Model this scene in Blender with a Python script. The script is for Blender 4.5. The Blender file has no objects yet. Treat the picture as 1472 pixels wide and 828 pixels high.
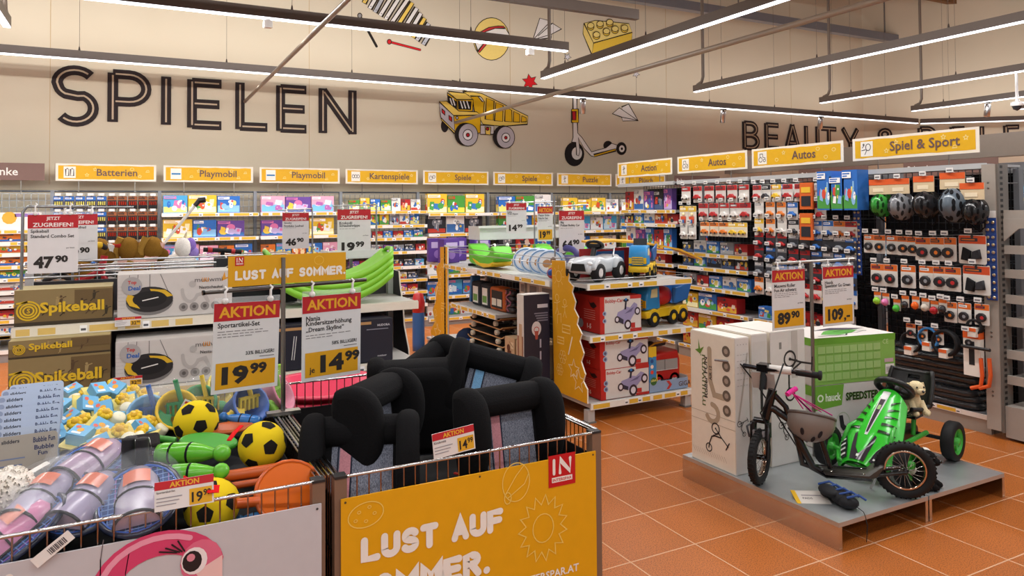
import bpy, bmesh, math, random
import numpy as np
from mathutils import Matrix, Vector

# ------------------------------------------------------------------ camera
F, YAW, PIT, ROL, CX, CY, H = 1046.1, 0.480223, 0.0242581, -0.0074626, 736.0, 276.0, 1.65
def _cam_axes():
    cy, sy, cp, sp = math.cos(YAW), math.sin(YAW), math.cos(PIT), math.sin(PIT)
    f = Vector((sy*cp, cy*cp, sp)); rt = Vector((cy, -sy, 0)); up = rt.cross(f)
    return rt*math.cos(ROL)+up*math.sin(ROL), -rt*math.sin(ROL)+up*math.cos(ROL), f
RT, UP, FW = _cam_axes()
SC = bpy.context.scene
COL = SC.collection
cam = bpy.data.objects.new('camera', bpy.data.cameras.new('camera'))
COL.objects.link(cam)
cam.data.sensor_width = 36; cam.data.lens = F/1472*36
cam.data.shift_y = (CY-414)/1472; cam.data.clip_end = 200
mw = Matrix.Identity(4)
for i in range(3):
    mw[i][0], mw[i][1], mw[i][2] = RT[i], UP[i], -FW[i]
mw[2][3] = H
cam.matrix_world = mw
SC.camera = cam
# ------------------------------------------------------------------ world, exposure
w = bpy.data.worlds.new('store_ambient'); SC.world = w; w.use_nodes = True
w.node_tree.nodes['Background'].inputs[0].default_value = (1.0, 0.98, 0.95, 1)
w.node_tree.nodes['Background'].inputs[1].default_value = 0.40
SC.view_settings.view_transform = 'Standard'; SC.view_settings.look = 'None'
SC.view_settings.gamma = 1; SC.view_settings.exposure = 0.12
SC.view_settings.use_curve_mapping = False
LAMP_COL = (1, .985, .965)
RAIL_W, SIDE_W = 10.5, 4.6           # watts per metre of light rail, down and to each side
# ------------------------------------------------------------------ photo ray -> point on a plane
def ray(x, y): return RT*((x-CX)/F) - UP*((y-CY)/F) + FW
def PX(x, y, X): d = ray(x, y); t = X/d.x; return Vector((X, d.y*t, H+d.z*t))
def PY(x, y, Y): d = ray(x, y); t = Y/d.y; return Vector((d.x*t, Y, H+d.z*t))
def PD(x, y, q, d):
    """point on the vertical plane through q along d"""
    n = Vector((d.y, -d.x, 0)); r = ray(x, y); t = (q-Vector((0, 0, H))).dot(n)/r.dot(n); return Vector((0, 0, H))+r*t
def PZ(x, y, Z): d = ray(x, y); t = (Z-H)/d.z; return Vector((d.x*t, d.y*t, Z))
def PT(x, y, t): return Vector((0, 0, H))+ray(x, y)*t      # at depth t
# ------------------------------------------------------------------ materials
def lin(c):
    if isinstance(c, str):
        c = c.lstrip('#'); c = [int(c[i:i+2], 16)/255 for i in (0, 2, 4)]
    return tuple(x/12.92 if x <= .04045 else ((x+.055)/1.055)**2.4 for x in c[:3])
MATS = {}
def finish(name):
    """one material per surface finish; the colour of each face is the colour it is printed or moulded in"""
    if name in MATS: return MATS[name]
    P = dict(card=(.55, 0, .35, 0), matte=(.85, 0, .2, 0), gloss=(.18, 0, .5, 0), plastic=(.38, 0, .5, 0), rubber=(.7, 0, .3, 0),
             metal=(.32, 1, .5, 0), chrome=(.12, 1, .5, 0), paint=(.45, 0, .5, 0), fabric=(.95, 0, .15, 1), plush=(1, 0, .1, 1),
             foil=(.2, 0, .6, 2), wood=(.6, 0, .3, 3), brushed=(.2, 1, .5, 3), net=(.8, 0, .2, 0), zinc=(.38, .8, .5, 3))[name]
    m = bpy.data.materials.new(name); m.use_nodes = True; nt = m.node_tree; b = nt.nodes['Principled BSDF']
    a = nt.nodes.new('ShaderNodeVertexColor'); a.layer_name = 'Col'
    tc = nt.nodes.new('ShaderNodeTexCoord')
    nz = nt.nodes.new('ShaderNodeTexNoise'); nz.inputs['Scale'].default_value = {1: 180, 2: 30, 3: 9}.get(P[3], 25); nz.inputs['Detail'].default_value = 3
    nt.links.new(tc.outputs['Object'], nz.inputs['Vector'])
    mr = nt.nodes.new('ShaderNodeMapRange'); k = {0: .05, 1: .3, 2: .05, 3: .12}[P[3]]
    mr.inputs[3].default_value = 1-k; mr.inputs[4].default_value = 1+k
    nt.links.new(nz.outputs['Fac'], mr.inputs[0])
    mx = nt.nodes.new('ShaderNodeVectorMath'); mx.operation = 'SCALE'
    nt.links.new(a.outputs['Color'], mx.inputs[0]); nt.links.new(mr.outputs[0], mx.inputs['Scale'])
    nt.links.new(mx.outputs[0], b.inputs['Base Color'])
    b.inputs['Roughness'].default_value = P[0]; b.inputs['Metallic'].default_value = P[1]; b.inputs['Specular IOR Level'].default_value = P[2]
    if P[3] in (1, 2):
        bp = nt.nodes.new('ShaderNodeBump'); bp.inputs['Strength'].default_value = .5 if P[3] == 1 else .6
        bp.inputs['Distance'].default_value = .003 if P[3] == 1 else .012
        nt.links.new(nz.outputs['Fac'], bp.inputs['Height']); nt.links.new(bp.outputs[0], b.inputs['Normal'])
    MATS[name] = m; return m
def special(name, rgb, rough=.5, metal=0, emit=0, alpha=1, trans=0):
    if name in MATS: return MATS[name]
    m = bpy.data.materials.new(name); m.use_nodes = True; b = m.node_tree.nodes['Principled BSDF']
    c = (*lin(rgb), 1); b.inputs['Base Color'].default_value = c; b.inputs['Roughness'].default_value = rough; b.inputs['Metallic'].default_value = metal
    if emit: b.inputs['Emission Color'].default_value = c; b.inputs['Emission Strength'].default_value = emit
    if alpha < 1: b.inputs['Alpha'].default_value = alpha
    if trans: b.inputs['Transmission Weight'].default_value = trans
    MATS[name] = m; return m
def denim():
    m = bpy.data.materials.new('denim'); m.use_nodes = True; nt = m.node_tree; b = nt.nodes['Principled BSDF']; L = nt.links.new
    tc = nt.nodes.new('ShaderNodeTexCoord'); mp = nt.nodes.new('ShaderNodeMapping'); mp.inputs['Scale'].default_value = (900, 160, 300); L(tc.outputs['Object'], mp.inputs[0])
    n = nt.nodes.new('ShaderNodeTexNoise'); n.inputs['Scale'].default_value = 1; L(mp.outputs[0], n.inputs['Vector'])
    r = nt.nodes.new('ShaderNodeValToRGB'); r.color_ramp.elements[0].position = .35; r.color_ramp.elements[0].color = (*lin('#3f4456'), 1); r.color_ramp.elements[1].position = .65; r.color_ramp.elements[1].color = (*lin('#9499a8'), 1)
    L(n.outputs['Fac'], r.inputs[0]); L(r.outputs[0], b.inputs['Base Color']); b.inputs['Roughness'].default_value = .9; MATS['denim'] = m
denim()
special('led', '#f4f7ff', emit=3.0)
special('clear_film', '#dfe4ea', rough=.07, alpha=.07)
special('clear_plastic', '#eef4f6', rough=.05, alpha=.2)
def get_mat(n): return MATS[n] if n in ('led', 'clear_film', 'clear_plastic', 'floor_tile', 'wall_paint', 'ceiling_wood', 'denim') else finish(n)
# ------------------------------------------------------------------ mesh builder
I4 = Matrix.Identity(4)
def TR(x=0, y=0, z=0): return Matrix.Translation((x, y, z))
def RX(a): return Matrix.Rotation(math.radians(a), 4, 'X')
def RY(a): return Matrix.Rotation(math.radians(a), 4, 'Y')
def RZ(a): return Matrix.Rotation(math.radians(a), 4, 'Z')
def FR(o, u=(1, 0, 0), v=(0, 0, 1)):
    u = Vector(u).normalized(); v = Vector(v); n = u.cross(v).normalized(); v = n.cross(u)
    m = Matrix.Identity(4)
    for i in range(3): m[i][0], m[i][1], m[i][2], m[i][3] = u[i], v[i], n[i], o[i]
    return m
UX, UY, UZ = (1, 0, 0), (0, 1, 0), (0, 0, 1)
FONT_CACHE = {}
def text_geo(s, bold):
    k = (s, bold)
    if k not in FONT_CACHE:
        cu = bpy.data.curves.new('t', 'FONT'); cu.body = s; cu.resolution_u = 2; cu.offset = bold
        o = bpy.data.objects.new('t', cu); me = o.to_mesh()
        vs = [v.co.copy() for v in me.vertices]; fs = [tuple(p.vertices) for p in me.polygons]
        o.to_mesh_clear(); bpy.data.objects.remove(o); bpy.data.curves.remove(cu)
        if not vs: vs = [Vector((0, 0, 0))]
        x0 = min(v.x for v in vs); x1 = max(v.x for v in vs); y0 = min(v.y for v in vs); y1 = max(v.y for v in vs)
        FONT_CACHE[k] = ([(v.x-x0, v.y-y0) for v in vs], fs, max(x1-x0, 1e-4), max(y1-y0, 1e-4))
    return FONT_CACHE[k]
def arc(cx, cy, rx, ry, a0, a1, n=10):
    return [(cx+rx*math.cos(math.radians(a0+(a1-a0)*i/n)), cy+ry*math.sin(math.radians(a0+(a1-a0)*i/n))) for i in range(n+1)]
def rrect(x0, y0, x1, y1, r, n=4):
    return arc(x1-r, y1-r, r, r, 0, 90, n)+arc(x0+r, y1-r, r, r, 90, 180, n)+arc(x0+r, y0+r, r, r, 180, 270, n)+arc(x1-r, y0+r, r, r, 270, 360, n)
def soft(pts, n=2):
    """round off an outline (corner cutting)"""
    for _ in range(n):
        q = []
        for i in range(len(pts)):
            a, b = pts[i], pts[(i+1) % len(pts)]; q += [(a[0]*.75+b[0]*.25, a[1]*.75+b[1]*.25), (a[0]*.25+b[0]*.75, a[1]*.25+b[1]*.75)]
        pts = q
    return pts
def FN(c, n, up=(0, 0, 1)):
    """frame on a surface: z along the normal n"""
    n = Vector(n).normalized(); up = Vector(up)
    if abs(n.dot(up.normalized())) > .95: up = Vector((1, 0, 0))
    v = (up-n*up.dot(n)).normalized(); return FR(c, v.cross(n), v)
class MB:
    def __init__(s, fin='card', T=I4): s.V = []; s.F = []; s.C = []; s.S = []; s.M = []; s.fin = fin; s.T = T
    def add(s, vs, fs, col, smooth=False, T=None, fin=None):
        M = s.T @ T if T is not None else s.T; n = len(s.V)
        s.V += [M @ Vector(v) for v in vs]
        multi = isinstance(col, list)
        for i, f in enumerate(fs):
            s.F.append([n+k for k in f]); s.C.append(lin(col[i] if multi else col)); s.S.append(smooth); s.M.append(fin or s.fin)
        return s
    def box(s, x0, x1, y0, y1, z0, z1, col, T=None, fin=None):
        """col may be one colour or six: -x +x -y +y -z +z"""
        vs = [(x, y, z) for x in (x0, x1) for y in (y0, y1) for z in (z0, z1)]
        fs = [(0, 1, 3, 2), (4, 6, 7, 5), (0, 4, 5, 1), (2, 3, 7, 6), (0, 2, 6, 4), (1, 5, 7, 3)]
        return s.add(vs, fs, col, False, T, fin)
    def quad(s, x0, y0, x1, y1, col, z=0.0, T=None, fin=None):
        return s.add([(x0, y0, z), (x1, y0, z), (x1, y1, z), (x0, y1, z)], [(0, 1, 2, 3)], col, False, T, fin)
    def poly(s, pts, col, z=0.0, T=None, fin=None):
        return s.add([(p[0], p[1], z) for p in pts], [tuple(range(len(pts)))], col, False, T, fin)
    def prism(s, pts, z0, z1, col, T=None, fin=None, side=None, smooth=False):
        n = len(pts); area = sum(pts[i][0]*pts[(i+1) % n][1]-pts[(i+1) % n][0]*pts[i][1] for i in range(n))
        if area < 0: pts = pts[::-1]
        s.add([(p[0], p[1], z1) for p in pts], [tuple(range(n))], col, False, T, fin)
        s.add([(p[0], p[1], z0) for p in pts], [tuple(range(n))[::-1]], col, False, T, fin)
        vs = [(p[0], p[1], z) for z in (z0, z1) for p in pts]
        return s.add(vs, [(i, (i+1) % n, n+(i+1) % n, n+i) for i in range(n)], side or col, smooth, T, fin)
    def puff(s, pts, z0, z1, r, col, T=None, fin=None, k=4, side=None):
        """prism with rounded edges: rings shrunk towards the outline's centre"""
        n = len(pts); area = sum(pts[i][0]*pts[(i+1) % n][1]-pts[(i+1) % n][0]*pts[i][1] for i in range(n))
        if area < 0: pts = pts[::-1]
        nm = []
        for i in range(n):
            a, b, c = Vector(pts[i-1]), Vector(pts[i]), Vector(pts[(i+1) % n])
            d = ((b-a).normalized()+(c-b).normalized()); d = d.normalized() if d.length > 1e-6 else (c-b).normalized()
            nm.append((-d.y, d.x))
        rings = []
        for i in range(k+1):
            a = math.pi/2*i/k; rings.append((r*(1-math.sin(a)), z0+r*(1-math.cos(a))))
        for i in range(k+1):
            a = math.pi/2*i/k; rings.append((r*(1-math.cos(a)), z1-r*(1-math.sin(a))))
        vs = [(p[0]+q[0]*ins, p[1]+q[1]*ins, z) for ins, z in rings for p, q in zip(pts, nm)]
        fs = [(j*n+i, j*n+(i+1) % n, (j+1)*n+(i+1) % n, (j+1)*n+i) for j in range(len(rings)-1) for i in range(n)]
        s.add(vs, fs, side or col, True, T, fin)
        m = (len(rings)-1)*n
        s.add([vs[i] for i in range(n)], [tuple(range(n))[::-1]], side or col, True, T, fin)
        return s.add([vs[m+i] for i in range(n)], [tuple(range(n))], col, True, T, fin)
    def tube(s, path, r, col, n=8, closed=False, T=None, fin=None, caps=True, flat=1.0):
        P = [Vector(p) for p in path]; N = len(P); R = r if isinstance(r, (list, tuple)) else [r]*N
        vs = []; ref = None
        for i in range(N):
            a = P[(i-1) % N] if (closed or i > 0) else P[i]; b = P[(i+1) % N] if (closed or i < N-1) else P[i]
            t = (b-a).normalized()
            if ref is None:
                ref = Vector((0, 0, 1)) if abs(t.z) < .9 else Vector((1, 0, 0))
            u = ref-t*ref.dot(t)
            if u.length < 1e-5: u = t.orthogonal()
            u.normalize(); v = t.cross(u); ref = u
            vs += [P[i]+(u*math.cos(2*math.pi*k/n)*flat+v*math.sin(2*math.pi*k/n))*R[i] for k in range(n)]
        fs = []
        for i in range(N if closed else N-1):
            j = (i+1) % N
            fs += [(i*n+k, i*n+(k+1) % n, j*n+(k+1) % n, j*n+k) for k in range(n)]
        s.add(vs, fs, col, True, T, fin)
        if not closed and caps:
            s.add(vs[:n], [tuple(range(n))[::-1]], col, False, T, fin); s.add(vs[-n:], [tuple(range(n))], col, False, T, fin)
        return s
    def lathe(s, prof, col, n=20, T=None, fin=None, a0=0, a1=360, sx=1, sy=1):
        full = abs(a1-a0) >= 360; m = n if full else n+1
        vs = [(r*math.cos(math.radians(a0+(a1-a0)*k/n))*sx, r*math.sin(math.radians(a0+(a1-a0)*k/n))*sy, z) for r, z in prof for k in range(m)]
        fs = []; cs = []
        for i in range(len(prof)-1):
            for k in range(n):
                k2 = (k+1) % m; fs.append((i*m+k, i*m+k2, (i+1)*m+k2, (i+1)*m+k)); cs.append(col[i] if isinstance(col, list) else col)
        return s.add(vs, fs, cs, True, T, fin)
    def ball(s, c, r, col, n=16, T=None, fin=None):
        rx, ry, rz = r if isinstance(r, (tuple, list)) else (r, r, r); m = max(6, n//2)
        prof = [(max(1e-5, math.sin(math.pi*i/m)), -math.cos(math.pi*i/m)) for i in range(m+1)]
        M = TR(*c) @ Matrix.Diagonal((rx, ry, rz, 1))
        return s.lathe(prof, col, n, (T @ M) if T is not None else M, fin)
    def ring(s, c, ri, ro, col, z=0, n=24, T=None, fin=None, ry=1.0):
        vs = [(c[0]+r*math.cos(2*math.pi*k/n), c[1]+ry*r*math.sin(2*math.pi*k/n), z) for r in (ri, ro) for k in range(n)]
        return s.add(vs, [(k, n+k, n+(k+1) % n, (k+1) % n) for k in range(n)], col, False, T, fin)
    def disc(s, c, r, col, z=0, n=20, T=None, fin=None, ry=1.0, rot=0):
        return s.poly([(c[0]+x*math.cos(rot)-y*math.sin(rot), c[1]+x*math.sin(rot)+y*math.cos(rot)) for x, y in [(r*math.cos(2*math.pi*k/n), r*ry*math.sin(2*math.pi*k/n)) for k in range(n)]], col, z, T, fin)
    def stroke(s, pts, w, col, z=0, T=None, fin=None, closed=False, caps=True):
        """flat ribbon along a polyline with round joints"""
        P = [Vector((p[0], p[1])) for p in pts]
        if closed: P.append(P[0])
        N = len(P); L = []; R = []
        for i in range(N):
            a = P[i-1] if i > 0 else (P[N-2] if closed else P[i]); b = P[i+1] if i < N-1 else (P[1] if closed else P[i])
            t = (b-a)
            if t.length < 1e-9: t = Vector((1, 0))
            t.normalize(); nn = Vector((-t.y, t.x))
            d = (P[i]-a).normalized() if (P[i]-a).length > 1e-9 else t
            c = max(.45, abs(d.dot(t)))
            L.append(P[i]+nn*w/2/c); R.append(P[i]-nn*w/2/c)
        vs = [(p.x, p.y, z) for p in L+R]
        s.add(vs, [(N+i, N+i+1, i+1, i) for i in range(N-1)], col, False, T, fin)
        if caps and not closed:
            for q, z2 in ((P[0], z+.00022), (P[-1], z+.00028)): s.disc(q, w/2, col, z2, 12, T, fin)
        return s
    def text(s, st, x, y, h, col, w=None, align='l', bold=0.0, z=0, T=None, fin=None, maxw=None):
        vs, fs, tw, th = text_geo(st, bold); k = h/th; kx = k if w is None else w/tw
        if maxw and tw*kx > maxw: kx = maxw/tw
        ox = x-(tw*kx/2 if align == 'c' else tw*kx if align == 'r' else 0)
        return s.add([(ox+vx*kx, y+vy*k, z) for vx, vy in vs], fs, col, False, T, fin)
    def mesh(s, name, off=None, bevel=0):
        V = s.V if off is None else [v-off for v in s.V]
        me = bpy.data.meshes.new(name); me.from_pydata([tuple(v) for v in V], [], s.F)
        fins = sorted(set(s.M)); idx = {f: i for i, f in enumerate(fins)}
        for f in fins: me.materials.append(get_mat(f))
        me.polygons.foreach_set('material_index', [idx[m] for m in s.M]); me.polygons.foreach_set('use_smooth', s.S)
        ca = me.color_attributes.new('Col', 'FLOAT_COLOR', 'CORNER')
        cols = np.repeat(np.array([(*c, 1.0) for c in s.C], dtype=np.float32), [len(f) for f in s.F], axis=0)
        ca.data.foreach_set('color', cols.ravel()); me.update()
        if bevel:
            bm = bmesh.new(); bm.from_mesh(me); bmesh.ops.remove_doubles(bm, verts=bm.verts, dist=1e-5)
            es = [e for e in bm.edges if len(e.link_faces) == 2 and e.calc_face_angle(0) > .6]
            bmesh.ops.bevel(bm, geom=es, offset=bevel, segments=2, affect='EDGES', clamp_overlap=True); bm.to_mesh(me); bm.free()
        return me
# ------------------------------------------------------------------ things and parts
def tag(o, label=None, cat=None, group=None, kind=None):
    for k, v in (('label', label), ('category', cat), ('group', group), ('kind', kind)):
        if v: o[k] = v
    return o
def thing(name, label, cat, loc=(0, 0, 0), rz=0, group=None, rot=None):
    o = bpy.data.objects.new(name, None); COL.objects.link(o); o.empty_display_size = .05; o.location = loc
    o.rotation_euler = rot if rot else (0, 0, math.radians(rz))
    return tag(o, label, cat, group)
def part(name, mb, par, label=None, bevel=0, world=False, kind=None):
    """one mesh under its thing; WORLD: the mesh was laid out in room coordinates (thing not rotated)"""
    r = par
    off = None
    if world:
        off = Vector((0, 0, 0)); q = par
        while q: off += q.location; q = q.parent
    o = bpy.data.objects.new(name, mb.mesh(name, off, bevel)); COL.objects.link(o); o.parent = par
    return tag(o, label, None, None, kind)
def single(name, mb, label, cat, group=None, kind=None, loc=None, rz=0, bevel=0, world=True):
    """a thing that is one mesh, laid out in room coordinates"""
    loc = Vector(loc) if loc is not None else Vector((0, 0, 0))
    if world and loc.length == 0 and mb.V:
        xs = [v.x for v in mb.V]; ys = [v.y for v in mb.V]; loc = Vector(((min(xs)+max(xs))/2, (min(ys)+max(ys))/2, min(v.z for v in mb.V)))
    o = bpy.data.objects.new(name, mb.mesh(name, loc if world else None, bevel)); COL.objects.link(o); o.location = loc
    o.rotation_euler = (0, 0, math.radians(rz))
    return tag(o, label, cat, group, kind)
def struct(name, mb): return single(name, mb, None, None, None, 'structure')
def dup(root, loc=None, rot=None, label=None, group=None):
    r = root.copy(); COL.objects.link(r)
    if loc is not None: r.location = loc
    if rot is not None: r.rotation_euler = rot
    if label: r['label'] = label
    if group: r['group'] = group
    for c in list(root.children):
        d = c.copy(); COL.objects.link(d); d.parent = r
        for g in list(c.children):
            e = g.copy(); COL.objects.link(e); e.parent = d
    return r
ORD = 'first second third fourth fifth sixth seventh eighth ninth tenth eleventh twelfth thirteenth fourteenth fifteenth sixteenth seventeenth eighteenth nineteenth twentieth twenty-first twenty-second twenty-third twenty-fourth twenty-fifth twenty-sixth'.split()
RND = random.Random(7)
# ------------------------------------------------------------------ the room
def floor_mat():
    m = bpy.data.materials.new('floor_tile'); m.use_nodes = True; nt = m.node_tree; b = nt.nodes['Principled BSDF']; L = nt.links.new
    tc = nt.nodes.new('ShaderNodeTexCoord'); sp = nt.nodes.new('ShaderNodeSeparateXYZ'); L(tc.outputs['Object'], sp.inputs[0])
    def math_(op, a, bb=None):
        n = nt.nodes.new('ShaderNodeMath'); n.operation = op
        for i, v in enumerate((a, bb)):
            if v is None: continue
            if isinstance(v, (int, float)): n.inputs[i].default_value = v
            else: L(v, n.inputs[i])
        return n.outputs[0]
    masks = []; cells = []
    for ax, pitch, off in (('X', .3895, .1908), ('Y', .4085, .4340)):
        q = math_('DIVIDE', math_('SUBTRACT', sp.outputs[ax], off), pitch)
        fr = math_('FRACT', q); cells.append(math_('FLOOR', q))
        d = math_('MULTIPLY', math_('MINIMUM', fr, math_('SUBTRACT', 1.0, fr)), pitch)
        masks.append(d)
    d = math_('MINIMUM', masks[0], masks[1])
    mr = nt.nodes.new('ShaderNodeMapRange'); mr.interpolation_type = 'SMOOTHSTEP'
    mr.inputs[1].default_value = .0025; mr.inputs[2].default_value = .004; L(d, mr.inputs[0])
    cb = nt.nodes.new('ShaderNodeCombineXYZ'); L(cells[0], cb.inputs[0]); L(cells[1], cb.inputs[1])
    wn = nt.nodes.new('ShaderNodeTexWhiteNoise'); L(cb.outputs[0], wn.inputs['Vector'])
    n1 = nt.nodes.new('ShaderNodeTexNoise'); n1.inputs['Scale'].default_value = 160; n1.inputs['Detail'].default_value = 2; L(tc.outputs['Object'], n1.inputs['Vector'])
    n2 = nt.nodes.new('ShaderNodeTexNoise'); n2.inputs['Scale'].default_value = 3; L(tc.outputs['Object'], n2.inputs['Vector'])
    r1 = nt.nodes.new('ShaderNodeValToRGB'); r1.color_ramp.elements[0].position = .36; r1.color_ramp.elements[0].color = (*lin('#7c4216'), 1)
    r1.color_ramp.elements[1].position = .52; r1.color_ramp.elements[1].color = (*lin('#bb6a2c'), 1); L(n1.outputs['Fac'], r1.inputs[0])
    v = math_('ADD', math_('MULTIPLY', wn.outputs['Value'], .12), math_('ADD', math_('MULTIPLY', n2.outputs['Fac'], .22), .83))
    sc = nt.nodes.new('ShaderNodeVectorMath'); sc.operation = 'SCALE'; L(r1.outputs[0], sc.inputs[0]); L(v, sc.inputs['Scale'])
    mx = nt.nodes.new('ShaderNodeMix'); mx.data_type = 'RGBA'; L(mr.outputs[0], mx.inputs['Factor'])
    mx.inputs['A'].default_value = (*lin('#d0a888'), 1); L(sc.outputs[0], mx.inputs['B']); L(mx.outputs['Result'], b.inputs['Base Color'])
    ro = nt.nodes.new('ShaderNodeMapRange'); ro.inputs[3].default_value = .7; ro.inputs[4].default_value = .34; L(mr.outputs[0], ro.inputs[0]); L(ro.outputs[0], b.inputs['Roughness'])
    bp = nt.nodes.new('ShaderNodeBump'); bp.inputs['Distance'].default_value = .002; bp.inputs['Strength'].default_value = .6
    L(mr.outputs[0], bp.inputs['Height']); L(bp.outputs[0], b.inputs['Normal']); MATS['floor_tile'] = m
floor_mat()
def wall_mat():
    m = bpy.data.materials.new('wall_paint'); m.use_nodes = True; nt = m.node_tree; b = nt.nodes['Principled BSDF']; L = nt.links.new
    tc = nt.nodes.new('ShaderNodeTexCoord'); n = nt.nodes.new('ShaderNodeTexNoise'); n.inputs['Scale'].default_value = 1.2; L(tc.outputs['Object'], n.inputs[0])
    r = nt.nodes.new('ShaderNodeValToRGB'); r.color_ramp.elements[0].color = (*lin('#cdc1a9'), 1); r.color_ramp.elements[1].color = (*lin('#d5cab4'), 1)
    L(n.outputs['Fac'], r.inputs[0]); L(r.outputs[0], b.inputs['Base Color']); b.inputs['Roughness'].default_value = .8; MATS['wall_paint'] = m
    m = bpy.data.materials.new('ceiling_wood'); m.use_nodes = True; nt = m.node_tree; b = nt.nodes['Principled BSDF']
    wv = nt.nodes.new('ShaderNodeTexWave'); wv.inputs['Scale'].default_value = 3; wv.inputs['Distortion'].default_value = 1
    r = nt.nodes.new('ShaderNodeValToRGB'); r.color_ramp.elements[0].color = (*lin('#7a5433'), 1); r.color_ramp.elements[1].color = (*lin('#94683f'), 1)
    nt.links.new(wv.outputs['Color'], r.inputs[0]); nt.links.new(r.outputs[0], b.inputs['Base Color']); b.inputs['Roughness'].default_value = .7; MATS['ceiling_wood'] = m
wall_mat()
YW = 10.4                                    # the long back wall
XC = 14.0                                    # where it turns
D2 = Vector((.766, -.643, 0))                # run of the angled wall beyond
ZC = 6.15
struct('floor', MB('floor_tile').box(-9, 26, -6, 14, -.1, 0, '#ffffff'))
struct('wall_back', MB('wall_paint').box(-9, XC, YW, YW+.25, 0, ZC, '#ffffff'))
n2 = Vector((D2.y, -D2.x, 0))*-1
q0 = Vector((XC, YW, 0)); q1 = q0+D2*14
nb = Vector((.643, .766, 0))*.25
m = MB('wall_paint'); m.add([q0, q1, q1+nb, q0+nb]+[p+Vector((0, 0, ZC)) for p in (q0, q1, q1+nb, q0+nb)],
    [(0, 1, 5, 4), (2, 3, 7, 6), (3, 2, 1, 0), (4, 5, 6, 7), (1, 2, 6, 5), (3, 0, 4, 7)], '#ffffff'); struct('wall_right', m)
struct('ceiling', MB('ceiling_wood').box(-9, 26, -6, 14, ZC, ZC+.2, '#ffffff'))
m = MB('wood')
for i in range(9): m.box(-9, 26, 1.0*i+1.2, 1.0*i+1.32, ZC-.22, ZC-.001, '#7b5a3c')
struct('trim_1', m)
m = MB('paint'); 
for X in (-7.2, -4.1, -.9, 2.2, 5.4, 8.6, 11.8): m.box(X-.004, X+.004, YW-.003, YW, 2.0, ZC-.3, '#bfa67e')
struct('trim_2', m)
# steel service beam running below the ceiling along both walls
m = MB('paint'); m.box(-9, 14.6, 9.93, 10.07, 5.18, 5.34, '#7a7d84')
p0 = Vector((14.6, 9.95, 0)); p1 = p0+D2*12
m.add([p0+Vector((0, 0, 5.18)), p1+Vector((0, 0, 5.18)), p1+nb*.5+Vector((0, 0, 5.18)), p0+nb*.5+Vector((0, 0, 5.18)),
       p0+Vector((0, 0, 5.34)), p1+Vector((0, 0, 5.34)), p1+nb*.5+Vector((0, 0, 5.34)), p0+nb*.5+Vector((0, 0, 5.34))],
      [(0, 1, 5, 4), (2, 3, 7, 6), (3, 2, 1, 0), (4, 5, 6, 7), (1, 2, 6, 5), (3, 0, 4, 7)], '#7a7d84')
for X in (-6, -2, 2, 6, 10, 14.2): m.tube([(X, 10, 5.33), (X, 10, ZC)], .012, '#6a6a6a', 6)
struct('beam_1', m)
# ------------------------------------------------------------------ inline display capitals on the wall
def glyph(ch):
    a = arc
    if ch == 'S':
        return .62, [a(.33, .745, .29, .255, 38, 180, 10)+[(.06, .68)]+a(.31, .7, .25, .2, 190, 235, 3)+[(.36, .5)]+a(.33, .28, .28, .26, 62, 0, 5)+a(.33, .27, .28, .27, 0, -142, 10)]
    if ch == 'P': return .58, [[(.06, 0), (.06, 1)], [(.06, .98)]+a(.30, .70, .25, .28, 90, -90, 12)+[(.06, .42)]]
    if ch == 'I': return .12, [[(.06, 0), (.06, 1)]]
    if ch == 'E': return .5, [[(.06, 0), (.06, 1)], [(.06, .94), (.5, .94)], [(.06, .5), (.47, .5)], [(.06, .06), (.5, .06)]]
    if ch == 'L': return .48, [[(.06, 0), (.06, 1)], [(.06, .06), (.48, .06)]]
    if ch == 'N': return .66, [[(.06, 0), (.06, 1)], [(.06, .96), (.6, .04)], [(.6, 0), (.6, 1)]]
    if ch == 'B': return .58, [[(.06, 0), (.06, 1)], [(.06, .95)]+a(.28, .745, .2, .205, 90, -90, 9)+[(.06, .54)], [(.06, .5)]+a(.29, .28, .24, .23, 90, -90, 9)+[(.06, .05)]]
    if ch == 'A': return .7, [[(.05, 0), (.35, 1)], [(.35, 1), (.65, 0)], [(.16, .3), (.54, .3)]]
    if ch == 'U': return .64, [[(.06, 1), (.06, .3)]+a(.32, .3, .26, .25, 180, 360, 10)+[(.58, 1)]]
    if ch == 'T': return .6, [[(.3, 0), (.3, 1)], [(0, .94), (.6, .94)]]
    if ch == 'Y': return .66, [[(.33, 0), (.33, .45)], [(.33, .42), (.04, 1)], [(.33, .42), (.62, 1)]]
    if ch == '&': return .8, [[(.74, 0), (.2, .66)]+a(.34, .78, .17, .17, 215, -40, 10)+[(.16, .42)]+a(.3, .25, .24, .22, 135, 330, 9)+[(.72, .5)]]
    if ch == 'F': return .48, [[(.06, 0), (.06, 1)], [(.06, .94), (.48, .94)], [(.06, .5), (.44, .5)]]
    if ch == 'G': return .76, [a(.39, .5, .33, .45, 48, 340, 18)+[(.7, .45), (.46, .45)]]
    return .4, []
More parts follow.
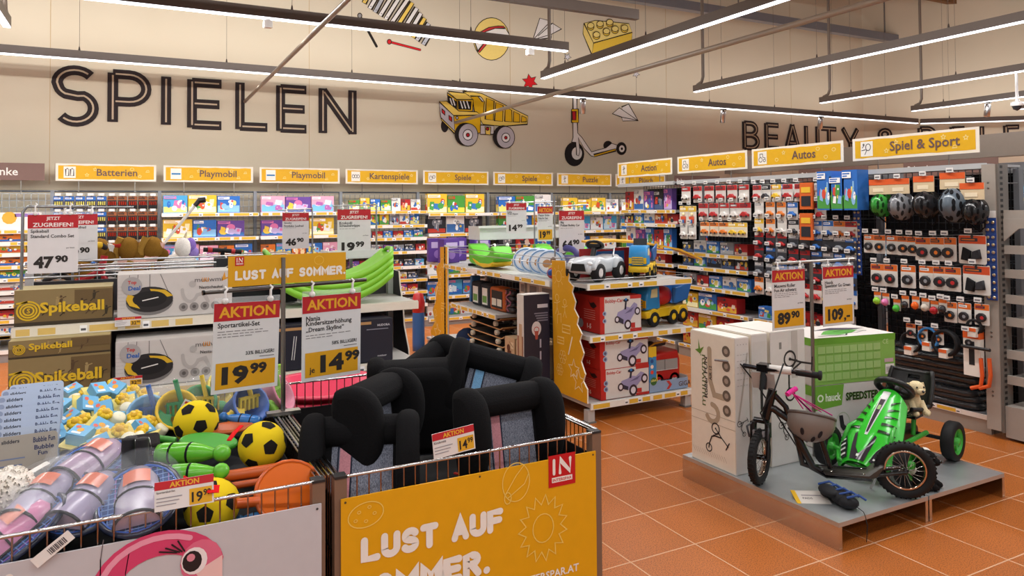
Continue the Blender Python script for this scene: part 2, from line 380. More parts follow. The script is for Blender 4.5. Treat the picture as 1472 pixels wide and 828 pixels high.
def wall_letter(ch, T, hgt, wid, label, group):
    gw, st = glyph(ch); kx, ky = wid/gw, hgt; W = .118 if hgt > .545 else .1
    r = MB('matte', T); par = thing('wall_letter', label, 'wall letter', T.translation, 0, group)
    inl = MB('paint', T)
    for i, p in enumerate(st):
        q = [(x*kx, y*ky) for x, y in p]
        n = len(q)
        r.stroke(q, W, '#342d2e', z=.02+.0008*i, caps=False)
        r.stroke(q, W, '#342d2e', z=0.002, caps=False)
        # thickness of the raised letter: rim strips
        for sg in (1, -1):
            for j in range(n-1):
                d = (Vector(q[j+1])-Vector(q[j]))
                if d.length < 1e-6: continue
                d.normalize(); nn = Vector((-d.y, d.x))*W/2*sg
                a, b = Vector(q[j])+nn, Vector(q[j+1])+nn
                r.add([(a.x, a.y, .002), (b.x, b.y, .002), (b.x, b.y, .02), (a.x, a.y, .02)], [(0, 1, 2, 3)], '#342d2e')
        v = [Vector(x) for x in q]; d0 = (v[1]-v[0]).normalized(); d1 = (v[-2]-v[-1]).normalized()
        v[0] = v[0]+d0*.03; v[-1] = v[-1]+d1*.03
        inl.stroke(v, .021, '#b8a284', z=.024+.0008*i, caps=False)
    part('letter_face', r, par, world=True); part('inline', inl, par, 'beige inline stripe', world=True)
for ch, x0, x1, yt, yb, tx in (('S', 78, 135, 99, 174, 'first'), ('P', 156, 213, 104.5, 175, 'second'), ('I', 231, 246, 110, 179, 'third'), ('E', 270, 318, 114, 183, 'fourth'),
                           ('L', 339, 384, 118.5, 185.5, 'fifth'), ('E', 398, 440, 123, 188, 'sixth'), ('N', 459, 511, 127, 191, 'last')):
    a, b, t = PY(x0, yb, YW), PY(x1, yb, YW), PY(x0, yt, YW)
    wall_letter(ch, FR((a.x, YW-.004, a.z)), t.z-a.z, b.x-a.x, 'dark inline capital %s, %s letter of the large word' % (ch, tx), 'letters of the large word on the left wall')
bz = PY(1067, 214, YW).z; th = PY(1067, 175, YW).z-bz
for i, (ch, x0, x1) in enumerate((('B', 1067, 1090), ('E', 1098.5, 1118), ('A', 1127, 1149), ('U', 1156, 1176), ('T', 1180, 1201), ('Y', 1209, 1233))):
    a, b = PY(x0, 190, YW), PY(x1, 190, YW)
    wall_letter(ch, FR((a.x, YW-.004, bz)), th, b.x-a.x, 'dark inline capital %s of the second word, high on the wall' % ch, 'letters of the word near the right corner')
for i, (ch, x0) in enumerate((('&', 1258), ('P', 1320), ('F', 1366), ('L', 1408), ('E', 1443), ('G', 1478), ('E', 1530))):
    p = PD(x0, 190, q0, D2)
    wall_letter(ch, FR((p.x-.643*.004, p.y-.766*.004, bz), (D2.x, D2.y, 0)), th, glyph(ch)[0]*th*1.05, 'dark inline %s, %s sign on the angled wall' % (ch, ORD[i]), 'letters on the angled wall')
# ------------------------------------------------------------------ cartoon decals painted on the wall
WT = FR((0, YW, 0))
def wp(pts, ox, oy, s):
    r = []
    for x, y in pts:
        p = PY(ox+x/s, oy+y/s, YW); r.append((p.x, p.z))
    return r
class Decal:
    def __init__(s, name, label, ox, oy, sc): s.m = MB('matte', WT); s.o = (ox, oy, sc); s.z = .002; s.name = name; s.label = label
    def p(s, pts, col, line=True, lw=.012):
        q = wp(pts, *s.o); s.z += .0006; s.m.poly(q, col, s.z)
        if line: s.z += .0006; s.m.stroke(q, lw, '#33291f', s.z, closed=True)
    def l(s, pts, w=.012, col='#33291f'):
        s.z += .0006; s.m.stroke(wp(pts, *s.o), w, col, s.z)
    def e(s, x, y, rx, ry, col, line=True): s.p(arc(x, y, rx, ry, 0, 345, 23), col, line)
    def done(s):
        m = s.m; single(s.name, m, s.label, 'wall decal', 'cartoon toys painted on the wall')
d = Decal('painted_dump_truck', 'large yellow dump truck cartoon painted on the beige wall', 600, 120, 4.089)
Yl, Yd, Gy = '#e9c962', '#e0b21c', '#b9b3ba'
d.e(160, 250, 20, 35, '#2a2628'); d.p([(300, 70), (265, 48), (330, 50), (380, 60), (650, 192), (646, 240), (500, 252), (385, 240), (350, 180)], Yl)
for q in ([(405, 86), (450, 104), (445, 217), (398, 210)], [(460, 112), (503, 130), (500, 224), (452, 219)], [(515, 138), (553, 158), (555, 226), (512, 223)], [(565, 164), (600, 182), (600, 228), (562, 226)], [(612, 190), (638, 202), (640, 226), (608, 227)],
          [(310, 75), (365, 75), (392, 107), (385, 185), (335, 188), (325, 100)]): d.p(q, Yd)
d.p([(352, 75), (372, 80), (390, 105), (380, 108)], '#e8e4e0')
d.p([(178, 46), (280, 58), (325, 96), (230, 96)], Yl); d.p([(174, 55), (230, 97), (236, 165), (180, 118)], Yd); d.p([(176, 70), (226, 108), (230, 152), (182, 114)], '#22201f')
d.p([(228, 96), (326, 96), (321, 165), (235, 165)], Yd); d.p([(236, 106), (314, 108), (311, 153), (239, 151)], '#22201f')
for x in (190, 205, 250, 268, 288): d.l([(x, 106 if x > 230 else 90), (x+12, 145 if x > 230 else 128)], .02, '#e8e8e8')
d.p([(125, 106), (168, 104), (240, 163), (345, 168), (366, 186), (210, 190)], Yl); d.p([(210, 190), (366, 188), (370, 290), (300, 300), (216, 292)], Yd)
d.p([(125, 110), (210, 190), (216, 292), (134, 200)], Gy); d.p([(140, 150), (158, 165), (158, 187), (141, 172)], '#c4232a'); d.p([(181, 188), (198, 201), (199, 226), (182, 213)], '#c4232a')
d.p([(134, 203), (215, 282), (214, 296), (138, 218)], Yl); d.p([(366, 245), (445, 250), (445, 300), (366, 300)], '#cfcacb'); d.p([(392, 255), (426, 258), (424, 304), (396, 300)], Yl); d.e(407, 268, 9, 9, '#b3202a')
d.e(278, 300, 62, 66, '#231f20'); d.e(293, 303, 57, 66, Gy); d.e(291, 303, 28, 31, '#e6e2e2'); d.e(291, 304, 10, 11, '#b3202a')
d.e(497, 315, 58, 66, '#231f20'); d.e(512, 318, 53, 64, Gy); d.e(513, 320, 24, 27, '#e6e2e2'); d.e(513, 320, 8, 9, '#b3202a'); d.e(227, 204, 7, 8, Gy)
d.o = (560, 0, 4.357); d.p([(384, 508), (430, 514), (495, 542), (470, 575), (400, 528)], Yl); d.done()
d = Decal('painted_scooter', 'white kick scooter cartoon with yellow trim painted on the wall', 600, 120, 4.089); Wh = '#e4e0dc'
d.e(1120, 365, 26, 26, '#231f20'); d.p([(914, 70), (937, 70), (937, 152), (914, 152)], Wh)
d.e(922, 415, 56, 70, '#231f20'); d.e(936, 411, 32, 39, Wh)
d.p([(913, 228), (939, 228), (941, 292), (966, 318), (1022, 402), (1108, 378), (1140, 352), (1178, 364), (1165, 388), (1040, 431), (1020, 426), (978, 382), (945, 318), (954, 400), (946, 426), (934, 420), (930, 345), (905, 345), (914, 318)], Wh)
d.p([(1034, 418), (1162, 384), (1166, 396), (1040, 431)], Yd); d.p([(904, 152), (944, 150), (946, 230), (905, 230)], Yd); d.p([(908, 164), (930, 164), (930, 215), (908, 215)], '#b3202a')
d.e(1197, 383, 29, 36, '#231f20'); d.e(1199, 384, 18, 22, Wh); d.e(1199, 384, 5, 6, '#231f20'); d.done()
d = Decal('painted_paper_plane', 'white paper plane painted on the wall beside the scooter cartoon', 600, 120, 4.089)
d.p([(1145, 178), (1187, 143), (1206, 156), (1200, 138), (1241, 121), (1297, 219), (1206, 221), (1200, 198)], Wh); d.l([(1187, 143), (1297, 219)]); d.l([(1200, 198), (1290, 216)]); d.done()
d = Decal('painted_paper_plane', 'white paper plane painted high on the wall beside the striped ball cartoon', 560, 0, 4.357)
d.p([(897, 250), (940, 114), (1000, 130), (986, 156), (1020, 146), (1076, 182), (1015, 214), (1012, 238)], Wh); d.l([(986, 156), (897, 250)]); d.l([(1015, 214), (897, 250)]); d.l([(1020, 146), (930, 225)]); d.done()
d = Decal('painted_ball', 'round yellow, red and white ball cartoon painted on the wall', 560, 0, 4.357)
d.e(638, 244, 113, 133, '#e9cf78'); d.p([(530, 255), (585, 195), (660, 165), (722, 172), (748, 215), (752, 245), (640, 235), (570, 320), (553, 325)], '#e6e2dc')
d.p([(532, 240), (560, 205), (620, 172), (680, 163), (715, 165), (722, 178), (660, 178), (600, 200), (545, 250)], '#c23a3a'); d.p([(640, 233), (690, 222), (750, 238), (750, 252), (700, 240), (620, 262), (580, 310), (562, 330), (552, 322), (590, 270)], '#c23a3a'); d.done()
d = Decal('painted_toy_brick', 'yellow studded toy brick cartoon painted high on the wall', 780, 0, 4.357)
d.p([(258, 146), (330, 128), (540, 148), (561, 204), (318, 270)], '#ecd680'); d.p([(258, 146), (318, 270), (307, 343), (252, 212)], '#e9cf78'); d.p([(318, 270), (561, 204), (556, 276), (307, 343)], '#e3bf45')
for x, y in ((300, 170), (358, 160), (418, 150), (335, 228), (397, 206), (450, 192), (509, 186)): d.e(x, y, 21, 20, '#e3bf45'); d.e(x, y-10, 21, 18, '#ecd680')
d.done()
def star(cx, cy, r, n, k, rot=90): return [(cx+(r if i % 2 == 0 else r*k)*math.cos(math.radians(rot+180*i/n)), cy+(r if i % 2 == 0 else r*k)*math.sin(math.radians(rot+180*i/n))) for i in range(2*n)]
for lab, ox, oy, x, y, r, n, k, c in (('red six-pointed star painted on the wall above the dump truck cartoon', 560, 0, 878, 513, 50, 6, .52, '#cc1f26'), ('small silver star painted below the paper plane high on the wall', 780, 0, 155, 357, 24, 5, .45, '#d5d2d6'), ('small silver star painted below the yellow toy brick cartoon', 780, 0, 585, 465, 23, 5, .45, '#d5d2d6')):
    d = Decal('painted_star', lab, ox, oy, 4.357); d.p(star(x, y, r, n, k, 80), c, True, .008); d.done()
d = Decal('painted_xylophone', 'grey and yellow xylophone cartoon painted high on the wall', 560, 0, 4.357)
def bar(x0, y0, x1, y1, w, col):
    v = Vector((x1-x0, y1-y0)).normalized(); nn = Vector((-v.y, v.x))*w
    d.p([(x0+nn.x, y0+nn.y), (x1+nn.x, y1+nn.y), (x1-nn.x, y1-nn.y), (x0-nn.x, y0-nn.y)], col); d.e(x0+v.x*16, y0+v.y*16, 4, 4, '#8a8688', False)
for x0, y0, x1, y1, c in ((-160, 20, -130, -40, Yl), (-125, 55, -60, -60, Wh), (-92, 78, -20, -60, '#b7b9c0'), (-60, 100, 35, -60, Wh), (-25, 122, 75, -40, Wh), (10, 148, 112, -5, Wh), (48, 166, 140, 18, Yl), (88, 185, 168, 52, Wh), (125, 205, 193, 84, Wh), (145, 238, 217, 115, Yl), (168, 255, 242, 148, '#c5c6cc'), (208, 282, 270, 178, '#b7b9c0')):
    bar(x0, y0, x1, y1, 14, c)
d.done()
for lab, a, b, c1, c2 in (('grey headed black mallet painted on the wall under the xylophone', (-187, 98), (-82, 290), '#8d8b8c', '#26211f'), ('red mallet painted on the wall under the xylophone', (-2, 262), (190, 312), '#c4232a', '#c4232a')):
    d = Decal('painted_mallet', lab, 560, 0, 4.357); d.l([a, b], .04); d.l([a, b], .026, c2); d.e(a[0], a[1], 13, 15, c1); d.done()
# ------------------------------------------------------------------ light rails
ZR = 3.3
def rail(p, q, label, lit=True, wires=4, drop=None, k=1.0, ks=1.0, sp=140, up=0):
    p, q = Vector(p), Vector(q); d = q-p; L = d.length; d.normalize(); ang = math.degrees(math.atan2(d.y, d.x)); c = (p+q)/2
    t = thing('light_rail' if lit else 'cable_rail', label, 'ceiling light' if lit else 'cable rail', c, ang, 'suspended light rails')
    part('rail_body', MB('paint').box(-L/2, L/2, -.03, .03, .012, .1, '#5c4f47'), t)
    if lit:
        part('led_strip', MB('led').box(-L/2+.01, L/2-.01, -.027, .027, 0, .0115, '#ffffff'), t, 'glowing white strip')
        for nm, y, z, e, rx, cone in (('rail_light', 0, -.02, RAIL_W*k, 0, sp), ('side_glow', .05, .03, SIDE_W*ks, math.pi/2+up, 105), ('side_glow', -.05, .03, SIDE_W*ks, -math.pi/2-up, 105)):
            if e*L < .01: continue
            la = bpy.data.lights.new(nm, 'AREA'); la.shape = 'RECTANGLE'; la.size = L; la.size_y = .05; la.energy = e*L; la.color = LAMP_COL; la.spread = math.radians(cone)
            o = bpy.data.objects.new(nm, la); COL.objects.link(o); o.parent = t; o.location = (0, y, z); o.rotation_euler = (rx, 0, 0)
    m = MB('paint')
    for i in range(wires):
        x = -L/2+L*(i+.35)/wires; m.tube([(x, 0, .1), (x, 0, ZC-ZR)], .0022, '#6b5f55', 5); m.lathe([(.012, .1), (.006, .14), (.001, .15)], '#4a403a', 8, TR(x, 0, 0))
    part('hanging_wires', m, t)
    if drop is not None:
        x = -L/2+.18 if drop < 0 else L/2-.18
        part('drop_pipe', MB('paint').tube([(x-.12, 0, .1), (x-.03, 0, .13), (x, 0, .2), (x, 0, ZC-ZR)], .022, '#6e6156', 8), t)
    return t
rail((-4.5, 6.47, ZR), (4.04, 6.47, ZR), 'dark light rail ending above the dump truck, second from the back wall', wires=5, ks=1.15)
rail((-7, 9.09, ZR), (13.85, 9.09, ZR), 'longest light rail, just in front of the back wall', wires=14, k=1.0, ks=.5, sp=96, up=.65)
a = Vector((13.95, 9.09, ZR)); rail(a, a+D2*9, 'light rail following the angled wall at the far right', wires=6, ks=.3, sp=96, up=.65)
a = Vector((13.0, 7.4, ZR)); rail(a+D2*.6, a+D2*8, 'shorter light rail in front of the rail at the angled wall', wires=5, drop=-1, ks=.3, up=.4)
rail((-3, 5.2, ZR+.02), (3.98, 5.2, ZR+.02), 'unlit brown rail crossing the top of the photo above the paper plane', lit=False, wires=4)
for X, nm, y1 in ((4.6, 'leftmost of four rails running towards the viewer', .2), (7.1, 'second from left of four rails running towards the viewer', .2), (9.7, 'third from left of four rails running towards the viewer', 0), (12.0, 'rightmost of four rails running towards the viewer', 0)):
    rail((X, 7.97, ZR), (X, y1, ZR), nm, wires=5, drop=-1)
rail((-1.0, 7.78, ZR), (-1.0, 6.55, ZR), 'light rail whose end shows in the top left corner of the photo', wires=3, drop=-1, k=.6, ks=0)
for Y in (3.2, .6, -1.8): rail((-5, Y, ZR+.16), (3.4, Y, ZR+.16), 'added light rail out of view over the bargain bins at %.1f metres' % Y, wires=4, k=.68, ks=.6)  # rails out of view, added to light the bins and the foreground
# ------------------------------------------------------------------ spots, sensors, camera
def spot(p, tilt, yaw, label):
    t = thing('track_spotlight', label, 'spotlight', p, yaw, 'track spotlights on the rails')
    T = RX(tilt)
    part('lamp_can', MB('metal').lathe([(.02, -.005), (.042, -.01), (.045, -.03), (.045, -.2), (.038, -.2), (.036, -.18), (.001, -.18)], '#c9c9cb', 14, T), t)
    part('bracket', MB('paint').tube([(0, 0, .02), (0, 0, -.03)], .014, '#5a5552', 8).box(-.05, .05, -.018, .018, .01, .03, '#3d3936'), t)
for i, (x, y) in enumerate(((838, 147), (1040, 160), (1180, 171))):
    p = PY(x, y, 9.05); spot((p.x, 9.05, ZR-.035), 12, -20, 'silver spotlight, %s from left on the back wall rail' % ORD[i])
for i, s in enumerate((2.5, 3.2, 5.0, 6.0)):
    p = Vector((13.0, 7.4, ZR-.035))+D2*s; spot(p, -14, 40, 'small spotlight, %s from left on the shorter angled rail' % ORD[i])
for i, Y in enumerate((6.7, 6.0)): spot((12.0, Y, ZR-.035), 10, 80, '%s spotlight from the end of the rightmost long rail' % ORD[i])
for x, y, t_ in ((385, 32, 'left'), (762, 74, 'right')):
    p = PY(x, y, 6.47); single('motion_sensor', MB('plastic').box(-.035, .035, -.03, .03, -.075, -.012, '#f2f2f0', TR(p.x, 6.47, ZR)).box(-.02, .02, -.02, .02, -.012, .02, '#d8d8d6', TR(p.x, 6.47, ZR)), 'white box sensor under the second light rail, the %s one' % t_, 'sensor', 'white sensors under the rail', bevel=.004)
t = thing('dome_camera', 'white dome security camera hanging near the top right corner', 'security camera', PZ(1462, 152, 3.12))
part('dome', MB('gloss').lathe([(.001, -.075), (.05, -.05), (.066, 0)], '#2a2d33', 16), t); part('housing', MB('plastic').lathe([(.07, -.005), (.085, .01), (.085, .05), (.03, .07), (.02, .1), (.02, .5)], '#e9e9ea', 16), t)
# ------------------------------------------------------------------ thin sprinkler pipes under the ceiling
a = PY(352, 146, 10.38)
single('sprinkler_pipe', MB('paint').tube([a, (a.x, 2.0, a.z)], .021, '#8f8375', 10), 'thin slanting sprinkler pipe passing in front of the large word', 'pipe', 'sprinkler pipes')
a = PY(655, 176, 10.37); b = PZ(1263, 0, a.z-.02)
single('sprinkler_pipe', MB('paint').tube([a, (a.x+.0, 10.0, a.z), b, b+(b-a)*.25], .024, '#9a8d7d', 10), 'long sprinkler pipe crossing from the dump truck cartoon to the upper right', 'pipe', 'sprinkler pipes')
# ------------------------------------------------------------------ packaging library
PAL = dict(blue=['#2f6fc4', '#8fc3ee', '#f2e27a', '#d94f3d', '#ffffff', '#4fa04a'], pink=['#e9a9c4', '#f6dbe6', '#7cc0e8', '#f2e27a', '#ffffff', '#b667b0'],
           red=['#b8282b', '#f0d9c8', '#e8b43a', '#ffffff', '#3a3b44', '#e4644f'], yellow=['#e8c034', '#fff2c0', '#d8542f', '#3f7cc0', '#ffffff', '#4fa04a'],
           white=['#e9e6e2', '#c8402f', '#3f6fb0', '#e6c24a', '#8a8d92', '#ffffff'], black=['#2b2c33', '#7d828c', '#c8402f', '#e6c24a', '#dcdcdc', '#4a5f8a'],
           green=['#4c9a3f', '#d9edc2', '#f2d84a', '#ffffff', '#c8402f', '#2f6fc4'], purple=['#6a4a9c', '#c9b6e2', '#f0c84a', '#ffffff', '#e07ab0', '#3f6fb0'],
           orange=['#e07b28', '#f8dcae', '#2f6fc4', '#ffffff', '#3a3b44', '#c8402f'], grey=['#8d9096', '#d4d6da', '#3f6fb0', '#c8402f', '#ffffff', '#2b2c33'], cyan=['#4aa5d8', '#d4ecf8', '#f2e27a', '#ffffff', '#e07ab0', '#2f6fc4'], brown=['#7a5636', '#d8bd92', '#c8402f', '#ffffff', '#2b2c33', '#e6c24a'])
def art(m, w, h, pal, r, T, n=6, z0=.0008):
    """an illustrated print: ground, figures, title band"""
    z = z0
    hz = r.uniform(.25, .5)*h
    m.quad(-w/2*.96, h*.04, w/2*.96, hz, pal[r.choice((1, 2, 5))], z, T)
    for i in range(n):
        z += .0004; rx = r.uniform(.06, .17)*min(w, h*1.6); ry = r.uniform(.1, .24)*h
        x = r.uniform(-w/2*.9+rx, w/2*.9-rx) if w*.9 > 2*rx else 0; y = r.uniform(h*.08+ry, h*.8-ry) if h*.7 > 2*ry else h*.4
        c = pal[r.randrange(1, 6)]
        if r.random() < .5: m.disc((x, y), rx, c, z, 9, T, ry=ry/rx, rot=0)
        else: m.poly([(x-rx, y-ry*r.uniform(.5, 1)), (x+rx*r.uniform(.5, 1), y-ry), (x+rx, y+ry*r.uniform(.4, 1)), (x-rx*r.uniform(.2, .9), y+ry)], c, z, T)
        if r.random() < .6: z += .0004; m.disc((x+rx*.2, y+ry*.2), rx*.4, pal[r.choice((0, 4, 3))], z, 7, T)
    z += .0004
    bw = r.uniform(.35, .8)*w; bx = -w/2*.94; m.quad(bx, h*.8, bx+bw, h*.95, pal[4], z, T)
    for k in range(2): m.quad(bx+bw*.06, h*(.83+.06*k), bx+bw*r.uniform(.5, .95), h*(.865+.06*k), pal[0] if pal[0] != pal[4] else '#333333', z+.0003, T)
LIB = {}
def box_kind(key, cols, w, h, d, n=2, lid=False, fin='card'):
    L = []
    for c in cols:
        for k in range(n):
            r = random.Random(hash_(key+c)+k); pal = PAL[c]; ww, hh = w*r.uniform(.85, 1.12), h*r.uniform(.86, 1.05)
            m = MB(fin); m.box(-ww/2, ww/2, -d/2, d/2, 0, hh, [pal[0], pal[0], pal[0], pal[0], pal[0], pal[0]])
            art(m, ww, hh, pal, r, FR((0, -d/2, 0)), 7)
            art(m, d, hh, pal, r, FR((-ww/2, 0, 0), (0, -1, 0)), 2)
            L.append((m.mesh(key), c, ww, hh, d))
    LIB[key] = L
def hash_(s): return sum(ord(c)*(i*7+3) for i, c in enumerate(s))
def blister_kind(key, cols, w, h, item='car', n=2, card='#e8e6e2', head=None, dk='#222226'):
    L = []
    for c in cols:
        for k in range(n):
            r = random.Random(hash_(key+c)+k*5); pal = PAL[c]; m = MB('card'); T = FR((0, 0, 0))
            m.prism(rrect(-w/2, -h, w/2, 0, w*.06, 2), -.004, 0, card if card else pal[0], T)
            m.quad(-w/2*.98, -h*.3, w/2*.98, -h*.02, head or pal[0], .0006, T); m.quad(-w*.42, -h*.22, w*.2, -h*.1, pal[4], .0012, T); m.quad(-w*.38, -h*.18, w*.1, -h*.14, pal[0], .0018, T)
            m.disc((0, -h*.05), w*.06, '#3a3a3a', .0016, 8, T)
            m.quad(-w/2*.94, -h*.97, w/2*.94, -h*.32, card or pal[1], .0007, T)
            cy = -h*.64
            if item == 'car':
                for j in range(1):
                    m.puff([(-w*.38, cy-h*.13), (w*.38, cy-h*.13), (w*.38, cy), (w*.2, cy+h*.04), (w*.1, cy+h*.13), (-w*.16, cy+h*.13), (-w*.3, cy+h*.02), (-w*.38, cy)], .001, .028, .006, pal[0] if card != pal[0] else pal[2], T, 'plastic', 2)
                    for x in (-w*.22, w*.22): m.disc((x, cy-h*.13), w*.09, '#26262a', .0285, 8, T)
            elif item == 'dark': m.puff(arc(0, cy, w*.36, h*.22, 0, 330, 9), .001, .03, .008, dk, T, 'plastic', 2); m.disc((w*.1, cy), w*.13, pal[0], .0306, 8, T)
            elif item == 'cells':
                for j in range(4): m.tube([(-w*.33+w*.22*j, -h*.86, .008), (-w*.33+w*.22*j, -h*.4, .008)], w*.085, pal[2], 7, T=T, fin='metal'); m.quad(-w*.41+w*.22*j, -h*.86, -w*.25+w*.22*j, -h*.68, '#1c1c20', .0172+w*.02, T)
            elif item == 'figure':
                m.ball((0, -h*.44, .012), (w*.16, w*.16, .012), pal[1], 8, T, 'plastic'); m.puff([(-w*.2, -h*.9), (w*.2, -h*.9), (w*.26, -h*.55), (-w*.26, -h*.55)], .001, .024, .005, pal[2], T, 'plastic', 2); m.quad(-w*.2, -h*.9, w*.2, -h*.72, pal[3], .0246, T)
            elif item == 'grip':
                m.puff([(-w*.36, -h*.86), (-w*.05, -h*.9), (w*.0, -h*.55), (-w*.28, -h*.42)], .001, .03, .01, '#202022', T, 'fabric', 2); m.puff([(w*.02, -h*.84), (w*.36, -h*.8), (w*.3, -h*.48), (w*.06, -h*.56)], .001, .03, .01, '#3a3a3e', T, 'fabric', 2)
            L.append((m.mesh(key), c, w, h, .034))
    LIB[key] = L
box_kind('playset_box', ['blue', 'pink', 'cyan', 'yellow', 'blue', 'purple'], .3, .23, .08)
box_kind('small_playset_box', ['blue', 'pink', 'orange', 'cyan'], .2, .2, .07)
box_kind('game_box', ['white', 'yellow', 'blue', 'black', 'red', 'green'], .3, .27, .09)
box_kind('card_game', ['white', 'red', 'yellow', 'green', 'grey', 'blue', 'black'], .13, .17, .05)
box_kind('flat_card_game', ['white', 'red', 'blue', 'grey', 'black', 'cyan', 'purple'], .15, .1, .1)
box_kind('puzzle_box', ['blue', 'cyan', 'white', 'yellow'], .27, .22, .06)
box_kind('action_box', ['blue', 'red', 'yellow', 'purple', 'black', 'white'], .17, .25, .07)
box_kind('car_box', ['red', 'blue', 'white', 'black', 'orange', 'grey'], .2, .13, .1)
box_kind('vehicle_box', ['yellow', 'red', 'orange', 'blue'], .26, .17, .12)
box_kind('paper_pack', ['red', 'orange', 'yellow', 'white', 'red', 'blue', 'green'], .3, .09, .2)
box_kind('tall_car_box', ['blue', 'blue'], .13, .33, .14, 2)
blister_kind('battery_pack', ['blue'], .1, .155, 'cells', 2, '#23315c')
blister_kind('copper_battery_pack', ['brown'], .1, .155, 'cells', 2, '#2a2420', '#9a5a34')
blister_kind('car_pack', ['blue', 'red', 'orange', 'white', 'black', 'yellow'], .115, .165, 'car', 2, '#e4e2de')
blister_kind('dark_car_pack', ['black', 'blue', 'red', 'grey'], .115, .15, 'car', 2, '#3a3c44')
blister_kind('red_toy_pack', ['red', 'white', 'red'], .16, .2, 'car', 2, '#d8d4d0', '#b8282b')
blister_kind('yellow_vehicle_pack', ['yellow', 'orange'], .17, .19, 'car', 2, '#f0ead8')
blister_kind('bike_part_pack', ['orange', 'red', 'grey'], .125, .19, 'dark', 2, '#ebe8e2', '#e0702a')
blister_kind('glove_pack', ['orange', 'red'], .2, .21, 'grip', 1, '#ecebe6', '#d8552c')
blister_kind('figure_pack', ['yellow', 'blue', 'red', 'white', 'purple'], .13, .21, 'figure', 2, '#e6e2d8')
def place(key, p, rz, label, cat, group, i=None, z_up=True, scale=1, rot=None):
    L = LIB[key]; me, c, w_, h_, d_ = L[(i if i is not None else RND.randrange(len(L))) % len(L)]
    o = bpy.data.objects.new(key, me); COL.objects.link(o); o.location = p; o.rotation_euler = rot or (0, 0, math.radians(rz)); o.scale = (scale,)*3
    tag(o, label.replace('@', c), cat, group); return o
COUNT = {}
def fill(key, start, u, L, rz, where, cat, noun, group, gap=.012, jit=0):
    """stand one kind of pack side by side along a shelf"""
    u = Vector(u).normalized(); s = 0; n = 0; lib = LIB[key]; last = -1
    while True:
        i = RND.randrange(len(lib))
        if i == last: i = (i+1) % len(lib)
        last = i; w_ = lib[i][2]
        if s+w_ > L: break
        p = Vector(start)+u*(s+w_/2); j = RND.uniform(-jit, jit)
        place(key, p, rz+j, '@ %s, %s from left, %s' % (noun, ORD[min(n, 25)], where), cat, group, i); s += w_+gap; n += 1
    return n
def strip(m, T, L, hgt=.042, col='#eceae4', yel='#e2b63c', seed=0, dens=.75):
    """price rail along a shelf edge with printed yellow stretches"""
    m.box(0, L, 0, hgt, -.004, .004, col, T, 'plastic'); r = random.Random(seed); x = .02
    while x < L-.05:
        w_ = r.uniform(.06, .2); w_ = min(w_, L-x-.01)
        if r.random() < dens: m.quad(x, hgt*.14, x+w_, hgt*.86, yel, .0048, T)
        x += w_+r.uniform(.02, .06)
        if r.random() < .5 and x < L-.06: m.quad(x-.045, hgt*.1, x-.01, hgt*.9, '#fbfbfa', .0052, T); m.quad(x-.04, hgt*.3, x-.016, hgt*.55, '#55555a', .0056, T)
def wiregrid(m, T, w, h, nx, ny, col='#8a8f96', r=.003):
    for i in range(nx+1): x = w*i/nx; m.box(x-r, x+r, 0, h, -r, r, col, T, 'metal')
    for j in range(ny+1): y = h*j/ny; m.box(0, w, y-r, y+r, r, 3*r, col, T, 'metal')
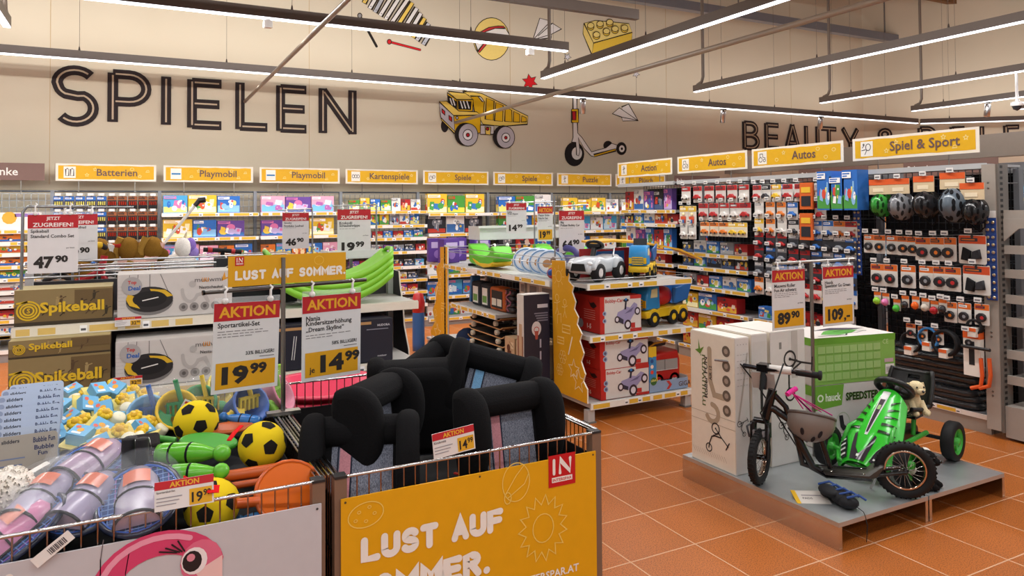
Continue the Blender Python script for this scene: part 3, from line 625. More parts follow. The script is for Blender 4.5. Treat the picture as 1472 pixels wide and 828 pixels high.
def aisle_sign(p, u, W, Hh, text, label, kind, yellow=True, cat='sign', group=None, rods=.16, icon=None):
    """printed category board standing on two rods above a shelf"""
    T = FR(p, u); t = thing('category_sign', label, cat, p, 0, group)
    m = MB('card', T)
    base = '#efe8da' if yellow else '#7d625a'
    m.box(0, W, 0, Hh, -.006, 0, base)
    if yellow:
        q = []; r = random.Random(hash_(text)); x0, x1, y0, y1 = .025, W-.025, .02, Hh-.02
        for i in range(15): q.append((x0+(x1-x0)*i/14, y0+r.uniform(-.003, .005)))
        for i in range(15): q.append((x1-(x1-x0)*i/14, y1+r.uniform(-.005, .003)))
        m.poly(q, '#e3b01c', .001); m.quad(.08, Hh*.17, .08+Hh*.6, Hh*.83, '#f3efe6', .002)
        s = Hh*.6; cx, cy = .08+s/2, Hh/2
        def ic(pts, cl=False, w_=.006): m.stroke([(cx+x*s, cy+y*s) for x, y in pts], w_, '#3b3436', .003, closed=cl)
        if icon == 'battery':
            for dx in (-.2, .2): ic([(dx-.13, -.35), (dx+.13, -.35), (dx+.13, .28), (dx+.05, .28), (dx+.05, .36), (dx-.05, .36), (dx-.05, .28), (dx-.13, .28)], True)
        elif icon == 'wordmark': m.quad(.08+s*.08, Hh*.44, .08+s*.92, Hh*.54, '#2c7fb8', .003)
        elif icon == 'cards':
            for dx in (-.28, 0, .28): ic(arc(dx, 0, .14, .2, 0, 340, 7), True)
        elif icon == 'dice': ic(arc(-.17, -.05, .2, .25, 0, 340, 6), True); ic(arc(.2, .08, .17, .2, 0, 340, 6), True); ic([(-.2, -.02), (-.1, 0)]); ic([(.18, .1), (.24, .12)])
        elif icon == 'tractor': ic(arc(-.18, -.15, .2, .2, 0, 340, 12), True); ic(arc(.25, -.22, .12, .12, 0, 340, 10), True); ic([(-.25, .05), (-.25, .35), (.05, .35), (.08, .05), (.35, .0), (.35, -.1)])
        elif icon == 'racket': ic(arc(.12, .12, .2, .25, 0, 340, 12), True); ic([(0, -.1), (-.15, -.4)]); ic([(-.35, .1), (-.2, .3)]); ic([(-.4, -.1), (-.1, -.05)]); ic(arc(-.25, .33, .05, .06, 0, 340, 6), True)
        else: ic(arc(0, .25, .1, .12, 0, 340, 8), True); ic([(0, .12), (0, -.12), (-.12, -.4)]); ic([(0, -.12), (.12, -.4)]); ic([(-.22, .05), (0, .05), (.22, .2)])
        r = random.Random(hash_(text)+3)
        for fx, fy in ((.3, .35), (.38, .68), (.75, .72), (.83, .3), (.91, .62)):
            k = r.choice((0, 1, 2)); x, y = W*fx, Hh*fy; a = Hh*.1
            if k == 0: m.stroke(star(x, y, a, 5, .5), .005, '#f0dc96', .002, closed=True)
            elif k == 1: m.stroke(arc(x, y, a, a*.8, 0, 330, 9), .005, '#f0dc96', .002, closed=True)
            else: m.stroke([(x-a, y-a*.5), (x+a, y-a*.5), (x+a*.5, y+a*.6), (x-a*.4, y+a*.4)], .005, '#f0dc96', .002, closed=True)
        sw = W*.5; m.text(text, W*.6, Hh*.3 if not any(c in text for c in 'ypg') else Hh*.2, Hh*.42 if not any(c in text for c in 'ypg') else Hh*.54, '#6b5552', align='c', bold=.014, z=.0045, maxw=W*.58)
    else: m.text(text, W*(.3 if text[0] == 'G' else .05), Hh*.28, Hh*.45, '#f4f0ea', bold=.012, z=.001, maxw=W*.6)
    part('sign_board', m, t, world=True)
    for x in (W*.22, W*.78): part('sign_rod', MB('metal', T).box(x-.004, x+.004, -rods, .01, -.012, -.006, '#8a8580'), t, world=True)
    return t
# ------------------------------------------------------------------ wall shelving along the back wall
YB = 9.75; PITCH = 1.143; X0 = -.807
def zrow(x, y, Y=YB): return PY(x, y, Y).z
G_ = 'wall shelving bays'
def wall_bay(x0, name, label, zs, depth=.42):
    t = thing('wall_shelving', label, 'shelving', (x0+PITCH/2, YB+.2, 0), 0, G_)
    m = MB('metal'); wiregrid(m, FR((x0, 10.2, .1)), PITCH, 1.78, 16, 22, '#9aa0a8'); part('back_grid', m, t, world=True)
    m = MB('paint'); m.box(x0-.02, x0+.02, 10.14, 10.2, 0, 1.92, '#8e9299'); part('upright', m, t, world=True)
    part('top_bar', MB('metal').tube([(x0, 10.17, 1.91), (x0+PITCH, 10.17, 1.91)], .012, '#70757c', 8), t, world=True)
    for i, z in enumerate(zs):
        m = MB('paint'); m.box(x0+.012, x0+PITCH-.012, YB, YB+depth, z-.03, z-.004, '#cfcfce'); sh = part('shelf', m, t, world=True)
        m = MB('paint'); strip(m, FR((x0+.012, YB-.004, z-.045)), PITCH-.024, .045, seed=int(x0*10)+i*3); part('price_rail', m, sh, 'white price rail with yellow labels', world=True)
    m = MB('paint'); m.box(x0, x0+PITCH, YB+.02, 10.2, 0, .13, '#9a9a9a'); part('base', m, t, world=True)
names = [('Batterien', 'battery', 'battery'), ('Playmobil', 'wordmark', 'first playset'), ('Playmobil', 'wordmark', 'second playset'), ('Kartenspiele', 'cards', 'card games'), ('Spiele', 'dice', 'first board games'), ('Spiele', 'dice', 'second board games'), ('Puzzle', 'puzzle', 'puzzle'), ('Plüsch', 'bear', 'soft toys')]
for k, (txt, ic, wh) in enumerate(names):
    aisle_sign((X0+PITCH*k, 10.04, 2.03), UX, 1.06, .205, txt, 'yellow category sign above the %s bay on the back wall' % wh, ic, icon=ic, group='yellow category signs on the back wall')
aisle_sign((X0+PITCH*8+.12, 10.04, 2.03), UX, 1.06, .2, 'Baby', 'brown category sign reading Baby on the back wall', 'x', False)
aisle_sign((X0-1.15, 10.04, 2.03), UX, 1.04, .2, 'Getränke', 'brown category sign cut off at the left edge of the photo', 'x', False)
# its last letters show at the left edge of the photo
bayX = [X0+PITCH*k-.04 for k in range(-3, 10)]
zP = [zrow(300, 306), zrow(300, 341), zrow(330, 374), .75, .42, .14]
zK = [zrow(545, y) for y in (303, 323.5, 342, 362, 384, 403, 421, 440)]+[.14]
zS = [zrow(660, y) for y in (306, 335, 365, 394, 424, 455)]
wall_bay(bayX[0], '', 'wall shelving holding party paper at the far left edge', [1.5, 1.3, 1.1, .9, .7, .5, .14])
wall_bay(bayX[1], '', 'wall shelving holding paper goods, second from the left edge', [1.5, 1.3, 1.1, .9, .7, .5, .14])
wall_bay(bayX[2], '', 'wall shelving stacked with red and orange paper packs under the brown sign', [zrow(40, y) for y in (330, 347, 363, 381, 399, 417, 436, 458, 480)]+[.3, .14])
wall_bay(bayX[3], '', 'hook wall hung with battery packs under the leftmost yellow sign', [.14])
wall_bay(bayX[4], '', 'wall shelving of blue and pink playset boxes right of the batteries', zP)
wall_bay(bayX[5], '', 'wall shelving of playset boxes, left of the card games', zP)
wall_bay(bayX[6], '', 'wall shelving packed with small card games on eight narrow shelves', zK)
wall_bay(bayX[7], '', 'wall shelving of board games directly right of the card games', zS)
wall_bay(bayX[8], '', 'wall shelving of board games under the second of two like signs', zS)
wall_bay(bayX[9], '', 'wall shelving of puzzles', zS)
wall_bay(bayX[10], '', 'wall shelving under the last yellow sign on the back wall', zS)
wall_bay(bayX[11], '', 'wall shelving under the brown baby sign', zS)
# batteries on hooks
for r_ in range(5):
    z = 1.845-.185*r_
    for c_ in range(10):
        blue = c_ < 5
        place('battery_pack' if blue else 'copper_battery_pack', (bayX[3]+.08+c_*.109, YB+.16, z), 0, '%s battery pack, %s from left in the %s hook row' % ('blue' if blue else 'copper', ORD[c_], ORD[r_]), 'battery pack', 'battery packs hanging on the back wall')
    tg = MB('card')
    for c_ in range(10): tg.box(bayX[3]+.05+c_*.109, bayX[3]+.11+c_*.109, YB+.08, YB+.083, z+.005, z+.035, '#dedede')
    for c_ in range(10): tg.box(bayX[3]+.078+c_*.109, bayX[3]+.082+c_*.109, YB+.083, 10.19, z+.004, z+.008, '#90959c', fin='metal')
    single('hook_row', tg, '%s row of hooks with white price tags on the battery wall' % ORD[r_], 'hook rail', 'hook rows on the battery wall')
# paper goods at the far left
for b in (1, 2):
    for i, z in enumerate([zrow(40, y) for y in (330, 347, 363, 381, 399, 417, 436, 458, 480)]):
        fill('paper_pack', (bayX[b]+.03, YB+.16, z), UX, 1.08, 0, '%s shelf, %s' % (ORD[i], 'bay under the brown sign' if b == 2 else 'bay at the left photo edge'), 'paper pack', 'flat paper pack', 'paper packs at the left')
m = MB('card'); m.box(-.35, .35, -.01, .01, 0, .19, '#ece6dc'); m.disc((-.2, .14), .06, '#3a5fa8', .0105, 10, FR((0, 0, 0))); m.disc((.05, .13), .07, '#dba63a', .0105, 10, FR((0, 0, 0))); m.quad(-.33, .01, -.28, .1, '#c03030', .0105, FR((0, 0, 0))); m.quad(.1, .14, .33, .18, '#8d6fae', .0105, FR((0, 0, 0)))
p = PY(103, 299, YB-.03); single('shelf_header', m, 'white printed header card with coloured cakes on the paper shelf under the brown sign', 'header card', loc=(bayX[2]+.72, YB+.03, zrow(40, 330)+.002), world=False)
# boxes on the other bays
for b, wh in ((4, 'playset bay right of the batteries'), (5, 'playset bay left of the card games')):
    for i, z in enumerate(zP[:4]): fill('playset_box' if i < 2 else 'small_playset_box', (bayX[b]+.03, YB+.12, z), UX, 1.09, 0, '%s shelf, %s' % (ORD[i], wh), 'toy box', 'playset box', 'playset boxes on the back wall')
for i, z in enumerate(zK[:8]): fill('card_game' if i < 2 else 'flat_card_game', (bayX[6]+.03, YB+.1, z), UX, 1.1, 0, '%s card game shelf' % ORD[i], 'card game', 'card game box', 'card games on the back wall')
for b, wh in ((7, 'left board game bay'), (8, 'right board game bay')):
    for i, z in enumerate(zS): fill('game_box' if i in (0, 1, 2) else 'puzzle_box', (bayX[b]+.03, YB+.14, z), UX, 1.1, 0, '%s shelf, %s' % (ORD[i], wh), 'board game', 'board game box', 'board games on the back wall')
for b, wh in ((9, 'puzzle bay'), (10, 'bay under the last yellow sign'), (11, 'bay under the brown baby sign')):
    for i, z in enumerate(zS[:4]): fill('puzzle_box', (bayX[b]+.03, YB+.14, z), UX, 1.1, 0, '%s shelf, %s' % (ORD[i], wh), 'puzzle', 'puzzle box', 'puzzles on the back wall')
# ------------------------------------------------------------------ long hook-and-shelf gondola on the right, facing the aisle
XF, XP = 5.5, 5.92                 # front line, back panel
SY = (0, -1, 0)                    # left to right for someone facing it
def rz_(x, y, X=XF): return PX(x, y, X).z
BAYS = [(7.63, 6.55, 'action figures'), (6.49, 5.41, 'far cars'), (5.37, 4.25, 'near cars'), (4.22, 3.1, 'bike')]
GR = 'bays of the right gondola'
zact = [1.634, 1.47]
zA1 = [rz_(1040, 366), rz_(1030, 386), rz_(1030, 415), rz_(1035, 449), rz_(1040, 480)]
bay_of = {}
for (ya, yb, nm) in BAYS:
    t = thing('gondola_bay', {'action figures': 'far end gondola bay with figure shelves under the Action sign', 'far cars': 'gondola bay of toy car hooks and shelves, farther Autos sign', 'near cars': 'gondola bay full of toy car blisters under the nearer Autos sign', 'bike': 'dark hook bay with bike helmets under the Spiel & Sport sign'}[nm], 'gondola', ((XF+XP)/2, (ya+yb)/2, 0), 0, GR)
    L = ya-yb; bay_of[nm] = t
    m = MB('metal'); wiregrid(m, FR((XP, ya, .12), SY), L, 1.82, 20, 30, '#54585e', .0025); part('back_grid', m, t, world=True)
    part('back_panel', MB('matte').box(XP+.02, XP+.035, yb+.01, ya-.01, .12, 1.9, '#26262a'), t, world=True)  # dark sheet painting in the shade behind the hanging packs
    m = MB('paint'); m.box(XP-.03, XP+.03, yb-.02, yb+.02, 0, 1.93, '#6d7076'); part('upright', m, t, world=True)
    part('top_bar', MB('paint').box(XP-.4, XP+.03, yb, ya, 1.94, 1.96, '#a9abae').box(XP-.42, XP-.4, yb, ya, 1.925, 1.965, '#b9bbbd'), t, world=True)
    m = MB('paint'); m.box(XF+.05, XP, yb, ya, 0, .09, '#8c8278').box(XF, XP, yb+.01, ya-.01, .1, .13, '#8a8c90'); strip(m, FR((XF-.004, ya, .1)  , SY), L, .035, seed=int(ya*7)); m.box(XF, XF+.03, yb, ya, .0, .1, '#9b9288'); part('base_shelf', m, t, world=True)
    zs = {'action figures': zact+zA1, 'far cars': zA1, 'near cars': zA1[3:], 'bike': []}[nm]
    for i, z in enumerate(zs):
        m = MB('paint'); d0 = XF+(.0 if z < 1.3 else .04)
        m.box(d0, XP, yb+.01, ya-.01, z-.03, z-.004, '#b9babc'); sh = part('shelf', m, t, world=True)
        m = MB('paint'); strip(m, FR((d0-.004, ya-.01, z-.04), SY), L-.02, .042, seed=i+int(ya*5), dens=.85); part('price_rail', m, sh, 'white price rail with yellow labels', world=True)
# the dark sheets behind these grids stand in for the shade between the goods
for i, (txt, y0, ic, lab) in enumerate((('Action', 7.627, 'figure', 'yellow hanging sign reading Action over the right gondola'), ('Autos', 6.473, 'tractor', 'smaller, farther of two yellow signs reading Autos'), ('Autos', 5.349, 'tractor', 'larger, nearer of two yellow signs reading Autos'), ('Spiel & Sport', 4.197, 'racket', 'large yellow sign reading Spiel & Sport over the bike helmets'))):
    aisle_sign((XF, y0, 2.045), SY, 1.058, .19, txt, lab, ic, icon=ic, group='yellow category signs over the right gondola', rods=.1)
# end post and the next bay towards the viewer with empty grey shelf fronts
t = thing('gondola_bay', 'grey slatted gondola bay at the right photo edge with wire back', 'gondola', (5.7, 2.4, 0), 0, GR)
m = MB('paint'); m.box(5.44, 5.55, 3.0, 3.095, 0.06, 1.95, '#a39b92'); 
for z in (1.78, 1.82, .72, .75, .3, .33): m.lathe([(.008, 0), (.008, .002), (.001, .002)], '#6b6660', 8, FR((5.4398, 3.05, z), SY))
m.box(5.45, 5.57, 2.985, 3.0, 0.05, 1.95, '#6f6a64')
for i in range(46): m.box(5.47, 5.5, 2.9835, 2.985, .12+i*.04, .14+i*.04, '#1f1e1e')
part('end_post', m, t, world=True)
m = MB('metal'); wiregrid(m, FR((5.95, 2.98, .1), SY), 1.1, 1.85, 16, 30, '#5c5f64', .003); part('back_grid', m, t, world=True)
for i, z in enumerate((1.62, 1.37, 1.2, 1.02, .86, .63, .45)):
    m = MB('paint'); m.box(5.5, 5.53, 1.9, 2.985, z-.06, z, '#a8a097').box(5.53, 5.95, 1.9, 2.985, z-.02, z-.01, '#8d8780'); 
    if i == 0: m.prism([(0, 0), (.3, 0), (.28, -.05), (.1, -.07), (.0, -.16)], 0, .012, '#a8a097', FR((5.5, 2.98, 1.56), SY))
    part('shelf', m, t, world=True)
m = MB('paint'); m.box(5.47, 5.95, 1.9, 2.985, 0.02, .24, '#a19a92'); part('base', m, t, world=True)
for i in range(4):
    single('bread_snack_pack', MB('foil').puff(arc(0, 0, .1, .07, 0, 340, 12), 0, .07, .03, '#c8863f', TR(5.7, 2.75-.2*i, .24)).quad(-.05, -.03, .04, .03, '#e0b070', .0705, TR(5.7, 2.75-.2*i, .24)), 'orange brown bag on the bottom wire shelf at the right edge, %s from the post' % ORD[i], 'snack bag', 'bags on the bottom shelf at right')
# ------------------------------------------------------------------ hooks with goods
def hook(p, label, group, L=.42, X1=XP, price=True):
    t = thing('display_hook', label, 'hook', p, 0, group)
    part('rod', MB('metal').tube([(0, 0, 0), (X1-p[0], 0, .004)], .003, '#9da2a8', 5), t)
    if price: part('price_tag', MB('card').box(-.006, 0, -.026, .026, .004, .037, '#e6e6e4').quad(-.02, .012, .018, .024, '#77777c', .0062, FR((0, 0, 0), SY)), t, 'white price tag')
def hooks(key, xs, yl, yr, cat, noun, where, group, X=5.4, dep=1, scale=1):
    """packs hanging in a row: photo columns xs, heights from the row's line"""
    xs = list(xs); n = len(xs)
    for i, x in enumerate(xs):
        y = yl+(yr-yl)*(i/(n-1) if n > 1 else 0); p = PX(x, y, X)
        hook((p.x-.035, p.y, p.z+.012), 'hook with white tag, %s from left, %s' % (ORD[i], where), 'hooks: '+where)
        for k in range(dep):
            place(key, (p.x+.01+k*.05, p.y, p.z), -90+RND.uniform(-4, 4), '@ %s%s, %s from left, %s' % ('' if k == 0 else 'rear ', noun, ORD[i], where), cat, group, scale=scale)
def lin_(a, b, n): return [a+(b-a)*i/(n-1) for i in range(n)]
gA, gB = 'toy car packs on hooks', 'bike parts on hooks'
# far car bay
hooks('red_toy_pack', lin_(985, 1068, 6), 268, 265, 'toy car pack', 'toy pack', 'top row, far car bay', gA, scale=.9)
hooks('red_toy_pack', lin_(1010, 1070, 5), 292, 291, 'toy car pack', 'toy pack', 'second row, far car bay', gA, scale=.9)
hooks('yellow_vehicle_pack', lin_(1012, 1066, 5), 319, 320, 'toy vehicle pack', 'vehicle pack', 'third row, far car bay', gA, scale=.78)
hooks('figure_pack', (982, 994), 296, 296, 'toy pack', 'figure pack', 'second row left end, far car bay', gA)
hooks('car_pack', (982, 994), 322, 322, 'toy car pack', 'car pack', 'third row left end, far car bay', gA)
# near car bay
hooks('car_pack', [1087, 1100, 1115, 1131, 1148, 1177], 266, 263, 'toy car pack', 'car pack', 'top row, near car bay', gA, dep=2)
for r_, (y0, y1, k_) in enumerate(((290, 291, 'car_pack'), (314, 318, 'car_pack'), (334, 341, 'dark_car_pack'), (353, 366, 'dark_car_pack'), (376, 392, 'dark_car_pack'), (398, 416, 'car_pack'))):
    xs_ = lin_(1090, 1222, 9) if y0 > 300 else [1090, 1106, 1122, 1138, 1178]
    hooks(k_, xs_, y0, y1, 'toy car pack', 'car pack', '%s row, near car bay' % ORD[r_+1], gA, dep=1)
for i, x in enumerate((1193, 1211, 1230)):
    p = PX(x, 302, 5.36); place('tall_car_box', p, -90, 'tall blue hanging car box, %s of three under the helmet sign' % ORD[i], 'toy car box', 'tall blue car boxes', i)
for i, (x, y) in enumerate(((1160, 301), (1160, 345))):
    p = PX(x, y, 5.36); single('track_set_pack', MB('card').box(-.01, .01, -.07, .07, 0, .24, '#d8662a').box(-.014, -.011, -.05, .05, .03, .12, '#2b2b33').box(-.014, -.011, -.05, .05, .15, .2, '#f0c23c'), 'orange track set pack hanging among cars, %s one' % ('upper' if i == 0 else 'lower'), 'toy track pack', 'orange track packs', loc=p, world=False)
# battery clip strips: blue hanging strips with silver cells
for x, y0, y1, X, lab in ((1232, 300, 395, 5.42, 'narrow blue strip of button batteries between cars and helmets'), (1424, 313, 432, 5.425, 'blue strip of silver batteries clipped to the grey end post')):
    a, b = PX(x, y0, X), PX(x+6 if X > 5.42 else x, y1, X); h_ = a.z-b.z
    t = thing('clip_strip', lab, 'battery strip', (a.x, a.y, b.z), 0)
    T = FR((a.x, a.y, b.z), SY); part('strip', MB('plastic', T).box(-.035, .035, 0, h_, -.004, 0, '#2c4f9a'), t, world=True)
    n = 11
    for i in range(n):
        m = MB('card', T); z = h_*(i+.4)/n
        m.box(-.036, .036, z-.018, z+.018, .0006, .005, '#27448c')
        for dx in (-.018, .018): m.lathe([(.011, 0), (.011, .006), (.001, .006)], '#d9c9a6', 10, TR(dx, z, .006), 'metal')
        part('cell_pack', m, t, world=True)
    part('strip_tag', MB('card', T).box(-.035, .035, h_, h_+.05, -.002, .002, '#e8e6e2'), t, world=True)
# figures and vehicles on the shelves
for i, z in enumerate(zact): fill(('action_box', 'car_box')[i], (XF+.14, 7.61, z), SY, 1.05, -90, '%s shelf, Action bay' % ORD[i], 'action toy', 'action toy box', 'action toys')
for nm, ya, lab in (('action figures', 7.6, 'Action bay'), ('far cars', 6.46, 'far car bay')):
    for i, z in enumerate(zA1):
        if nm == 'action figures' and i == 0: fill('action_box', (XF+.14, ya, z), SY, 1.03, -90, 'third shelf, Action bay', 'action toy', 'action toy box', 'action toys')
        elif nm == 'action figures' and i > 3: continue
        else: fill('car_box' if i < 3 else 'vehicle_box', (XF+.1, ya, z), SY, 1.03, -90, '%s lower shelf, %s' % (ORD[i], lab), 'toy vehicle', 'vehicle box', 'toy vehicle boxes on the right gondola')
for i, z in enumerate(zA1[3:]): fill('car_box', (XF+.1, 5.34, z), SY, 1.03, -90, '%s shelf, near car bay' % ORD[i], 'toy vehicle', 'vehicle box', 'toy vehicle boxes on the right gondola')
for ya, lab in ((6.46, 'far car bay'), (5.34, 'near car bay')): fill('vehicle_box', (XF+.1, ya, .135), SY, 1.03, -90, 'bottom shelf, %s' % lab, 'toy vehicle', 'vehicle box', 'toy vehicle boxes on the right gondola')
# ------------------------------------------------------------------ helmets hanging at the top
def helmet(p, col, dark, rz, label, s=1.0, vents=True):
    t = thing('bike_helmet', label, 'helmet', p, rz, 'bike helmets on the top hooks')
    m = MB('gloss')
    # crown of the helmet faces the aisle (-X)
    n = 20; k = 9; vs = []; fs = []; cs = []
    for i in range(k+1):
        a = math.pi/2*i/k*1.15
        for j in range(n):
            b = 2*math.pi*j/n; vs.append((-math.cos(a)*.15*s, math.sin(a)*math.cos(b)*.098*s, -.13*s+math.sin(a)*math.sin(b)*.125*s))
    for i in range(k):
        for j in range(n):
            fs.append((i*n+j, i*n+(j+1) % n, (i+1)*n+(j+1) % n, (i+1)*n+j)); cs.append(col)
    m.add(vs, fs, cs, True); part('shell', m, t)
    m = MB('matte')
    for a, bs in ((26, (20, 160, 200, 340)), (48, (0, 40, 78, 102, 140, 180, 220, 262, 278, 320)), (72, (18, 62, 118, 162, 198, 242, 298, 342))):
        for b in bs:
            A, B = math.radians(a*1.0), math.radians(b)
            c = Vector((-math.cos(A)*.152*s, math.sin(A)*math.cos(B)*.1*s, -.13*s+math.sin(A)*math.sin(B)*.127*s)); nrm = Vector((c.x/.0225, c.y/.0096, (c.z+.13*s)/.0156)); T = FN(c-nrm.normalized()*.0015, nrm)
            m.puff(arc(0, 0, .012*s, .026*s, 0, 324, 9), -.004, .0025, .002, dark, T, k=2)
    part('vent_pattern', m, t, 'dark air vents')
    m = MB('fabric'); m.tube([(-.02*s, .085*s, -.16*s), (.03, .05*s, -.27*s), (.04, 0, -.31*s), (.03, -.05*s, -.27*s), (-.02*s, -.085*s, -.16*s)], .006, '#1d1d1f', 6); part('strap', m, t)
    m = MB('card'); m.box(-.05, -.044, -.085, .085, -.02, .1, '#d7c3a0').box(-.052, -.0501, -.085, .085, .055, .1, '#e0602c').box(-.0525, -.0501, -.04, .05, 0.0, .03, '#f0e2c4'); part('header_card', m, t, 'tan and orange header card')
for i, (x, y, c, d_, s, lab) in enumerate(((1269, 276, '#2f8f35', '#123a14', .8, 'green bike helmet hanging leftmost in the top row'), (1297, 275, '#7b7e83', '#2c2d30', .9, 'matt grey bike helmet right of the green one'), (1334, 272, '#26272a', '#0e0e10', .9, 'black bike helmet between the two grey ones'), (1373, 268, '#5d6a75', '#14171b', 1.05, 'large glossy blue-grey helmet with big vents'), (1403, 283, '#222326', '#0c0c0e', .8, 'dark helmet half hidden beside the grey end post'))):
    p = PX(x, y, 5.36); helmet(p, c, d_, (0, 4, -4, 10, 0)[i], lab, s)
    hook((p.x-.06, p.y, p.z+.1), 'hook above the %s' % lab[:lab.index('helmet')+6], 'helmet hooks')
# accessories
hooks('bike_part_pack', [1248, 1263, 1281, 1297, 1311], 337, 340, 'bike part pack', 'bike part pack', 'row under the helmets', gB, scale=.8)
hooks('bike_part_pack', [1325, 1345, 1362], 341, 341, 'bike part pack', 'wider bike part pack', 'row under the helmets, right half', gB, scale=.95)
hooks('glove_pack', [1396], 338, 338, 'glove pack', 'glove pack', 'right end under the helmets', gB)
hooks('bike_part_pack', [1260, 1279, 1304, 1330, 1350, 1368], 379, 384, 'bike light pack', 'bike light pack', 'third row of the bike bay', gB, scale=.95)
hooks('glove_pack', [1402], 382, 382, 'glove pack', 'glove pack', 'right end of the third row', gB)
hooks('bike_part_pack', [1365, 1385, 1410], 434, 437, 'bike part pack', 'pump pack', 'fourth row, right end', gB, scale=.8)
hooks('bike_part_pack', [1308, 1325, 1348, 1392], 465, 478, 'bike part pack', 'lock pack', 'fifth row of the bike bay', gB, scale=.6)
for i, (x, y, c) in enumerate(((1262, 432, '#8fd23a'), (1274, 434, '#e07ab4'), (1290, 443, '#46b83a'), (1302, 438, '#26262a'), (1317, 439, '#e8661f'), (1331, 442, '#c9c2b4'), (1344, 446, '#b01f2c'), (1356, 444, '#2c2c30'))):
    p = PX(x, y, 5.38); t = thing('bicycle_bell', '%s bicycle bell, %s from left in the bell row' % (('lime', 'pink', 'frog green', 'black', 'orange', 'cream', 'dark red', 'charcoal')[i], ORD[i]), 'bell', p, 0, 'bicycle bells')
    part('dome', MB('gloss').lathe([(.001, .022), (.02, .016), (.03, 0), (.03, -.006)], c, 14, FR((-.02, 0, 0), SY)), t); part('card', MB('card').box(-.004, 0, -.03, .03, -.02, .07, '#e8e2d8').box(-.006, -.004, -.03, .03, .045, .07, '#e0702a'), t); part('clamp', MB('plastic').ring((0, 0), .012, .018, '#222226', 0, 12, FR((-.006, 0, -.03), SY)), t)
    hook((p.x-.03, p.y, p.z+.075), 'hook with white tag over the %s bell from left' % ORD[i], 'bell hooks')
# tyres, cable locks, bagged inner tubes and a scooter low in the bay
for i, (x, y, r_, c) in enumerate(((1308, 492, .075, '#222326'), (1334, 486, .075, '#3f86c9'), (1358, 493, .09, '#1b1b1d'), (1400, 470, .05, '#1b1b1d'))):
    p = PX(x, y, 5.4); t = thing('cable_lock', '%s coiled %s on the fifth row, %s from left' % (('black', 'blue', 'thick black', 'small black')[i], 'bike tyre' if i == 2 else 'cable lock', ORD[i]), 'bike accessory', p, 0, 'coiled bike accessories')
    m = MB('rubber'); 
    for k in range(3): m.tube([(.012*k, r_*math.cos(a*.35), r_*math.sin(a*.35)) for a in range(18)], .009 if i != 2 else .015, c, 6, True)
    part('coil', m, t); part('band', MB('card').box(-.03, .05, -.03, .03, -r_-.02, -r_+.045, '#e8e2d8').box(-.032, -.0301, -.03, .03, -r_+.02, -r_+.045, '#e0652c'), t)
p = PX(1398, 586, 5.62); r = random.Random(4)
m = MB('foil')
for k in range(9):
    z = .136+k*.045; m.puff([(x_, y_) for x_, y_ in rrect(-.17+r.uniform(-.03, .03), -.34+r.uniform(-.05, .05), .17, .34, .08)], z, z+.05, .02, '#2f3236', TR(5.7, 3.58, 0), k=2)
single('bagged_tyres', m, 'pile of black tyres in shiny plastic bags on the bottom shelf', 'tyre pile', kind='stuff')
t = thing('pump_box', 'tall white and orange pump box standing low beside the end post', 'bike accessory', PX(1400, 540, 5.42))
part('carton', MB('card').box(-.02, .03, -.06, .06, 0, .32, '#ece8e0').box(-.022, .032, -.061, .061, .27, .321, '#e0622a').box(-.0215, -.0201, -.02, .02, .08, .25, '#2a2a2d'), t); part('handle', MB('plastic').tube([(-.04, -.14, .21), (-.04, .06, .21)], .012, '#1e1e20', 8), t)
for i, x in enumerate((1412, 1424)):
    single('sickle_lock', MB('plastic').tube([PX(x-2, 515, 5.4), PX(x, 540, 5.4), PX(x-2, 555, 5.4), PX(x-16, 558, 5.4)], .014, '#e2602a', 8), 'orange curved bike frame lock low by the post, %s one' % ('left' if i == 0 else 'right'), 'bike lock', 'orange bike locks')
# ------------------------------------------------------------------ the next aisle behind: fascia, brown signs and crowded shelves
m = MB('paint'); m.box(9.6, 9.8, 1.2, 10.0, 2.27, 2.56, '#82776c'); single('gondola_fascia', m, 'long taupe fascia panel above the shelves of the next aisle', 'fascia panel')
t = thing('baby_aisle_shelving', 'long shelving run of the baby aisle behind the right gondola', 'shelving', (9.7, 5.5, 0))
part('back_panel', MB('paint').box(9.86, 9.9, 1.2, 9.9, .15, 2.2, '#77797d'), t, world=True)
part('base', MB('paint').box(9.55, 9.9, 1.2, 9.9, 0, .15, '#8b8b8b'), t, world=True)
for z in (.55, .95, 1.35, 1.7): part('shelf', MB('paint').box(9.5, 9.85, 1.2, 9.9, z-.024, z-.003, '#b0b0b0'), t, world=True)
box_kind('baby_goods_box', ['white', 'cyan', 'orange', 'pink', 'yellow', 'blue'], .2, .22, .12)
for i, z in enumerate((.95, 1.35, 1.7)): 
    for j in range(4): fill('baby_goods_box', (9.62, 9.8-2.1*j, z), SY, 2.0, -90, '%s shelf, bay %s, baby aisle' % (ORD[i], ORD[j]), 'baby product', 'baby goods box', 'baby goods on the next aisle', .03)
for i, y0 in enumerate((8.25, 6.45, 4.6)):
    aisle_sign((9.5, y0, 2.06), SY, 1.25, .2, 'Babynahrung', 'brown sign reading Babynahrung behind the right gondola, %s from left' % ORD[i], 'x', False, group='brown baby food signs', rods=.2)
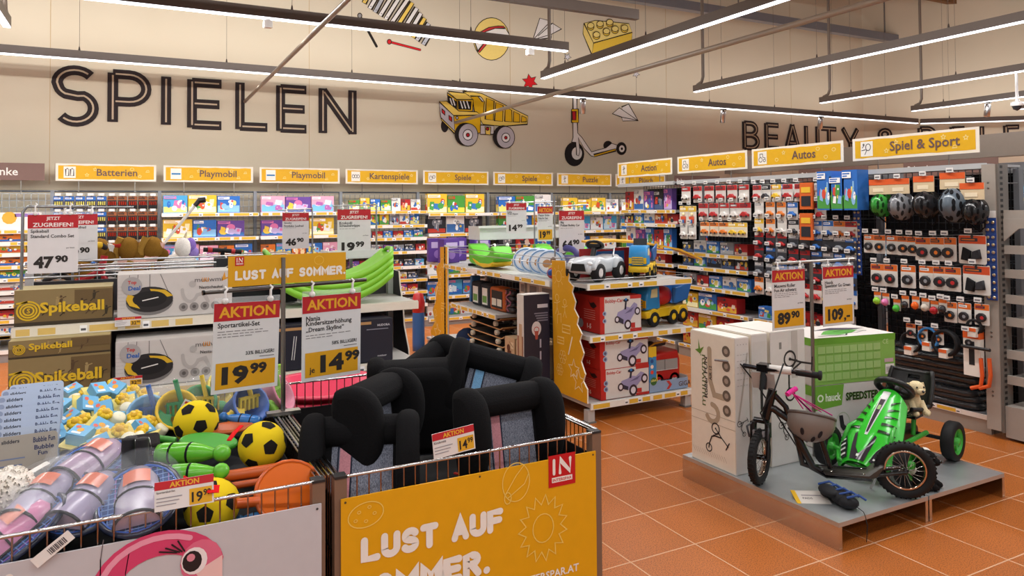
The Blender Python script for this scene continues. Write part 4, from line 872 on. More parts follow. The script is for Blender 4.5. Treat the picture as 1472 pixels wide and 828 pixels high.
# ------------------------------------------------------------------ printed price boards hanging from clips
def price_sign(p, u, W, Hh, label, kind, title, price, cents, small=3, je=False, extra=None, clips=True, hang=.035):
    """p: lower left corner; kind 'aktion' (red head, yellow price field) or 'jetzt' (two-line red head, white field)"""
    p = Vector(p); T = FR(p, u); t = thing('price_sign', label, 'price sign', p, 0, 'hanging price signs')
    m = MB('card', T); m.box(0, W, 0, Hh, -.004, 0, '#dcdadb'); part('board', m, t, world=True)
    m = MB('card', T); hh = Hh*(.2 if kind == 'aktion' else .23)
    m.quad(W*.0, Hh-hh, W, Hh, '#b8232b', .0008)
    if kind == 'aktion': m.text('AKTION', W*.5, Hh-hh*.83, hh*.62, '#e6a52a', w=W*.86, align='c', bold=.03, z=.0016)
    else:
        m.text('JETZT', W*.5, Hh-hh*.46, hh*.31, '#f2ece8', align='c', bold=.02, z=.0016); m.text('ZUGREIFEN!', W*.5, Hh-hh*.9, hh*.31, '#f2ece8', w=W*.8, align='c', bold=.02, z=.0016)
    part('header', m, t, 'red printed header', world=True)
    m = MB('card', T); y = Hh-hh-Hh*.02
    th = Hh*.058
    for ln in title:
        y -= th*1.25; m.text(ln, W*.06, y, th*(1.25 if any(c in ln for c in 'gpqy„') else 1.0), '#2c2a2c', bold=.018, z=.001, maxw=W*.86)
    r = random.Random(hash_(title[0]))
    for k in range(small):
        y -= Hh*.03; x = W*.06
        while x < W*(.75 if k < small-1 else .5):
            wd = r.uniform(.04, .11)*W; m.quad(x, y, x+wd, y+Hh*.009, '#8b8788', .001); x += wd+W*.02
    if extra: m.text(extra, W*.93, Hh*.40, Hh*.042, '#2c2a2c', align='r', bold=.018, z=.001, maxw=W*.55); m.quad(W*.7, Hh*.365, W*.93, Hh*.373, '#6b6768', .001)
    else: m.text('per Stück', W*.93, Hh*.41, Hh*.03, '#3c3a3c', align='r', bold=.01, z=.001, maxw=W*.3)
    part('print', m, t, 'small dark print', world=True)
    m = MB('card', T); yb, yt = Hh*.045, Hh*.335
    if kind == 'aktion': m.quad(W*.05, yb, W*.95, yt, '#dca019', .0008)
    ph = (yt-yb)*.72; xx = W*(.30 if je else .14 if kind == 'aktion' else .12); py = yb+(yt-yb)*.13
    cw = W*.2*len(price) if len(price) < 3 else W*.5
    m.text(price, xx, py, ph, '#2a2523', w=cw, bold=.05, z=.0016)
    if cents == ',-': m.text(cents, xx+cw+W*.02, py-ph*.15, ph*.5, '#2a2523', w=W*.2, bold=.03, z=.0016)
    else: m.text(cents, xx+cw+W*.02, py+ph*.45, ph*.6, '#2a2523', w=W*.26, bold=.05, z=.0016)
    if je: m.text('je', W*.12, py-ph*.05, ph*.42, '#2a2523', bold=.02, z=.0016)
    part('price_field', m, t, 'yellow price field' if kind == 'aktion' else 'bold black price', world=True)
    if clips:
        m = MB('clear_plastic', T); m.box(0, W, Hh, Hh+.02, -.003, .002, '#eeeeee'); part('sleeve', m, t, 'clear plastic sleeve', world=True)
        for x in (W*.15, W*.84):
            m = MB('plastic', T); m.tube([(x, Hh+.012, .004), (x, Hh+.012+hang, .004), (x+.008, Hh+.02+hang, 0), (x, Hh+.028+hang, -.006)], .0045, '#e4e2e0', 6); m.lathe([(.011, -.003), (.011, .006), (.003, .007), (.001, .007)], '#e8e6e4', 10, TR(x, Hh+.008, .002)); part('clip', m, t, 'white plastic hook clip', world=True)
    return t
def shelf_ticket(p, u, W, Hh, label, title, price, cents, tilt=0):
    p = Vector(p); T = FR(p, u) @ RX(-tilt); m = MB('card', T); t = thing('price_ticket', label, 'price ticket', p, 0, 'small price tickets')
    m.box(0, W, 0, Hh, -.002, 0, '#e4e0de'); part('card', m, t, world=True)
    m = MB('card', T); m.quad(0, Hh*.72, W, Hh, '#c22a34', .0006); m.text('AKTION', W*.5, Hh*.76, Hh*.19, '#ecb23a', w=W*.5, align='c', bold=.03, z=.0012)
    m.text(title, W*.03, Hh*.58, Hh*.09, '#3c3a3c', bold=.01, z=.001, maxw=W*.5)
    for k in range(3): m.quad(W*.03, Hh*(.42-.12*k), W*(.46-.05*k), Hh*(.45-.12*k), '#98949a', .001)
    m.quad(W*.58, Hh*.05, W*.97, Hh*.6, '#e0ab2a', .0008); m.text(price, W*.62, Hh*.12, Hh*.36, '#2a2523', w=W*.19, bold=.025, z=.0014); m.text(cents, W*.82, Hh*.3, Hh*.22, '#2a2523', w=W*.13, bold=.025, z=.0014)
    part('print', m, t, 'red, white and yellow print', world=True); return t
# ------------------------------------------------------------------ low double gondola in the middle
XL, XR, YF, YH, YR = 3.11, 4.15, 4.74, 5.25, 7.6
t = thing('low_gondola', 'low middle gondola with yellow edged shelves and decorated end panels', 'gondola', ((XL+XR)/2, 6.2, 0))
def mshelf(x0, x1, y0, y1, z, sides, seed):
    m = MB('paint'); m.box(x0, x1, y0, y1, z-.035, z-.004, '#bdbdbb'); k = MB('paint')
    for s in sides:
        if s == 'L': m.box(x0-.012, x0, y0, y1, z-.05, z+.004, '#c4c4c2'); strip(k, FR((x0-.0165, y1, z-.048), SY), y1-y0, .046, seed=seed, dens=.95)
        if s == 'F': m.box(x0, x1, y0-.012, y0, z-.05, z+.004, '#c4c4c2'); strip(k, FR((x0, y0-.0165, z-.048)), x1-x0, .046, seed=seed+1, dens=.95)
    sh = part('shelf', m, t, world=True)
    if sides: part('price_rail', k, sh, 'yellow patterned price rail', world=True)
mshelf(XL, 3.6, YH+.02, YR, 1.05, 'L', 11); mshelf(XL, 3.6, 6.3, YR-.2, .64, 'L', 12); mshelf(XL, 3.6, YH+.02, YR, .15, 'L', 13)
mshelf(3.66, XR, YH+.02, YR, 1.05, '', 14); mshelf(3.66, XR, YH+.02, YR, .15, '', 15)
mshelf(XL, XR, YF, YH, 1.07, 'F', 16); mshelf(XL+.02, XR, YF, YH, .665, 'F', 17); mshelf(XL+.02, XR, YF, YH, .15, 'F', 18)
mshelf(XL, XR, YR+.02, 8.2, 1.05, '', 19); mshelf(XL, XR, YR+.02, 8.2, .15, '', 20)
for nm, x, y in (('foot', XL+.03, YF+.02), ('foot', XR-.05, YF+.02), ('foot', XL+.03, 7.5), ('foot', XL+.04, 8.17), ('foot', XR-.05, 8.17), ('foot', XR-.05, 6.4)):
    part(nm, MB('paint').box(x-.03, x+.03, y-.03, y+.03, 0, .1, '#b5b2ae').box(x-.04, x+.04, y-.04, y+.04, 0, .012, '#6c6a68'), t, world=True)
for nm, x, y in (('upright', 3.63, YH), ('upright', 3.63, 6.43), ('upright', 3.63, YR), ('upright', XL+.0, YR-.03), ('upright', XR-.02, YH)):
    m = MB('paint'); m.box(x-.02, x+.02, y-.02, y+.02, .1, 1.26, '#c3c3c3')
    for i in range(26): m.box(x-.0215, x-.02, y-.008, y+.008, .16+i*.042, .18+i*.042, '#3a3a3c')
    part(nm, m, t, world=True)
m = MB('metal'); wiregrid(m, FR((3.63, YR, .12), SY), YR-YH, 1.1, 30, 16, '#7e858c', .0025); part('centre_grid', m, t, world=True)
m = MB('metal'); wiregrid(m, FR((XL, YH, .12)), XR-XL, 1.1, 16, 16, '#8a9098', .0025); part('end_grid', m, t, world=True)
m = MB('matte'); m.box(3.636, 3.645, YH+.02, YR, .15, 1.03, '#2a2d36').box(XL+.05, XR-.03, YH+.004, YH+.012, .15, 1.03, '#33343c'); part('dark_panel', m, t, world=True)
for z in (1.19, 1.24):
    part('wire_guard', MB('metal').tube([(XL, YH, z), (XL, YR, z), (XR, YR, z), (XR, YH, z)], .004, '#b9bdc2', 6, True), t, world=True)
part('wire_guard', MB('metal').tube([(XL-.006, YH-.01, 1.1), (XL-.006, YF-.006, 1.1), (XR+.006, YF-.006, 1.1), (XR+.006, YH-.01, 1.1)], .003, '#c9cdd2', 6), t, world=True)
def panel(outline, doodles, label, x):
    T = FR((x, 0, 0), SY); pts = [(-p.y, p.z) for p in outline]
    o = MB('card', T); o.prism(pts, -.012, 0, '#dfa312', side='#efe9da')
    def C(px, py): q = PX(px, py, x); return (-q.y, q.z)
    for kind, px, py, s in doodles:
        cx, cy = C(px, py); k = .004
        if kind == 'sun': o.stroke(arc(cx, cy, s*.5, s*.5, 0, 330, 11), k*1.4, '#f0cf7c', .001, closed=True); [o.stroke([(cx+s*.65*math.cos(a), cy+s*.65*math.sin(a)), (cx+s*math.cos(a), cy+s*math.sin(a))], k, '#f0cf7c', .001) for a in [i*.785 for i in range(8)]]
        elif kind == 'star': o.stroke(star(cx, cy, s, 5, .45), k*1.6, '#f3e3b4', .001, closed=True)
        elif kind == 'note': o.stroke([(cx-s*.4, cy-s*.5), (cx-s*.4, cy+s*.5), (cx+s*.4, cy+s*.7), (cx+s*.4, cy-s*.3)], k*1.5, '#f0cf7c', .001)
        elif kind == 'child': o.stroke(arc(cx, cy+s*.6, s*.3, s*.3, 0, 330, 9), k*1.4, '#f0cf7c', .001, closed=True); o.stroke([(cx, cy+s*.3), (cx, cy-s*.3), (cx-s*.3, cy-s*.9)], k*1.6, '#f0cf7c', .001); o.stroke([(cx, cy-s*.3), (cx+s*.3, cy-s*.9)], k*1.6, '#f0cf7c', .001); o.stroke([(cx-s*.5, cy+s*.1), (cx, cy+s*.1), (cx+s*.5, cy+s*.3)], k*1.6, '#f0cf7c', .001)
        elif kind == 'flower': [o.stroke(arc(cx+s*.5*math.cos(a), cy+s*.5*math.sin(a), s*.3, s*.3, 0, 330, 7), k*1.2, '#f0cf7c', .001, closed=True) for a in [i*1.05 for i in range(6)]]
        elif kind == 'brick': o.stroke([(cx-s, cy-s*.5), (cx+s, cy-s*.5), (cx+s, cy+s*.5), (cx-s, cy+s*.5)], k*1.6, '#f0cf7c', .001, closed=True); o.stroke([(cx-s, cy), (cx+s, cy)], k*1.2, '#f0cf7c', .001)
        elif kind == 'bone': o.stroke([(cx-s*.4, cy-s), (cx+s*.4, cy+s)], k*3.5, '#f3e9cc', .001)
    part('decorated_panel', o, t, label, world=True)
xp = 3.09
pf = [PX(x, y, xp) for x, y in ((793, 374), (812, 375), (813, 386), (818, 394), (817, 404), (824, 412), (822, 420), (827, 434), (825, 444), (831, 456), (829, 466), (836, 480), (833, 490), (839, 508), (835, 520), (841, 538), (838, 548), (844, 560))]
b0 = PX(797, 580, xp); pf = pf+[Vector((xp, pf[-1].y, .16)), Vector((xp, b0.y, .16))]
panel(pf, [('sun', 803, 397, .09), ('child', 801, 437, .09), ('child', 812, 443, .08), ('note', 804, 459, .07), ('brick', 814, 473, .06), ('brick', 806, 489, .05), ('bone', 820, 497, .07), ('flower', 809, 513, .07), ('star', 825, 531, .08), ('flower', 805, 531, .06), ('star', 832, 548, .09)], 'yellow end panel with wavy edge and pale toy doodles', xp)
pr = [PX(x, y, xp) for x, y in ((643, 355), (632, 355), (633, 372), (627, 388), (630, 404), (625, 416), (627, 432), (622, 446), (625, 462), (619, 476), (621, 489))]
panel(pr+[Vector((xp, pr[-1].y, .2)), Vector((xp, pr[0].y, .2))], [('sun', 636, 378, .1), ('child', 633, 402, .1), ('bone', 627, 424, .1), ('brick', 637, 440, .06), ('child', 626, 456, .1), ('note', 636, 456, .08), ('star', 629, 478, .1), ('flower', 632, 416, .08)], 'yellow rear end panel with wavy left edge', xp)
# ------------------------------------------------------------------ goods on its left side
def croc(p, rz, label, body='#5fbf2a', belly='#e8b81e', s=.74):
    t = thing('crocodile_seesaw', label, 'seesaw', p, rz, 'green crocodile seesaws'); t.scale = (s, s, s)
    side = [(-.5, .30), (-.47, .05), (-.4, .02), (-.2, .0), (.1, .0), (.28, .03), (.35, .1), (.5, .14), (.52, .2), (.36, .2), (.33, .28), (.26, .29), (.2, .2), (.08, .15), (-.12, .14), (-.28, .18), (-.4, .26)]
    m = MB('plastic'); m.puff(side, -.14, .14, .02, body, FR((0, 0, .02)), k=2); part('body', m, t)
    m = MB('plastic'); m.puff([(-.33, .1), (-.2, .02), (.05, -.015), (.28, .02), (.33, .08), (.2, .05), (-.1, .045)], -.155, .155, .01, belly, FR((0, 0, .02)), k=2); part('rocker', m, t, 'yellow rocker')
    m = MB('plastic'); 
    for sg in (1, -1): m.ball((.29, sg*.1, .32), (.03, .025, .03), '#f2f2ee', 10); m.ball((.3, sg*.121, .325), .012, '#222222', 8)
    part('eyes', m, t)
    m = MB('plastic'); m.tube([(.2, -.14, .27), (.2, .14, .27)], .016, '#3f9a20', 8); part('handle', m, t); return t
p = PX(688, 388, 3.32); croc((3.3, 6.8, 1.052), -90, 'green crocodile seesaw with yellow rocker, nearer one on the top shelf')
croc((3.86, 6.3, 1.052), -80, 'second green crocodile seesaw behind the first on the shelf')
# oval printed discs, purple frame
for i, y in enumerate((5.98, 5.83, 5.68, 5.53)):
    t2 = thing('oval_disc_pack', 'pale blue oval disc with brown print, %s from left on the top shelf' % ORD[i], 'toilet trainer seat', (3.26, y, 1.18), 0, 'oval printed discs on the top shelf')
    T = RZ(-62) @ FR((0, 0, 0)) @ RX(-12)
    part('disc', MB('plastic').puff([(.15*x, .12*yy) for x, yy in arc(0, 0, 1, 1, 0, 345, 23)], -.015, .015, .012, '#c9dcee', T, k=2), t2)
    m = MB('card'); m.disc((0, 0), .11, '#e9eef2', .016, 20, T, ry=.75); m.disc((-.03, -.01), .045, '#b98a5c', .0168, 12, T, ry=.8); m.disc((.03, .02), .03, '#8a6a4c', .0168, 10, T); m.disc((.02, -.045), .03, '#e2c46a', .0168, 10, T); m.ring((0, 0), .118, .13, '#5f8fc2', .0162, 24, T, ry=.8); part('print', m, t2)
t2 = thing('purple_arch_frame', 'purple rounded toy arch beside the oval discs', 'toy', (3.36, 5.42, 1.052)); T = RZ(-60)
part('arch', MB('plastic').tube([(-.11, 0, 0)]+[(.11*math.cos(math.radians(a)), 0, .17+.09*math.sin(math.radians(a))) for a in range(180, -1, -20)]+[(.11, 0, 0)], .028, '#5b5a9c', 10, T=T), t2); part('inner_panel', MB('plastic').box(-.08, .08, -.01, .01, .0, .2, '#8d8fc4', T), t2)
p = (3.2, 5.52, 1.052); single('red_ball', MB('gloss').ball((0, 0, .05), .05, '#a8262c', 16).ball((-.02, -.012, .055), .034, '#2c4f9a', 12), 'small red and blue ball in front of the purple arch', 'ball', loc=(3.2, 5.4, 1.052), world=False)
# middle shelf: bags and boxes
t2 = thing('kick_scooter', 'small blue folded scooter leaning at the rear of the middle shelf', 'scooter', (3.3, 7.25, .64))
part('deck', MB('plastic').box(-.05, .05, -.02, .02, .02, .3, '#3f78b4', RX(8)), t2); part('stem', MB('metal').tube([(0, 0, .03), (0, -.06, .42)], .014, '#c9ccd0', 8), t2)
part('handle', MB('rubber').tube([(-.09, -.06, .42), (.09, -.06, .42)], .014, '#222222', 8), t2); part('wheel', MB('rubber').lathe([(.02, -.012), (.045, -.012), (.045, .012), (.02, .012)], '#f0c23a', 14, TR(0, 0, .046) @ RY(90)), t2)
for i, (y, c, h_, lab) in enumerate(((7.05, '#35363a', .25, 'charcoal rounded carry bag'), (6.82, '#3d3e42', .24, 'black carry bag with a green and white label card'), (6.6, '#c9642a', .23, 'orange and black slim carton'), (6.48, '#b85a26', .22, 'second orange slim carton'))):
    T = TR(0, 0, 0); m = MB('fabric' if i < 2 else 'card'); m.puff(rrect(-.11, 0, .11, h_, .03), -.07, .07, .02, c, FR((0, 0, 0), SY), k=2)
    t2 = thing('sport_bag' if i < 2 else 'slim_carton', lab+' on the middle shelf', 'bag' if i < 2 else 'box', (3.3, y, .642)); part('body', m, t2)
    part('label', MB('card').box(-.075, -.0712, -.06, .06, .03, .2, '#e8e6de' if i < 2 else '#2a2a2c').quad(-.05, .05, .05, .12, '#6a9c4a' if i < 2 else '#d9d2c4', .0762, FR((0, 0, 0), SY)), t2)
for i in range(2):
    t2 = thing('padded_glove_pack', 'black and pink wavy guard pack, %s on the middle shelf end' % ('nearer' if i else 'rear'), 'protective pads', (3.28, 6.4-.08*i, .642)); m = MB('plastic')
    for k in range(4): m.puff(arc(0, .03+k*.055, .08, .035, 0, 330, 11), -.03, .03, .02, '#2a2528', FR((0, 0, 0), SY), k=2)
    part('pad', m, t2); part('trim', MB('plastic').tube([(-.035, .05*math.sin(k*1.3), .02+k*.022) for k in range(10)], .008, '#b06a80', 6), t2)
for i, (y, w_, c) in enumerate(((6.05, .05, '#cfccc6'), (5.85, .1, '#b9b4ae'), (5.6, .14, '#c6c1ba'))):
    single('hanging_pack', MB('card').box(-.05, .05, -w_, w_, 0, .12, c).box(-.0512, -.05, -w_*.8, w_*.5, .02, .09, '#7d7a7c'), 'grey white pack hanging under the top shelf, %s from left' % ORD[i], 'pack', 'hanging packs under the top shelf', loc=(3.3, y, .86), world=False)
# skateboards stacked on the bottom shelf
for i in range(5):
    z = .152+i*.088; t2 = thing('skateboard', 'skateboard with white wheels, %s from the bottom of the stack' % ORD[i], 'skateboard', (3.3, 6.75, z), 4-2*i, 'stacked skateboards')
    m = MB('wood'); prof = [(-.42, .085), (-.36, .062), (.36, .062), (.42, .085)]
    for k in range(3): a, b = prof[k], prof[k+1]; m.add([(x, y, zz+dz) for x in (-.1, .1) for (y, zz) in (a, b) for dz in (-.006, .006)], [(0, 1, 3, 2), (4, 6, 7, 5), (0, 4, 5, 1), (2, 3, 7, 6), (1, 5, 7, 3), (0, 2, 6, 4)], ['#c9a576', '#c9a576', '#b58d5c', '#b58d5c', '#2a2a2c', '#8a5a3a'])
    part('deck', m, t2)
    for yy in (-.3, .3):
        part('truck', MB('metal').tube([(-.085, yy, .027), (.085, yy, .027)], .01, '#8d9096', 8).box(-.03, .03, yy-.02, yy+.02, .03, .055, '#8d9096'), t2)
        for xx in (-.105, .105): part('wheel', MB('plastic').lathe([(.008, -.02), (.024, -.02), (.027, -.01), (.027, .01), (.024, .02), (.008, .02)], '#ded8c4', 14, TR(xx, yy, .027) @ RY(90)), t2)
t2 = thing('pad_bag', 'dark blue rounded helmet bag at the rear of the bottom shelf', 'bag', (3.26, 7.33, .152)); part('bag', MB('fabric').ball((0, 0, .1), (.13, .13, .11), '#26304a', 14), t2); part('band', MB('fabric').tube([(.12*math.cos(a*.45), .12*math.sin(a*.45), .1) for a in range(14)], .014, '#2f62c0', 6, True), t2)
for i, y in enumerate((6.1, 5.87, 5.67)):
    t2 = thing('stunt_toy_carton', 'sandy brown carton with dark figure print, %s from left on the bottom shelf' % ORD[i], 'box', (3.3, y, .152), 0, 'sandy cartons on the bottom shelf')
    part('carton', MB('card').box(-.16, .16, -.1, .1, 0, .3, '#c3a582'), t2, bevel=.003)
    m = MB('card'); T = FR((-.1605, 0, 0), SY)
    m.disc((-.02, .2), .035, '#5a2f22', .001, 10, T); m.poly([(-.05, .17), (.03, .18), (.05, .1), (-.02, .09)], '#5a2f22', .001, T); m.poly([(-.07, .08), (.07, .11), (.08, .06), (-.06, .04)], '#7a4030', .0014, T); m.quad(.02, .2, .08, .26, '#e0cba8', .001, T); m.stroke([(0, .26), (.07, .22)], .008, '#8a6a4a', .002, T)
    part('print', m, t2)
t2 = thing('basketball_set_box', 'tall white and dark violet basketball hoop box beside the yellow panel', 'box', (2.99, 5.36, .0))
part('carton', MB('card').box(-.13, .12, -.06, .06, 0.0, .945, ['#ddd8d2', '#3a3346', '#322e3c', '#322e3c', '#ddd8d2', '#ddd8d2']), t2, bevel=.004)
m = MB('card'); T = FR((0, -.0605, 0)); m.quad(.0, .83, .1, .86, '#d9d6de', .001, T); 
for k in range(4): m.quad(-.03+.01*k, .78-.02*k, .1, .79-.02*k, '#8b8796', .001, T)
m.poly([(x*.045-.01, .66+y*.06) for x, y in arc(0, 0, 1, 1, 0, 345, 23)], '#ddd8da', .001, T); m.ring((-.01, .65), .02, .026, '#c0392f', .0015, 16, T); m.poly([(-.03, .64), (.01, .64), (.0, .57), (-.02, .57)], '#b8584a', .0016, T)
for k in range(3): m.quad(.02, .3+.1*k, .035, .37+.1*k, '#b9b4c4', .001, T); m.quad(-.08, .18+.07*k, -.06, .23+.07*k, '#8b8796', .001, T)
m.quad(-.05, .25, .05, .6, '#9a6a52', .001, FR((-.1305, 0, 0), SY)); m.quad(-.02, .4, .03, .7, '#c9a98a', .0015, FR((-.1305, 0, 0), SY)); part('print', m, t2)
# ------------------------------------------------------------------ rear: purple packs, clear tray, foam figure pole
for i, (x, y) in enumerate(((3.15, 7.95), (3.42, 8.02), (3.7, 7.95), (3.2, 7.72))):
    t2 = thing('purple_toy_box', 'purple toy box on the rear end of the middle gondola, %s from left' % ORD[i], 'box', (x, y, 1.052), 8*i-10, 'purple toy boxes'); part('carton', MB('card').box(-.11, .11, -.06, .06, 0, .27, '#5f3f98'), t2, bevel=.003)
    part('print', MB('card').quad(-.08, .16, .08, .23, '#cdbde6', .0608, FR((0, 0, 0))).disc((0, .09), .05, '#9c7cc9', .0608, 12, FR((0, 0, 0))).quad(-.04, .06, .05, .15, '#8a68bd', .061, FR((0, 0, 0), SY)), t2)
single('foam_punch_pole', MB('plastic').lathe([(.001, 0), (.1, 0), (.105, .1), (.1, .5), (.085, .55), (.001, .56)], ['#2f5f9c']*3+['#c02a2c']*2, 18).lathe([(.001, .5), (.1, .5), (.11, .62), (.08, .74), (.001, .76)], '#c02a2c', 18), 'blue and red inflatable punching pole at the rear end of the middle gondola', 'punching pole', loc=(2.99, 8.15, .2), world=False)
bpy.data.objects['foam_punch_pole'].location.z = 0; bpy.data.objects['foam_punch_pole'].scale = (.7, .7, .9)
t2 = thing('clear_storage_tray', 'long grey translucent tray behind the crocodile seesaws', 'tray', (3.9, 7.35, 1.32)); part('tray', MB('plastic').box(-.55, .55, -.15, .15, .0, .01, '#c9cfcd').box(-.55, .55, -.15, -.14, .01, .15, '#d6dbd9').box(-.55, -.54, -.14, .15, .01, .15, '#d6dbd9').box(.54, .55, -.14, .15, .01, .15, '#d6dbd9').box(-.57, .57, -.17, -.15, .13, .155, '#e3e6e4'), t2)
part('leg', MB('metal').box(-.5, -.48, -.01, .01, -.268, 0, '#9a9ea2'), t2); part('leg', MB('metal').box(.48, .5, -.01, .01, -.268, 0, '#9a9ea2'), t2)
# ------------------------------------------------------------------ head shelves facing the viewer
def wheel(m_t, c, r, w_, tyre, hub, T, parent, lab=None, hubr=.55):
    M = TR(*c) @ RX(90)
    part('wheel', MB('rubber').lathe([(r*hubr, -w_/2), (r*.93, -w_/2), (r, -w_*.3), (r, w_*.3), (r*.93, w_/2), (r*hubr, w_/2)], tyre, 20, M).lathe([(.001, w_*.42), (r*.3, w_*.5), (r*hubr, w_*.4), (r*hubr, -w_*.4), (r*.3, -w_*.5), (.001, -w_*.42)], hub, 20, M, 'plastic'), parent, lab)
# ride-on car
t2 = thing('ride_on_car', 'pale grey ride-on toy car with black steering wheel on the top shelf', 'ride-on car', (3.36, 4.97, 1.072), 206)
side = [(-.27, .08), (-.28, .16), (-.22, .2), (-.12, .19), (-.02, .175), (.08, .2), (.2, .19), (.28, .14), (.285, .08), (.2, .06), (-.18, .06)]
m = MB('gloss'); m.puff(side, -.1, .1, .035, '#c9d0d6', FR((0, 0, 0)), k=3)
for x in (-.17, .17):
    for sg in (1, -1): m.puff(arc(x, .1, .085, .085, 0, 180, 8)+[(x-.06, .08)], (.07 if sg > 0 else -.135), (.135 if sg > 0 else -.07), .02, '#c9d0d6', FR((0, 0, 0)), k=2)
part('body', m, t2)
for x in (-.17, .17):
    for sg in (1, -1): wheel(None, (x, sg*.115, .075), .075, .06, '#1c1c1e', '#d9d6d6', None, t2)
m = MB('plastic'); m.puff([(-.07, .09), (.07, .09), (.055, .15), (-.055, .15)], .0, .012, .004, '#1d1e21', FR((.278, 0, 0), UY), k=2); part('grille', m, t2)
m = MB('plastic'); m.tube([(.06, 0, .19), (.02, 0, .28)], .022, '#1b1b1d', 10); m.tube([(.02+.02*math.cos(a*.45), .075*math.sin(a*.45), .285+.03*math.cos(a*.45)) for a in range(14)], .013, '#1b1b1d', 8, True); m.box(-.0, .05, -.06, .06, .27, .295, '#1b1b1d'); part('steering_wheel', m, t2)
part('roll_bar', MB('metal').tube([(-.12, -.09, .19), (-.16, -.08, .25), (-.16, .08, .25), (-.12, .09, .19)], .009, '#b9bcc0', 8), t2)
m = MB('plastic'); 
for sg in (1, -1): m.ball((.25, sg*.085, .15), (.02, .025, .015), '#e9edf0', 10)
part('headlights', m, t2)
def toy_truck(p, rz, label, s=1.0):
    t = thing('toy_dump_truck', label, 'toy truck', p, rz, 'blue, red and yellow toy trucks'); B, Yy, R_ = '#2d8fd0', '#e6bd18', '#c4222a'
    def S(m): return m
    K = Matrix.Scale(s, 4)
    m = MB('plastic', K); m.puff([(-.3, .07), (.24, .07), (.25, .13), (.1, .13), (.08, .15), (-.3, .15)], -.095, .095, .012, Yy, FR((0, 0, 0)), k=2)
    for x in (-.23, -.1, .15): m.puff(arc(x, .075, .07, .075, 0, 180, 8), -.105, .105, .008, Yy, FR((0, 0, 0)), k=2)
    part('chassis', m, t)
    m = MB('plastic', K); m.puff([(.06, .14), (.245, .14), (.24, .24), (.205, .34), (.07, .345)], -.095, .095, .018, B, FR((0, 0, 0)), k=2); 
    for k in range(4): m.box(.243, .252, -.055, .055, .15+.022*k, .162+.022*k, Yy)
    for sg in (1, -1): m.box(.243, .25, sg*.075-.015, sg*.075+.015, .16, .22, Yy)
    part('cab', m, t)
    m = MB('plastic', K); m.box(.222, .236, -.07, .07, .25, .325, '#2a2c30', RY(-14) @ TR(-.05, 0, .055)); 
    for sg in (1, -1): m.puff([(.1, .24), (.19, .24), (.175, .31), (.1, .315)], sg*.094-.003, sg*.094+.004, .002, '#e8dfa8', FR((0, 0, 0)), k=1)
    part('windows', m, t)
    m = MB('plastic', K); m.lathe([(.001, -.09), (.075, -.085), (.085, -.03), (.085, .03), (.075, .085), (.001, .09)], R_, 20, TR(-.03, 0, .235) @ RY(90)); part('barrel', m, t, 'red drum')
    m = MB('plastic', K); 
    o = [(-.36, .34), (-.3, .2), (-.14, .17), (-.1, .18), (-.1, .3), (-.2, .31), (-.28, .33)]
    for sg in (1, -1): m.puff(o, sg*.095-.008, sg*.095+.008, .004, '#2463a8', FR((0, 0, 0)), k=1)
    m.add([(x, y, z) for (x, z) in ((-.36, .335), (-.3, .2), (-.14, .17)) for y in (-.095, .095)], [(0, 1, 3, 2), (2, 3, 5, 4)], '#2463a8'); m.add([(x, y, z-.008) for (x, z) in ((-.36, .335), (-.3, .2), (-.14, .17)) for y in (-.095, .095)], [(2, 3, 1, 0), (4, 5, 3, 2)], '#2463a8')
    part('tipper', m, t, 'blue tipping bed')
    for x in (-.23, -.1, .15):
        for sg in (1, -1): wheel(None, (x*s, sg*.09*s, .062*s), .062*s, .04*s, '#1c1c1e', Yy, None, t, 'black tyre with yellow hub', .5)
    part('price_label', MB('card', K).box(.12, .18, -.1005, -.0975, .13, .19, '#e9e5e2', RY(0)), t); return t
toy_truck((3.81, 4.95, 1.072), 222, 'toy truck with blue cab and red drum on the top shelf beside the ride-on car', .8)
toy_truck((3.98, 4.98, .667), 192, 'larger toy dump truck right of the red car box on the second shelf', 1.0)
# yellow bent slide and the printed board under it
a = [PY(x, y, 5.2) for x, y in ((838, 349), (870, 346), (905, 348), (940, 353), (965, 358))]; e0 = PY(1002, 372, 5.15)
pts = [(v.x, v.z) for v in a]+[(e0.x, e0.z)]
m = MB('plastic'); N = len(pts)
up = [(x, 5.225, z+.02) for x, z in pts]+[(x, 5.08, z+.008) for x, z in pts]
vs = up+[(x, y, z-.016) for x, y, z in up]
m.add(vs, [(N+i, N+i+1, i+1, i) for i in range(N-1)]+[(2*N+i, 2*N+i+1, 3*N+i+1, 3*N+i) for i in range(N-1)]+[(N+i, 3*N+i, 3*N+i+1, N+i+1) for i in range(N-1)]+[(i, i+1, 2*N+i+1, 2*N+i) for i in range(N-1)]+[(0, 2*N, 3*N, N), (N-1, 2*N-1, 4*N-1, 3*N-1)], '#e3ae35')
t2 = thing('yellow_slide', 'bent yellow plastic slide lying above the toys on the top shelf', 'toy slide', (3.75, 5.2, 1.072)); part('slide', m, t2, world=True)
part('support_box', MB('card').box(3.35, 4.02, 5.19, 5.21, 1.072, a[2].z-.045, '#a32a2c').box(3.5, 3.8, 5.188, 5.19, 1.12, a[2].z-.07, '#2f5f9c').text('Power', 3.53, a[2].z-.13, .035, '#9ec3e2', bold=.02, T=FR((0, 5.187, 0))), t2, 'red and blue printed box under the slide', world=True)
